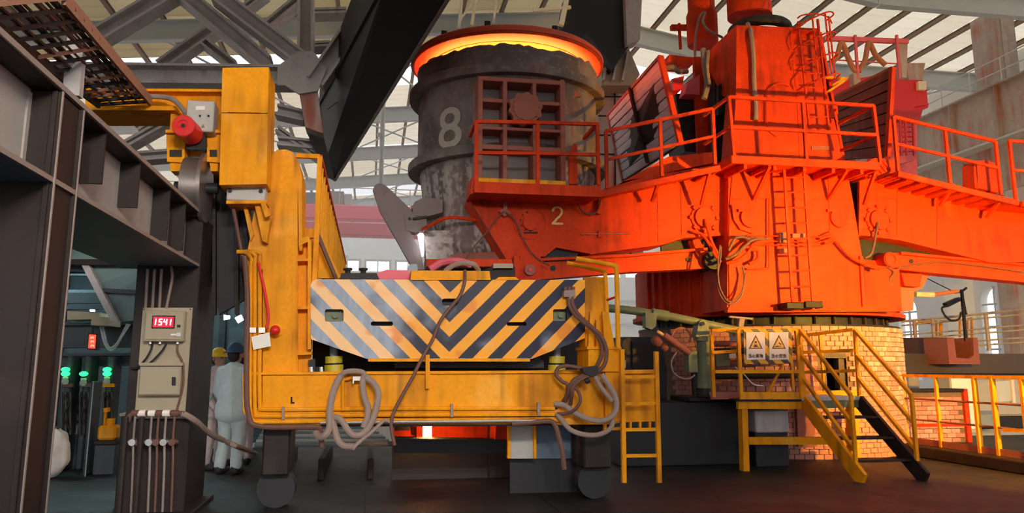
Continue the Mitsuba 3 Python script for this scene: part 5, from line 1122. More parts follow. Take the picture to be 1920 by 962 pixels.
for a, b in zip(tops[:-1], tops[1:]):
    for hh_ in (0, .5): part(tu, 'tower_railing__rail', bar(a - (0, 0, hh_ * (tz - zpl)), b - (0, 0, hh_ * (tz - zpl)), .05, .05), 'red_paint')
for t in tops: part(tu, 'tower_railing__post', bar(t, (t[0] + (.04 if t is not tops[1] else 0), t[1], zpl), .05, .05), 'red_paint')
for t in (tops[0], tops[2]):
    for hh_ in (0, .5): part(tu, 'tower_railing__rail', bar(t - (0, 0, hh_ * (tz - zpl)), t + (0, 1.0, -hh_ * (tz - zpl)), .045, .045), 'red_paint')
# triangular brackets under platform and walkways
def bracket(px, py, out=.62, h_=None):
    """strut from the wall point up and out to the platform edge"""
    w = P(px, py, YP - .02); top = np.array([w[0], YP - out, zpl - .1]) if h_ is None else np.array([w[0], YM - out, w[2] + h_])
    part(tu, 'bracket__strut', bar(w, top, .05, .05), 'red_paint'); part(tu, 'bracket__arm', bar((w[0], (YP if h_ is None else YM), top[2]), top, .05, .06), 'red_paint')
for px in (1413, 1553): bracket(px, 374)
for px, py, hgt in ((1315, 384, .46), (1223, 378, .30), (1620, 384, .5), (1762, 386, .28), (1850, 408, .26)): bracket(px, py, .6, hgt)
# ladder on the centre panel
for a, b in (((1470, 319), (1487, 580)), ((1507, 320), (1525, 580))):
    part(tu, 'ladder__rail', bar(P(*a, YP - .28), P(*b, YP - .28), .045, .03), 'red_paint')
for i, py in enumerate((333, 361, 390, 419, 448, 479, 508, 538, 568)):
    dx = (py - 320) * .067; part(tu, 'ladder__rung', rod(P(1471 + dx, py, YP - .28), P(1507.5 + dx, py - 1, YP - .28), .016, 8), 'red_paint')
for px, py in ((1480, 575), (1515, 573)): part(tu, 'ladder__foot', cbox(P(px - 4, py + 4, YP - .34), P(px + 8, py - 5, YP - .02), .01), 'steel_brown')
# ---- tower
YTW = 12.55
tp('tower_front', [(1381, 52), (1484, 54), (1497, 175), (1500, 218), (1504, 304), (1372, 304), (1380, 180)], YTW, .06)
tp('tower_front', [(1480, 58), (1536, 60), (1552, 176), (1568, 240), (1582, 306), (1500, 306), (1496, 180)], YTW + .18, .06)
tp('tower_step', [(1480, 54), (1486, 54), (1499, 175), (1502, 218), (1506, 304), (1500, 304), (1494, 180)], YTW - .01, .25)
def yback(px, py, y, dy): return P(px, py, y) + (0, dy, 0)
q = [P(1381, 52, YTW), P(1381, 180, YTW), P(1372, 304, YTW)]
part(tu, 'tower_side', slab([q[0], q[1], q[1] + (0, .55, .18), q[0] + (0, 1.5, 0)], .05), 'red_paint', smooth=False)
part(tu, 'tower_side', slab([q[1], q[2], q[2] + (0, .45, 0), q[1] + (0, .45, 0)], .05), 'red_paint', smooth=False)
part(tu, 'tower_side', slab([P(1536, 60, YTW + .2), P(1582, 306, YTW + .2), P(1582, 306, YTW + .2) + (0, 1.4, 0), P(1536, 60, YTW + .2) + (0, 1.4, 0)], .05), 'red_paint', smooth=False)
part(tu, 'tower_top', slab([q[0], P(1536, 58, YTW), P(1536, 58, YTW) + (0, 1.5, 0), q[0] + (0, 1.5, 0)], .05), 'red_paint', smooth=False)
part(tu, 'tower_back', box((q[2][0], YTW + 1.4, q[2][2]), (P(1540, 200, YTW)[0], YTW + 1.5, q[0][2])), 'red_paint')
tp('tower_dark_core', [(1340, 150), (1378, 135), (1376, 300), (1344, 300)], YTW + .9, .3, 'steel_dark'); tp('tower_inner_post', [(1347, 160), (1362, 150), (1362, 210), (1347, 215)], YTW + .6, .1, 'steel_brown')
tp('tower_eye', [(1560, 197), (1570, 198), (1572, 212), (1566, 221), (1556, 220)], YTW + .05, .06, holes=[oval(1565, 206, 3)])
tp('tower_slot', [(1522, 274), (1555, 274), (1554, 281), (1522, 281)], YTW + .165, .02, 'hot_red_brown')
part(tu, 'bent_pipe', tube([P(1437, 232, YTW - .05), P(1437, 190, YTW - .05), P(1440, 172, YTW - .06), P(1450, 160, YTW - .06), P(1466, 157, YTW - .05), P(1478, 161, YTW)], .016, 8, 4), 'red_paint')
part(tu, 'bent_pipe', tube([P(1438, 232, YTW - .05), P(1443, 245, YTW - .05), P(1456, 256, YTW - .02)], .012, 8, 4), 'red_paint')
# tower ladder with safety cage
for a, b in (((1497, 40), (1519, 250)), ((1533, 36), (1555, 250))): part(tu, 'ladder_001__rail', bar(P(*a, YTW - .12), P(*b, YTW - .12), .04, .03), 'red_paint')
for py in (58, 84, 111, 138, 165, 193, 220): part(tu, 'ladder_001__rung', rod(P(1497 + (py - 40) * .105, py, YTW - .12), P(1533 + (py - 40) * .105, py - 1, YTW - .12), .015, 8), 'red_paint')
for k, py in enumerate((44, 80, 118, 155)):
    a, b = P(1497 + (py - 40) * .105 - 14, py + 14, YTW - .1), P(1533 + (py - 40) * .105 + 14, py - 4, YTW - .1)
    mid = (a + b) / 2; part(tu, 'ladder_001__cage_hoop', tube([a, a + (.02, -.3, 0), mid + (0, -.58, 0), b + (-.02, -.3, 0), b], .014, 6, 5), 'red_paint')
for s in (.25, .5, .75):
    part(tu, 'ladder_001__cage_strap', bar(P(1488 + 60 * s, 46, YTW - .1) + (0, -.5 * math.sin(s * 3.14), 0), P(1500 + 60 * s, 160, YTW - .1) + (0, -.5 * math.sin(s * 3.14), 0), .03, .012), 'red_paint')
part(tu, 'ladder_001__cage_hoop', tube([P(1495, 34, YTW - .1), P(1506, 28, YTW - .1), P(1530, 26, YTW + .2), P(1552, 32, YTW + .3), P(1560, 44, YTW + .3)], .014, 6, 5), 'red_paint')
part(tu, 'landing_frame', cat(bar(P(1545, 145, YTW + .1), P(1588, 148, YTW + .2), .05, .04), bar(P(1588, 148, YTW + .2), P(1552, 172, YTW + .1), .05, .04), bar(P(1560, 160, YTW), P(1584, 147, YTW), .05, .03)), 'yellow_paint')
# slip ring on top
c = P(1420, 40, 13.6)
part(tu, 'slip_ring_drum', lathe([(0, Z(1420, -30, 13.6)), (.42, Z(1420, -30, 13.6)), (.42, Z(1420, 33, 13.6)), (0, Z(1420, 33, 13.6))], (P(1405, 20, 13.6)[0], 13.6), 40), 'red_paint')
rc = P(1424, 58, 13.45)
part(tu, 'seal_ring', tube([rc + (.50 * math.cos(t), .50 * math.sin(t), 0) for t in np.linspace(0, 2 * math.pi, 25)], .10, 12, 2), 'rubber', label='black seal ring round the tower top')
tk = P(1318, 85, 14.4)
part(tu, 'tank', lathe([(0, tk[2]), (.30, tk[2]), (.31, tk[2] + .03), (.31, Z(1318, 30, 14.4)), (.27, Z(1318, 22, 14.4)), (.27, Z(1318, -30, 14.4)), (0, Z(1318, -30, 14.4))], (tk[0], 14.4), 36), 'red_paint')
tp('tank_support', [(1255, 102), (1300, 108), (1300, 120), (1252, 116)], 14.2, .5); tp('tank_support', [(1260, 148), (1283, 142), (1278, 168), (1262, 170)], 13.6, .3, 'bright_red')
tp('rear_plate', [(1290, 152), (1312, 140), (1312, 178), (1284, 176)], 13.9, .3, 'pink_red')
part(tu, 'rear_rail', cat(bar(P(1258, 52, 15), P(1292, 52, 15), .12, .1), bar(P(1273, 44, 15), P(1276, 92, 15), .05, .05)), 'red_paint')
# ---- heat shields, plank by plank
tp('gap_shade_plate', [(1346, 318), (1376, 318), (1374, 440), (1356, 440)], YM + .35, .03, 'steel_brown'); tp('gap_shade_plate', [(1584, 320), (1616, 320), (1620, 470), (1604, 470)], YM + .35, .03, 'steel_brown')  # dark plates paint in the shade of the recesses beside the panel
plain('shield_slat', (0.38, 0.40, 0.48), 0.35)
plain('shield_slat_b', (0.46, 0.48, 0.57), 0.35)
painted('shield_red', worn((0.20, 0.045, 0.03), (0.07, 0.02, 0.016), (0.26, 0.07, 0.04), 0.8), 0.55)
def shield(sname, tl, tr_, br, bl, n, mats, cols=1):
    tl, tr_, br, bl = (np.asarray(v, float) for v in (tl, tr_, br, bl)); nn = np.cross(tr_ - tl, bl - tl); nn /= np.linalg.norm(nn)
    if nn[1] > 0: nn = -nn
    for i in range(n):
        for c in range(cols):
            f0, f1 = (i + .06) / n, (i + .94) / n; g0, g1 = (c + .01) / cols, (c + .99) / cols
            def at(g, f): return (tl * (1 - g) + tr_ * g) * (1 - f) + (bl * (1 - g) + br * g) * f
            cs = np.array([at(g0, f0), at(g1, f0), at(g1, f1), at(g0, f1)]); d = .02 * rng.random()
            part(tu, sname + '__slat', hull(np.vstack([cs + nn * d, cs - nn * .03])), mats[int(rng.integers(len(mats)))], smooth=False)
    part(tu, sname + '__backing', slab([tl - nn * .04, tr_ - nn * .04, br - nn * .04, bl - nn * .04], .03), 'steel_dark', smooth=False)
    return nn
s_tl, s_tr, s_br, s_bl = P(1140, 216, 15.4), P(1238, 106, 12.75), P(1276, 268, 12.75), P(1168, 338, 14.6)
nn = shield('heat_shield', s_tl, s_tr, s_br, s_bl, 9, ['shield_slat', 'shield_slat_b'], 2)
part(tu, 'heat_shield__frame_bar', bar(s_tr, s_br, .09, .09), 'red_paint'); part(tu, 'heat_shield__frame_bar', bar(s_tl, s_tr, .06, .06), 'hot_red_brown'); part(tu, 'heat_shield__frame_bar', bar(s_tl, s_bl, .06, .06), 'hot_red_brown')
part(tu, 'heat_shield__frame_bar', bar((s_tl + s_tr) / 2 + nn * .04, (s_bl + s_br) / 2 + nn * .04, .09, .05), 'steel_brown')
tp('dark_housing', [(1266, 176), (1316, 174), (1334, 200), (1332, 288), (1284, 284)], 14.3, .8, 'steel_dark')
u_tl, u_tr, u_br, u_bl = P(1545, 192, 14.6), P(1673, 127, 12.55), P(1664, 294, 12.55), P(1570, 300, 14.2)
shield('heat_shield_001', u_tl, u_tr, u_br, u_bl, 8, ['shield_red'])
part(tu, 'heat_shield_001__frame_bar', bar(u_tr, u_br, .07, .1), 'red_paint'); part(tu, 'heat_shield_001__frame_bar', bar(u_tl, u_tr, .05, .05), 'hot_red_brown')
# ---- hoses and cables hung on the turret
def tz_(lab_, pts, r, mat, y=YP, name='hose'): return solo(name, lab_, 'hose', tube([P(a, b, y - d) for a, b, d in pts], r, 8, 6), mat)
tz_('thick pale fibre rope hanging down the front of the tower', [(1402, 45, -.3), (1408, 62, .08), (1413, 110, .08), (1414, 160, .08), (1418, 200, .08), (1417, 225, .08)], .04, 'hose_grey', YTW, 'rope')
tz_('pale hose looped over the red tank at the top', [(1303, 105, 0), (1304, 70, .1), (1312, 32, .2), (1322, 24, .2), (1318, 42, .3), (1330, 58, .3), (1354, 70, .2)], .025, 'hose_grey', 14.1)
tz_('bundle of pale torn insulation hanging behind the tower side', [(1318, 92, 0), (1322, 130, .05), (1326, 160, .05), (1320, 185, .05)], .055, 'hose_grey', 13.2, 'insulation')
tz_('second strip of pale insulation hanging beside the first', [(1328, 96, 0), (1326, 125, .05), (1330, 160, .05)], .035, 'hose_grey', 13.1, 'insulation')
tz_('grey hose bent behind the left heat shield', [(1250, 128, 0), (1262, 126, .1), (1272, 134, .1), (1288, 134, 0)], .05, 'hose_grey', 14)
for i, q in enumerate(([(1300, 434, .1), (1316, 440, .14), (1330, 458, .2), (1342, 480, .22), (1352, 492, .2)], [(1322, 412, .1), (1330, 440, .18), (1338, 462, .2), (1350, 482, .2)], [(1366, 470, .1), (1378, 448, .14), (1392, 444, .16), (1404, 448, .16), (1418, 446, .12)],
                        [(1360, 486, .16), (1378, 478, .2), (1396, 462, .2), (1412, 450, .18), (1440, 448, .12)], [(1362, 494, .16), (1384, 488, .2), (1402, 474, .2), (1416, 456, .2), (1450, 452, .12)], [(1408, 468, .1), (1420, 470, .12), (1420, 486, .12), (1404, 495, .12)])):
    tz_(['hose from the left arm seam to the hose knot', 'hose from the left pivot hub to the hose knot', 'short arched hose at the left edge of the centre panel', 'upper hose running from the knot to the pipe block', 'lower hose running from the knot to the pipe block', 'small bent hose below the pipe block'][i], q, .026, 'hose_brown' if i in (2, 3) else 'red_paint', YM if i < 2 else YP)
tz_('long brown hose loop hanging from the knot on the left of the centre panel', [(1352, 462, .2), (1350, 490, .22), (1345, 520, .22), (1350, 552, .2), (1366, 570, .18), (1380, 566, .16), (1392, 550, .16), (1396, 520, .14), (1392, 500, .12)], .016, 'hose_brown')
tz_('second strand of the hanging hose loop at the left of the panel', [(1350, 460, .2), (1346, 500, .24), (1350, 540, .24), (1368, 566, .22), (1390, 548, .18), (1398, 512, .14)], .013, 'hose_brown')
kn = thing('pipe_block', 'dark pipe block with fittings behind the ladder on the red panel', 'valve')
for (x0, y0, x1, y1) in ((1462, 436, 1478, 455), (1486, 438, 1510, 446), (1464, 466, 1476, 474)): part(kn, 'block', prism([(x0, y0), (x1, y0), (x1, y1), (x0, y1)], YP - .14, .12), 'hot_red_brown')
for py in (442, 452, 459): part(kn, 'pipe', tube([P(1400, py, YP - .1), P(1470, py + 1, YP - .1), P(1530, py + 3, YP - .1), P(1562, py - 8 + (py - 442) * .2, YP - .1)], .012, 6, 4), 'red_paint')
part(kn, 'elbow_pipe', tube([P(1442, 372, YP - .07), P(1442, 480, YP - .07), P(1441, 500, YP - .07), P(1436, 504, YP - .07), P(1400, 504, YP - .07)], .014, 6, 3), 'red_paint')
part(kn, 'strap', prism([(1402, 448), (1428, 447), (1428, 451), (1402, 452)], YP - .15, .03), 'paper')
for i, q in enumerate(([(1536, 448, .08), (1560, 444, .1), (1580, 466, .1), (1600, 482, .12), (1624, 496, .14), (1660, 502, .16)], [(1545, 455, .08), (1566, 452, .1), (1590, 478, .1), (1612, 492, .12), (1650, 506, .16)], [(1646, 418, .1), (1642, 440, .14), (1638, 462, .16), (1632, 478, .18), (1622, 484, .16)])):
    tz_(['upper hose sweeping from the ladder to the right pivot', 'lower hose sweeping from the ladder to the right pivot', 'hose dropping from the right pivot hub'][i], q, .022, 'red_paint' if i < 2 else 'hose_brown', YP if i < 2 else YM)
tz_('thin dark cable along the lower link of the right arm', [(1682, 503, .1), (1700, 500, .08), (1752, 492, .06), (1800, 494, .06), (1920, 510, .06)], .012, 'hose_brown', YM + .1, 'cable')
tz_('cable tangle at the right pivot pin', [(1662, 500, .1), (1676, 510, .14), (1668, 525, .1), (1676, 540, .08), (1672, 560, .05)], .014, 'hose_brown', YM)
# ================================================================== PEDESTAL, STAIRS, MANIPULATOR AND THE RIGHT SIDE
bricks = []
for i, c in enumerate(((0.60, 0.29, 0.25), (0.54, 0.24, 0.20), (0.64, 0.34, 0.30), (0.48, 0.21, 0.17))): bricks.append(plain(f'brick_{"abcd"[i]}', c, 0.8, spec=.2))
plain('mortar', (0.20, 0.13, 0.10), 0.9, spec=.1)
pd = thing('brick_pedestal', 'round brick pedestal under the red turret', 'pedestal')
RP = RT * .985; zpt = zdr - .2
def pang(px): return -math.acos(max(-1, min(1, (X(px, 700, 12.45) - XT) / RP)))
DA0, DA1 = pang(1536), pang(1584); DZ0, DZ1 = Z(1560, 736, 12.4), Z(1560, 667, 12.4)
def ringwall(z0, z1, a0, a1): return lathe([(RP - .35, z0), (RP - .012, z0), (RP - .012, z1), (RP - .35, z1), (RP - .35, z0)], (XT, YTX), max(3, int(96 * (a1 - a0) / 6.28)), a0, a1)
part(pd, 'core', cat(ringwall(0, zpt, DA1, DA0 + 2 * math.pi), ringwall(0, DZ0, DA0, DA1), ringwall(DZ1, zpt, DA0, DA1)), 'mortar', smooth=40)
part(pd, 'cap_ring', lathe([(0, zpt + .01), (RP + .0, zpt + .01), (RP + .0, zpt - .03), (0, zpt - .03)], (XT, YTX), 96), 'steel_brown')
bh, bw = .083, .155; ncirc = int(2 * math.pi * RP / bw); rows_ = int(zpt / bh)
base_brick = mikit.ply(cbox((-bw / 2 + .006, -.03, .004), (bw / 2 - .006, .012, bh - .004), .005), 'mortar')
cells = []
for r in range(rows_):
    for k in range(ncirc):
        t = (k + .5 * (r % 2)) / ncirc * 2 * math.pi
        a = (t + math.pi) % (2 * math.pi) - math.pi
        if -2.75 < a < .35:
            x = XT + RP * math.cos(a)
            z = r * bh
            if DA0 - .5 * bw / RP < a < DA1 + .5 * bw / RP and DZ0 - bh < z < DZ1: continue
            cells.append((a, z, x))
cells.sort(key=lambda c: (abs(c[0] + .72) * .9 + abs(c[1] - 1.55) * .55))
def bplace(a, z, j=0.0): return T().translate([XT + (RP + j) * math.cos(a), YTX + (RP + j) * math.sin(a), z]).rotate([0, 0, 1], math.degrees(a) + 90)
rest = []
bm_ = cbox((-bw / 2 + .006, -.012, .004), (bw / 2 - .006, .03, bh - .004), .005)
for i, (a, z, x) in enumerate(cells):
    j = .008 * rng.random() - .003
    if i < 300: part(pd, 'brick', {**base_brick, 'bsdf': {'type': 'ref', 'id': bricks[int(rng.integers(4))]}}, None, to_world=bplace(a, z, j))
    else:
        m = box((-bw / 2 + .006, -.03, .004), (bw / 2 - .006, .012, bh - .004)); c_, s_ = math.cos(a + math.pi / 2), math.sin(a + math.pi / 2)
        v = m.vertices; m.vertices = np.column_stack([XT + (RP + j) * math.cos(a) + v[:, 0] * c_ - v[:, 1] * s_, YTX + (RP + j) * math.sin(a) + v[:, 0] * s_ + v[:, 1] * c_, v[:, 2] + z]); rest.append(m)
part(pd, 'brickwork', cat(rest), bricks[1], smooth=False, kind='stuff')
dz = (.35, 1.66)
def pnt(a, r=None): return np.array([XT + (r or RP) * math.cos(a), YTX + (r or RP) * math.sin(a), 0])
for a in (DA0, DA1): part(pd, 'door_jamb', bar(pnt(a, RP - .1) + (0, 0, DZ0), pnt(a, RP - .1) + (0, 0, DZ1), .22, .06, up=(math.cos(a), math.sin(a), 0)), 'slab_brown')
part(pd, 'door_lintel', bar(pnt(DA0, RP - .1) + (0, 0, DZ1), pnt(DA1, RP - .1) + (0, 0, DZ1), .2, .08), 'slab_brown')
yd = YTX - math.sqrt(RP ** 2 - (X(1515, 700, 12.4) - XT) ** 2) - .04
part(pd, 'panel', prism([(1497, 668), (1530, 668), (1536, 736), (1500, 736)], yd, .2), 'hot_red_brown', label='red steel panel'); part(pd, 'panel', prism([(1494, 764), (1540, 764), (1545, 838), (1497, 838)], yd, .2), 'hot_red_brown', label='red steel panel')
part(pd, 'dirt_skirt', prism([(1690, 790), (1699, 790), (1700, 860), (1692, 860)], 13.4, .1), 'mortar')

pl = thing('concrete_plinth', 'dark concrete plinth between the gantry ladder and the stair platform', 'plinth')
a, b = P(1240, 840, 11.9), P(1388, 752, 11.9)
part(pl, 'block', cbox((a[0] - .6, 11.95, 0), (b[0] - .02, 12.6, b[2]), .02), 'steel_dark'); part(pl, 'cap', cbox((P(1292, 742, 11.8)[0], 11.8, b[2]), (b[0], 12.6, Z(1300, 744, 11.8)), .01), 'steel_brown')
dk_ = thing('machine_housing', 'dark machine housing in the shade left of the green cylinder', 'machine')
part(dk_, 'housing', prism([(1166, 632), (1238, 632), (1250, 690), (1250, 864), (1166, 866)], 12.8, 1.0), 'steel_dark'); part(dk_, 'panel', prism([(1186, 640), (1226, 640), (1228, 690), (1186, 690)], 12.75, .06), 'steel_brown')
part(dk_, 'gauge', prism([(1168, 676), (1174, 676), (1174, 690), (1168, 690)], 12.7, .06), 'light_grey')

# stair platform
sp = thing('stair_platform', 'yellow railed stair platform with steps in front of the brick pedestal', 'stairs')
YS = 11.2
def sq(name, pts, y, d, mat='yellow_paint'): return part(sp, name, prism(pts, y, d), mat)
sq('toe_board', [(1391, 735), (1500, 735), (1502, 749), (1391, 749)], YS, .03)
sq('deck', [(1386, 749), (1503, 749), (1503, 753), (1386, 753)], YS - .04, 1.1, 'steel_brown')
sq('edge_beam', [(1385, 753), (1503, 753), (1503, 767), (1385, 767)], YS, .08)
for a, b in (((1391, 767), (1402, 925)), ((1594, 764), (1610, 925))): sq('leg', [(a[0], a[1]), (b[0], a[1]), (b[0] + 5, b[1]), (a[0] + 5, b[1])], YS + (.02 if a[0] < 1500 else .7), .14)
sq('cross_beam', [(1404, 820), (1602, 820), (1603, 834), (1405, 834)], YS + .3, .1)
sq('toe_board', [(1330, 735), (1391, 736), (1391, 749), (1334, 749)], YS + .3, .03, 'hot_red_brown')
sq('landing', [(1500, 744), (1613, 743), (1616, 750), (1503, 752)], YS - .02, .9, 'steel_grey')
sq('landing_front', [(1506, 752), (1613, 750), (1613, 764), (1518, 766)], YS, .04, 'green_paint')
sq('kick_plate', [(1506, 733), (1612, 732), (1614, 745), (1508, 746)], YS + .9, .03)
# flight coming down towards the viewer
zl2 = Z(1560, 744, YS)
xl, xr_ = X(1508, 752, YS), X(1612, 750, YS)
ny, yb0 = 4, YS - 1.35
for x, mat in ((xl, 'yellow_paint'), (xr_, 'steel_brown')):
    part(sp, 'stringer', bar((x, YS, zl2 - .08), (x, yb0, 0.02), .05, .22), mat, label='grey-brown stringer' if mat != 'yellow_paint' else None)
for i in range(1, ny):
    t = i / ny; y = YS + (yb0 - YS) * t; z = zl2 * (1 - t); part(sp, 'tread', cbox((xl, y - .12, z - .03), (xr_, y + .16, z), .006), 'steel_brown')
def post(px0, py0, px1, py1, y, r=.024): part(sp, 'post', bar(P(px0, py0, y), P(px1, py1, y), 2 * r, 2 * r), 'yellow_paint')
def rail(a, b, y, y2=None, r=.024, name='rail'): part(sp, name, bar(P(*a, y), P(*b, y if y2 is None else y2), 2 * r, 2 * r), 'yellow_paint')
post(1384, 618, 1390, 749, YS); post(1493, 618, 1503, 747, YS); post(1334, 628, 1338, 745, YS + .3)
rail((1334, 620), (1392, 617), YS + .2); rail((1384, 618), (1494, 618), YS); rail((1340, 697), (1500, 697), YS); rail((1334, 661), (1388, 658), YS + .2)
post(1480, 618, 1487, 730, YS + .5, .02); rail((1440, 736), (1472, 676), YS + .4, r=.018, name='brace')
hgt = Z(1493, 618, YS) - zl2
A0, A1 = np.array([xl, YS, zl2 + hgt]), np.array([xl, yb0 + .15, hgt + .12])
B0, B1 = np.array([xr_, YS, zl2 + hgt]), np.array([xr_, yb0 + .15, hgt + .12])
for a, b in ((A0, A1), (B0, B1)):
    for d in (0, .38, .72): part(sp, 'stair_rail', bar(a - (0, 0, d), b - (0, 0, d), .045, .045), 'yellow_paint')
    part(sp, 'stair_post', bar(b, (b[0], b[1], .12), .045, .045), 'yellow_paint'); m_ = (a + b) / 2
    part(sp, 'stair_post', bar(a, (a[0], a[1], zl2), .045, .045), 'yellow_paint')
rail((1505, 629), (1601, 618), YS + .95, YS + .0); rail((1497, 661), (1604, 657), YS + .9, YS); rail((1507, 698), (1606, 695), YS + .9, YS)
post(1537, 626, 1546, 734, YS + .9, .02)
# the two warning signs on their striped board
def hazard(p, n, uv):
    s = (p.x + p.z) / .24; f = s - dr.floor(s)
    return mix((0.72, 0.30, 0.01), (0.045, 0.022, 0.018), smoothstep(.5, .54, f) * (1 - smoothstep(.96, 1.0, f)))
painted('hazard_paint', hazard, 0.5)
YN = YS - .06
sbd = thing('sign_board', 'yellow and black striped board carrying the warning signs on the stair railing', 'board')
part(sbd, 'board', prism([(1394, 617), (1484, 616), (1486, 682), (1396, 683)], YN, .02), 'hazard_paint')
plain('sign_white', (0.74, 0.62, 0.58), 0.7)
plain('sign_ink', (0.08, 0.02, 0.02), 0.7)
CH = {'dang': [[(.5, 1), (.5, .62)], [(.2, .92), (.32, .7)], [(.8, .92), (.68, .7)], [(.12, .56), (.86, .56), (.86, .02), (.12, .02)], [(.15, .3), (.86, .3)]],
      'xin': [[(.12, .5), (.05, .2)], [(.3, .62), (.34, .12), (.5, .02), (.78, .04), (.82, .25)], [(.5, .85), (.6, .62)], [(.8, .6), (.94, .35)]],
      'luo': [[(.05, .88), (.95, .88)], [(.3, 1), (.3, .78)], [(.7, 1), (.7, .78)], [(.12, .68), (.22, .58)], [(.06, .48), (.18, .38)], [(.06, .05), (.22, .28)], [(.5, .74), (.32, .48)], [(.45, .64), (.86, .64), (.36, .32)], [(.52, .56), (.95, .32)], [(.44, .28), (.86, .28), (.86, .02), (.44, .02), (.44, .28)]],
      'wu': [[(.18, .95), (.1, .66)], [(.08, .74), (.46, .74)], [(.28, 1), (.28, .0)], [(.05, .36), (.46, .46)], [(.62, .98), (.48, .56)], [(.58, .78), (.94, .78), (.9, .08), (.78, .02)], [(.74, .76), (.52, .2)], [(.86, .76), (.64, .12)]],
      'tang': [[(.1, .9), (.2, .8)], [(.04, .7), (.14, .62)], [(.04, .5), (.2, .62)], [(.34, .92), (.86, .92), (.5, .72), (.94, .72), (.86, .5)], [(.62, .7), (.36, .5)], [(.5, .44), (.5, .28), (.1, .0)], [(.5, .28), (.92, .0)], [(.26, .4), (.2, .24)], [(.78, .42), (.7, .26)]],
      'shang': [[(.26, 1), (.05, .6)], [(.18, .72), (.18, .0)], [(.5, 1), (.36, .7)], [(.46, .82), (.95, .82)], [(.36, .54), (.9, .54), (.84, .04), (.72, .02)], [(.62, .72), (.56, .3), (.34, .0)]]}
for k_, (x0, x1, words, lab_) in enumerate(((1399, 1434, ('dang', 'xin', 'luo', 'wu'), 'white warning sign with a yellow falling-object triangle, the left of the two'), (1442, 1478, ('dang', 'xin', 'tang', 'shang'), 'white warning sign with a yellow burn-hazard triangle, the right of the two'))):
    k = thing('warning_sign', lab_, 'sign'); y = YN - .012
    part(k, 'plate', prism([(x0, 623), (x1, 623), (x1 + 1, 674), (x0 + 1, 675)], y, .01), 'sign_white')
    cx_ = (x0 + x1) / 2 + .5
    part(k, 'triangle_border', prism([(cx_, 628), (cx_ + 13, 654), (cx_ - 13, 654)], y - .004, .004), 'sign_ink'); part(k, 'triangle', prism([(cx_, 632), (cx_ + 10, 652.4), (cx_ - 10, 652.4)], y - .007, .004), 'sign_yellow')
    if k_ == 0:
        ic = unary_union([Polygon([(w[0], w[2]) for w in (P(a, b, y - .01) for a, b in q)]) for q in ([(cx_ - 4, 651), (cx_ + 4, 651), (cx_ + 2, 646), (cx_ - 2, 646)], [(cx_ - 2, 643), (cx_ + 2, 643), (cx_ + 2, 640), (cx_ - 2, 640)], [(cx_ - 3, 649), (cx_, 645), (cx_ + 3, 649)])])
    else:
        ic = unary_union([Polygon([(w[0], w[2]) for w in (P(a, b, y - .01) for a, b in q)]) for q in ([(cx_ - 7, 650.6), (cx_ - 1, 650.6), (cx_ - 1, 648), (cx_ - 7, 649)], [(cx_ - 1, 644), (cx_ + 4, 647), (cx_ + 5, 645), (cx_ + 1, 642)], [(cx_ - 2, 649.6), (cx_ + 5, 649.6), (cx_ + 5, 648.6), (cx_ - 2, 648.6)])])
    part(k, 'pictogram', sprism(ic, y - .0085, .002), 'sign_ink')
    sx = (x1 - x0 - 7) / 4
    for i, w in enumerate(words):
        o = P(x0 + 4.5 + sx * i, 671 - .3, y); q = P(x0 + 4.5 + sx * (i + .78), 664, y)
        part(k, 'character', sprism(unary_union([LineString([(o[0] + (q[0] - o[0]) * a, o[2] + (q[2] - o[2]) * b) for a, b in l]).buffer(.0042, 2) for l in CH[w]]), y - .004, .004), 'sign_ink', smooth=False)

# green ladle-shroud manipulator
mn = thing('shroud_manipulator', 'grey-green manipulator arm on a vertical cylinder beside the stair platform', 'manipulator')
YG = 11.75
part(mn, 'arm_tube', tube([P(1140, 578, YG + .1), P(1190, 583, YG + .05), P(1270, 596, YG), P(1340, 611, YG), P(1405, 624, YG)], .062, 14, 3), 'green_paint')
part(mn, 'arm_sleeve', rod(P(1222, 588, YG), P(1252, 593, YG), .085, 16), 'green_paint')
part(mn, 'clamp_bracket', prism([(1210, 586), (1232, 588), (1230, 612), (1222, 618), (1211, 614)], YG - .09, .16), 'green_paint')
part(mn, 'clevis', prism([(1311, 603), (1316, 600), (1324, 601), (1328, 606), (1331, 632), (1305, 632)], YG - .12, .2), 'green_paint')
part(mn, 'clevis_pin', rod(P(1318, 607, YG - .13), P(1318, 607, YG - .17), .03, 12), 'bolt_steel')
part(mn, 'lift_cylinder', rod(P(1321, 728, YG), P(1321, 632, YG), .125, 28), 'green_paint')
part(mn, 'cylinder_flange', rod(P(1319, 640, YG), P(1319, 631, YG), .155, 28), 'green_paint'); part(mn, 'cylinder_flange', rod(P(1321, 701, YG), P(1321, 698, YG), .135, 28), 'green_paint')
part(mn, 'base_ring', rod((P(1321, 741, YG)[0], YG, Z(1321, 741, YG)), P(1321, 728, YG), .13, 28), 'steel_dark')
part(mn, 'side_box', prism([(1291, 660), (1307, 658), (1309, 698), (1292, 698)], YG - .05, .2), 'green_paint')
part(mn, 'side_box', prism([(1342, 664), (1368, 664), (1369, 686), (1343, 687)], YG + .1, .2), 'green_paint'); part(mn, 'side_tag', prism([(1368, 664), (1380, 662), (1380, 671), (1369, 672)], YG + .05, .04), 'paper')
part(mn, 'tilt_cylinder', tube([P(1244, 628, YG - .1), P(1292, 662, YG - .05)], .055, 12, 1), 'hot_red_brown'); part(mn, 'tilt_rod', rod(P(1232, 621, YG - .1), P(1246, 630, YG - .1), .025, 8), 'sign_yellow')
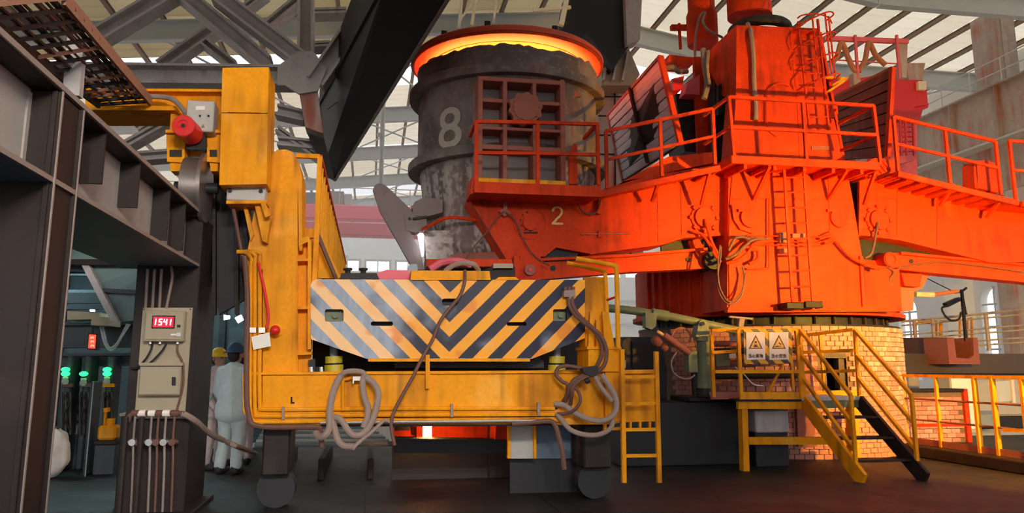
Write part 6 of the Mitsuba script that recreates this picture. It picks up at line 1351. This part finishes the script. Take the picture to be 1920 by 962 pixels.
part(mn, 'tilt_joint', cat(trimesh.creation.icosphere(2, .09).apply_translation(P(1232, 640, YG)), trimesh.creation.icosphere(2, .06).apply_translation(P(1246, 652, YG))), 'hot_red_brown', smooth=50)
part(mn, 'handwheel', ringbar(P(1278, 632, YG + .1), (0.2, 1, 0), .14, .03, .03), 'hot_red_brown')
part(mn, 'foot', prism([(1300, 700), (1310, 698), (1312, 742), (1302, 742)], YG, .1), 'steel_brown')
solo('cable', 'pale braided cable hanging in a loop left of the green cylinder', 'cable', tube([P(x, y, YG - .1) for x, y in ((1268, 660), (1259, 678), (1262, 697), (1275, 708), (1292, 710), (1303, 703))], .014), 'hose_grey')
solo('cable', 'thin white cable behind the stair railing', 'cable', tube([P(x, y, YS + .6) for x, y in ((1378, 688), (1395, 702), (1412, 720), (1432, 724))], .01), 'paper')
t_ = thing('camera_stand', 'small pale T-shaped bracket above the sign board', 'bracket')
part(t_, 'top', bar(P(1367, 594, 11.9), P(1410, 598, 11.9), .05, .03), 'hose_grey'); part(t_, 'post', prism([(1387, 597), (1397, 597), (1394, 614), (1385, 614)], 11.9, .06), 'hose_grey'); part(t_, 'box', prism([(1372, 618), (1394, 617), (1394, 640), (1374, 640)], 11.85, .1), 'light_grey')
dg = thing('drum_guard', 'dark crowded pipework behind the stair railing', 'pipework')
for i, (y0, y1, mat) in enumerate(((640, 650, 'hot_red_brown'), (654, 664, 'steel_brown'), (668, 676, 'hot_red_brown'), (700, 712, 'steel_brown'))): part(dg, 'pipe', rod(P(1340, (y0 + y1) / 2, 12.35), P(1500, (y0 + y1) / 2 - 2, 12.1), .05, 10), mat)
cbx = thing('crate', 'grey crate under the stair platform', 'crate')
a, b = P(1418, 812, 11.6), P(1478, 769, 11.6); part(cbx, 'body', cbox((a[0], 11.6, a[2]), (b[0], 12.1, b[2]), .02), 'steel_grey'); part(cbx, 'stand', cbox((a[0], 11.65, 0), (b[0], 12.05, a[2]), .01), 'steel_dark')

# ------------------------------------------------------------------ right: railed edge, brick box, trough, upper walkway
yr = thing('edge_railing', 'yellow railing along the platform edge at the right', 'railing')
r0 = P(1690, 704, 13.0); XE2 = r0[0]
zt2 = r0[2]; zb2 = PX(1700, 823, XE2)[2]
yA, yB = 13.05, 7.0
part(yr, 'top_rail', bar((XE2, yA, zt2), (XE2, yB, zt2), .05, .05), 'yellow_paint')
for z in (zt2 - (zt2 - zb2) * .36, zt2 - (zt2 - zb2) * .68): part(yr, 'mid_rail', rod((XE2, yA, z), (XE2, yB, z), .016, 8), 'hot_red_brown')
part(yr, 'toe_board', box((XE2 - .01, yB, zb2 - .06), (XE2 + .01, yA, zb2 + .04)), 'hot_red_brown')
ysl = [PX(px, 710, XE2)[1] for px in (1692, 1754, 1826, 1860, 1914)]
for i, y in enumerate(ysl): part(yr, 'post', bar((XE2, y, zt2), (XE2, y, zb2 - .06), .07 if i in (2, 3) else .05, .05), 'yellow_paint')
part(yr, 'gate_bar', bar(PX(1882, 806, XE2), PX(1935, 808, XE2), .05, .05), 'yellow_paint')
ke = thing('platform_kerb', 'dark kerb under the yellow edge railing', 'kerb')
part(ke, 'kerb', cbox((XE2 - .25, yB, 0), (XE2 + .25, yA, zb2 - .06), .02), 'steel_brown')

bx = thing('brick_box', 'low orange-lit brick wall in a steel frame behind the edge railing', 'wall')
YW = 14.6
a, b = P(1700, 834, YW), P(1812, 729, YW)
part(bx, 'core', box((a[0] + .02, YW + .03, 0), (b[0] - .02, YW + .4, b[2] - .02)), 'mortar')
part(bx, 'frame', cbox((b[0] - .10, YW - .04, 0), (b[0], YW + .45, b[2]), .01), 'red_paint'); part(bx, 'frame', cbox((a[0], YW - .04, b[2] - .06), (b[0], YW + .45, b[2]), .01), 'steel_brown')
part(bx, 'frame', cbox((a[0], YW - .03, Z(1750, 797, YW) - .03), (b[0], YW + .1, Z(1750, 797, YW) + .03), .006), 'red_paint')
h_ = .088; w_ = .2; nr = int((b[2] - .08) / h_); nb = int((b[0] - a[0] - .1) / w_)
bb_ = mikit.ply(cbox((.005, 0, .004), (w_ - .005, .06, h_ - .004), .005), 'mortar')
for r in range(nr):
    for k in range(nb + 1):
        x = a[0] + (k - .5 * (r % 2)) * w_
        if x < a[0] - .05 or x + w_ > b[0] - .06: continue
        part(bx, 'brick', {**bb_, 'bsdf': {'type': 'ref', 'id': bricks[int(rng.integers(4))]}}, None, to_world=T().translate([x, YW - .01 - .008 * rng.random(), r * h_ + .01]))

sbm = thing('floor_slab', 'dark steel edge beam of the upper floor at the right', 'beam')
YU = 19.0
za, zb3 = Z(1800, 663, YU), Z(1800, 702, YU)
part(sbm, 'beam', cbox((X(1686, 680, YU), YU, zb3), (X(1990, 680, YU), YU + .5, za), .02), 'slab_brown')
part(sbm, 'deck', box((X(1686, 680, YU), YU + .5, za - .1), (X(1990, 680, YU), YU + 3, za)), 'steel_brown')
part(sbm, 'lower_flange', cbox((X(1686, 700, YU) - .0, YU - .06, zb3 - .03), (X(1990, 700, YU), YU + .5, zb3 + .03), .01), 'steel_brown')
for px in (1700, 1990): part(sbm, 'support', cbox((X(px, 720, YU + .3), YU + .2, 0), (X(px, 720, YU + .3) + .3, YU + .5, zb3), .02), 'steel_grey')
lt = thing('casting_trough', 'rusty U-shaped casting trough lying on the upper floor edge', 'trough')
YQ = 18.2
a, b = P(1780, 683, YQ), P(1833, 633, YQ)
U = Polygon([(a[0], a[2]), (b[0], a[2]), (b[0], b[2]), (b[0] - .13, b[2]), (b[0] - .16, a[2] + .22), (b[0] - .3, a[2] + .14), (a[0] + .22, a[2] + .16), (a[0] + .2, b[2]), (a[0], b[2])])
part(lt, 'end_ring', sprism(U, YQ, .12), 'hot_red_brown'); 
part(lt, 'shell', hull([P(1688, 634, 20.5), P(1690, 684, 20.5), (a[0], YQ + .1, a[2]), (a[0], YQ + .1, b[2]), P(1688, 634, 20.5) + (.6, .3, 0), P(1690, 684, 20.5) + (.6, .3, 0), (a[0] + .14, YQ + .3, b[2]), (a[0] + .14, YQ + .3, a[2])]), 'slab_brown')
part(lt, 'side', cbox((a[0], YQ + .1, a[2]), (a[0] + .15, YQ + .9, b[2]), .01), 'hot_red_brown'); part(lt, 'side', cbox((b[0] - .13, YQ + .1, a[2]), (b[0], YQ + .9, b[2]), .01), 'hot_red_brown'); part(lt, 'bottom', cbox((a[0], YQ + .1, a[2]), (b[0], YQ + .9, a[2] + .14), .01), 'hot_red_brown')
ur = thing('upper_railing', 'grey-brown railing of the upper floor in front of the tall windows', 'railing')
YR2 = 19.2
ta, tb = P(1690, 603, 21.2), P(1960, 577, 17.6)
hh2 = Z(1757, 596, 20.3) - Z(1757, 662, 20.3)
for t in (0, .12, .40, .52, .72, .84): part(ur, 'rail', rod(ta - (0, 0, hh2 * t), tb - (0, 0, hh2 * t), .035 if t == 0 else .022, 8), 'steel_grey')
for s in (.1, .24, .62, .98):
    q = ta + (tb - ta) * s; part(ur, 'post', bar(q, q - (0, 0, hh2), .08, .06), 'rusty_girder')
for (x0, x1, y0, y1) in ((1716, 1756, 606, 636), (1764, 1800, 603, 632), (1812, 1822, 600, 634)):
    part(ur, 'yellow_frame', cat(bar(P(x0, y0, 21.5), P(x0, y1, 21.5), .07, .07), bar(P(x0, y0, 21.5), P(x1, y0 - 3, 21.5), .07, .07), bar(P(x1, y0 - 3, 21.5), P(x1, y1, 21.5), .05, .05)), 'yellow_paint')
hk = thing('tool_hanger', 'dark oxygen lance hanger with a looped hose in front of the upper railing', 'hanger')
part(hk, 'pole', bar(P(1803, 543, 18.5), P(1811, 640, 18.5), .06, .06), 'steel_brown'); part(hk, 'head', tube([P(1790, 549, 18.5), P(1803, 546, 18.5), P(1812, 540, 18.5)], .03), 'steel_brown')
part(hk, 'handle', slab([P(1774, 568, 18.5), P(1800, 557, 18.5), P(1802, 564, 18.5), P(1778, 576, 18.5)], .15), 'steel_brown'); part(hk, 'loop', tube([P(1776, 574, 18.5), P(1766, 578, 18.5), P(1772, 592, 18.5), P(1784, 601, 18.5), P(1798, 598, 18.5), P(1802, 585, 18.5)], .025), 'steel_brown')
part(hk, 'second_pole', bar(P(1804, 548, 18.5), P(1812, 590, 18.5), .03, .03), 'steel_brown'); part(hk, 'wire', rod(P(1738, 522, 18.5), P(1790, 548, 18.5), .012, 6), 'steel_brown')
fd = thing('parked_machine', 'grey and blue machine parked beyond the yellow railing at the far right', 'machine')
a, b = P(1818, 838, 17.5), P(1905, 712, 17.5)
part(fd, 'body', cbox((a[0], 17.5, .3), (b[0] + .6, 18.4, b[2]), .05), 'light_grey'); part(fd, 'blue_tarp', hull([P(1812, 782, 16.6), P(1866, 776, 16.6), P(1868, 800, 16.6), P(1815, 802, 16.6), P(1820, 770, 17.3), P(1860, 770, 17.3)]), 'blue_steel')
part(fd, 'window', prism([(1862, 716, ), (1898, 714), (1902, 752), (1866, 754)], 17.45, .06), 'pale_steel'); part(fd, 'pillar', prism([(1896, 712), (1901, 712), (1905, 756), (1900, 756)], 17.4, .06), 'paper'); part(fd, 'skid', cbox((a[0], 17.6, 0), (b[0] + .6, 18.3, .3), .02), 'steel_dark')
sh_ = thing('cabinet', 'white cabinet behind the brick box at the right', 'cabinet')
a, b = P(1782, 730, 16.5), P(1822, 706, 16.5); part(sh_, 'body', cbox((a[0], 16.5, 0), (b[0], 17.0, b[2]), .02), 'light_grey'); part(sh_, 'door', cbox((a[0] + .03, 16.48, .1), (b[0] - .03, 16.5, b[2] - .05), .01), 'hall_wall')

# red machine and cable festoon in the background, upper right
rm = thing('second_turret', 'pinkish red tower of a second machine behind the right heat shield', 'machine')
YM2 = 20.0
for name, pts, y, d, mat in (('upper_body', [(1672, 150), (1730, 150), (1737, 162), (1740, 196), (1716, 200), (1712, 222), (1672, 226)], YM2, 1.2, 'bright_red'), ('lower_body', [(1670, 225), (1718, 222), (1716, 300), (1670, 310)], YM2 + .3, 1.2, 'pink_red'),
                              ('top_box', [(1700, 118), (1735, 118), (1728, 152), (1704, 152)], YM2 + .2, .8, 'rusty_girder'), ('side_box', [(1722, 152), (1737, 152), (1737, 168), (1722, 168)], YM2 - .1, .3, 'paper'),
                              ('lug', [(1712, 196), (1742, 194), (1740, 202), (1730, 206), (1726, 222), (1712, 224)], YM2 + .1, .4, 'bright_red'), ('left_body', [(1556, 146), (1612, 146), (1640, 142), (1640, 190), (1556, 196)], YM2 + .5, 1.0, 'bright_red'), ('base_body', [(1560, 225), (1720, 225), (1720, 330), (1560, 330)], YM2 + 1.6, 1.0, 'pink_red')):
    part(rm, name, prism(pts, y, d), mat)
for px in (1687, 1697, 1711): part(rm, 'ladder_rail', bar(P(px, 222, YM2 - .1), P(px + 3, 292, YM2 - .1), .05, .05), 'bright_red')
for py in range(230, 292, 9): part(rm, 'ladder_rung', rod(P(1687, py, YM2 - .1), P(1713, py - 1, YM2 - .1), .025, 6), 'bright_red')
part(rm, 'column', box((X(1580, 260, YM2 + 1), YM2 + 1.2, 0), (X(1640, 260, YM2 + 1), YM2 + 2.2, Z(1600, 320, YM2 + 1))), 'pink_red')
fs = thing('festoon_rail', 'red overhead rail with hanging orange-brown festoon cables at the upper right', 'rail')
YF2 = 18.0
part(fs, 'rail', bar(P(1545, 72, YF2), P(1702, 78, YF2), .10, .12), 'pink_red'); part(fs, 'rail_end', prism([(1684, 74), (1702, 76), (1700, 146), (1692, 146)], YF2, .15), 'rusty_girder')
for px in (1605, 1683): part(fs, 'post', bar(P(px - 2, 66, YF2 - .1), P(px + 4, 148, YF2 - .1), .06, .06), 'pink_red')
part(fs, 'lower_rail', bar(P(1560, 112, YF2), P(1690, 120, YF2), .03, .03), 'pink_red')
part(fs, 'support_column', cbox((X(1602, 150, YF2) - .1, YF2 - .12, 0), (X(1602, 150, YF2) + .1, YF2 + .08, Z(1602, 140, YF2)), .01), 'rusty_girder')
plain('festoon_cable', (0.42, 0.16, 0.09), 0.7)
for lab_, q in (('orange-brown festoon cable in a V, left', ((1562, 116), (1570, 104), (1578, 80), (1590, 108), (1601, 130), (1610, 134))), ('orange-brown festoon cable in a V, right', ((1610, 134), (1622, 112), (1629, 80), (1642, 104), (1660, 122)))):
    solo('festoon_cable_loop', lab_ + ' of the two under the red rail', 'cable', tube([P(x, y, YF2 - .05) for x, y in q], .07, 8), 'festoon_cable')
# ================================================================== FIRE LIGHT
# the neighbouring strand: molten steel pours from a tundish nozzle beside an added screen that shapes its light, right of the camera and out of its view
ns = thing('pouring_station', 'neighbouring casting station with its molten steel stream', 'casting station')
sx, sy = 8.6, 5.2
part(ns, 'stream', tube([(sx, sy, 2.88), (sx + .005, sy, 2.75), (sx, sy, 2.62)], .11, 12, 3), 'hot_lining', emitter={'type': 'area', 'sampling_weight': 10.0, 'radiance': {'type': 'rgb', 'value': [3000, 1530, 120]}}, label='incandescent steel stream')
part(ns, 'tundish', cbox((sx - .40, sy - .6, 2.88), (sx + .7, sy + .36, 3.6), .03), 'steel_brown'); part(ns, 'mould', cbox((sx - .3, sy - .35, 0), (sx + .5, sy + .3, 2.62), .03), 'steel_brown')  # front lip of the tundish sized to dim light on the tower
part(ns, 'added_side_screen', cbox((sx - .62, sy - .7, 0), (sx - .57, sy + .92, 3.6), .01), 'steel_brown'); part(ns, 'rear_screen', cbox((sx - .62, sy - .78, 0), (sx + .7, sy - .7, 3.6), .01), 'steel_brown')  # side screen added to cut stream light on car and ladle
part(ns, 'column', cbox((sx + .6, sy - .6, 0), (sx + .7, sy - .3, 2.88), .02), 'steel_brown')
bw_ = thing('added_blast_wall', 'added unseen low wall that keeps the stream light off the stairs', 'wall')  # added sill that shades the stairs from the stream
part(bw_, 'panel', cbox((7.4, 6.3, 0), (8.36, 6.36, 2.63), .01), 'steel_brown')
for x in (7.5, 8.2): part(bw_, 'post', cbox((x - .04, 6.22, 0), (x + .04, 6.3, 2.5), .01), 'steel_brown')
# hot strand under the yellow car
hs_ = thing('hot_strand', 'white-hot steel strand end glowing under the yellow lower beam', 'strand')
q0, q1 = P(801, 829, 10.6), P(801, 797, 10.6)
part(hs_, 'strand', cbox((q0[0] - .055, 10.55, q0[2]), (q0[0] + .055, 10.67, q1[2] + .1), .01), 'hot_lining', emitter={'type': 'area', 'sampling_weight': 0.5, 'radiance': {'type': 'rgb', 'value': [11, 4.7, 1.1]}})
mo = thing('mould_frame', 'dark mould frame and shields, red glow painted on, under the lower beam', 'frame')
def mo_(name, pts, y, d, mat): part(mo, name, prism(pts, y, d), mat)
mo_('back_shield', [(735, 790), (985, 790), (985, 834), (735, 834)], 11.2, .1, 'red_paint'); mo_('back_shield', [(735, 834), (985, 834), (985, 905), (735, 905)], 11.2, .1, 'steel_dark'); mo_('bar', [(740, 796), (780, 796), (778, 806), (740, 808)], 10.8, .2, 'steel_dark'); mo_('bar', [(740, 822), (970, 826), (970, 850), (740, 850)], 10.3, .3, 'steel_dark')  # red of the shields stands for strand glow falling on them
mo_('side_plate', [(930, 796), (955, 796), (955, 850), (928, 850)], 10.4, .5, 'red_paint'); mo_('side_plate', [(770, 800), (781, 800), (781, 820), (772, 816)], 10.5, .2, 'red_paint')
mo_('top_plate', [(740, 786), (960, 786), (960, 793), (740, 793)], 9.9, 1.4, 'steel_dark')
gp = thing('guard_plate', 'pale grey guard plate hanging under the right part of the lower beam', 'plate')
part(gp, 'plate', prism([(957, 798), (1003, 798), (1004, 860), (956, 860)], 9.6, .06), 'light_grey'); part(gp, 'edge', prism([(953, 797), (958, 797), (957, 860), (952, 860)], 9.55, .08), 'yellow_paint'); part(gp, 'edge', prism([(1000, 797), (1005, 797), (1006, 860), (1001, 860)], 9.55, .08), 'yellow_paint')
part(gp, 'blue_plate', prism([(1006, 798), (1130, 796), (1130, 860), (1006, 860)], 9.75, .06), 'soffit_paint'); part(gp, 'leg', prism([(956, 860), (1130, 860), (1130, 925), (956, 925)], 9.8, .05), 'steel_dark')
# pipe bundle on the floor behind the car
for i in range(7):
    nth = ['front', 'second', 'third', 'fourth', 'fifth', 'sixth', 'rear'][i]
    x = PZ(500 + 12 * i, 836 - 5 * i, .2)
    a_, b_ = P(478 + 3 * i, 834 - 5.2 * i, 11.5 + .35 * i), P(735 - 6 * i, 832 - 4.6 * i, 11.3 + .35 * i)
    solo('floor_pipe', f'{nth}most pipe of the bundle lying behind the car' if i in (0, 6) else f'{nth} pipe from the front in the bundle lying behind the car', 'pipe', rod((a_[0], a_[1], max(a_[2], .06)), (b_[0], b_[1], max(b_[2], .06)), .035, 10), 'pale_steel' if i % 2 else 'blue_steel', group='pipes lying under the lower beam')
pk = thing('pipe_rack', 'low rack carrying the pipes behind the car', 'rack')
for px in (520, 600, 690):
    a_ = P(px, 842, 11.6); part(pk, 'bearer', cbox((a_[0], 11.3, 0), (a_[0] + .08, 14, max(.05, a_[2] - .1)), .01), 'steel_brown')

# floodlights added behind the camera, unseen, to brighten the yellow car
fl = thing('added_floodlight_mast', 'unseen mast of floodlights behind the viewpoint, added to brighten the car', 'lamp')
fx, fy, fz = 0.9, -3.0, 4.6; aim = np.array([-0.9, 9.0, 2.1])
part(fl, 'mast', rod((fx, fy - .3, 0), (fx, fy - .3, fz + .5), .07, 12), 'steel_grey'); part(fl, 'cross_bar', bar((fx - .9, fy - .2, fz), (fx + .9, fy - .2, fz), .06, .06), 'steel_grey')
for i in range(6):
    o = np.array([fx - .8 + .8 * (i % 3), fy, fz + .35 * (i // 3)])
    d = (aim - o) / np.linalg.norm(aim - o); part(fl, 'lamp_housing', bar(o - d * .25, o - d * .02, .26, .2), 'steel_dark')
    scene[f'added_flood_{i + 1}'] = {'type': 'spot', 'to_world': T().look_at(origin=o.tolist(), target=aim.tolist(), up=[0, 0, 1]), 'cutoff_angle': 21.0, 'beam_width': 12.0, 'intensity': {'type': 'rgb', 'value': [11.5, 10.6, 9.2]}}

# dust and steam hanging in the far bays of the hall
scene['haze'] = {'type': 'cube', 'to_world': T().translate([4, 55, 6.6]).scale([25.5, 30, 6.5]), 'bsdf': {'type': 'null'},
                 'interior': {'type': 'homogeneous', 'sigma_t': 0.011, 'albedo': {'type': 'rgb', 'value': [.97, .97, .97]}}}
labels['haze'] = {'label': 'thin pale haze hanging in the far bays of the hall', 'category': 'haze', 'kind': 'stuff'}
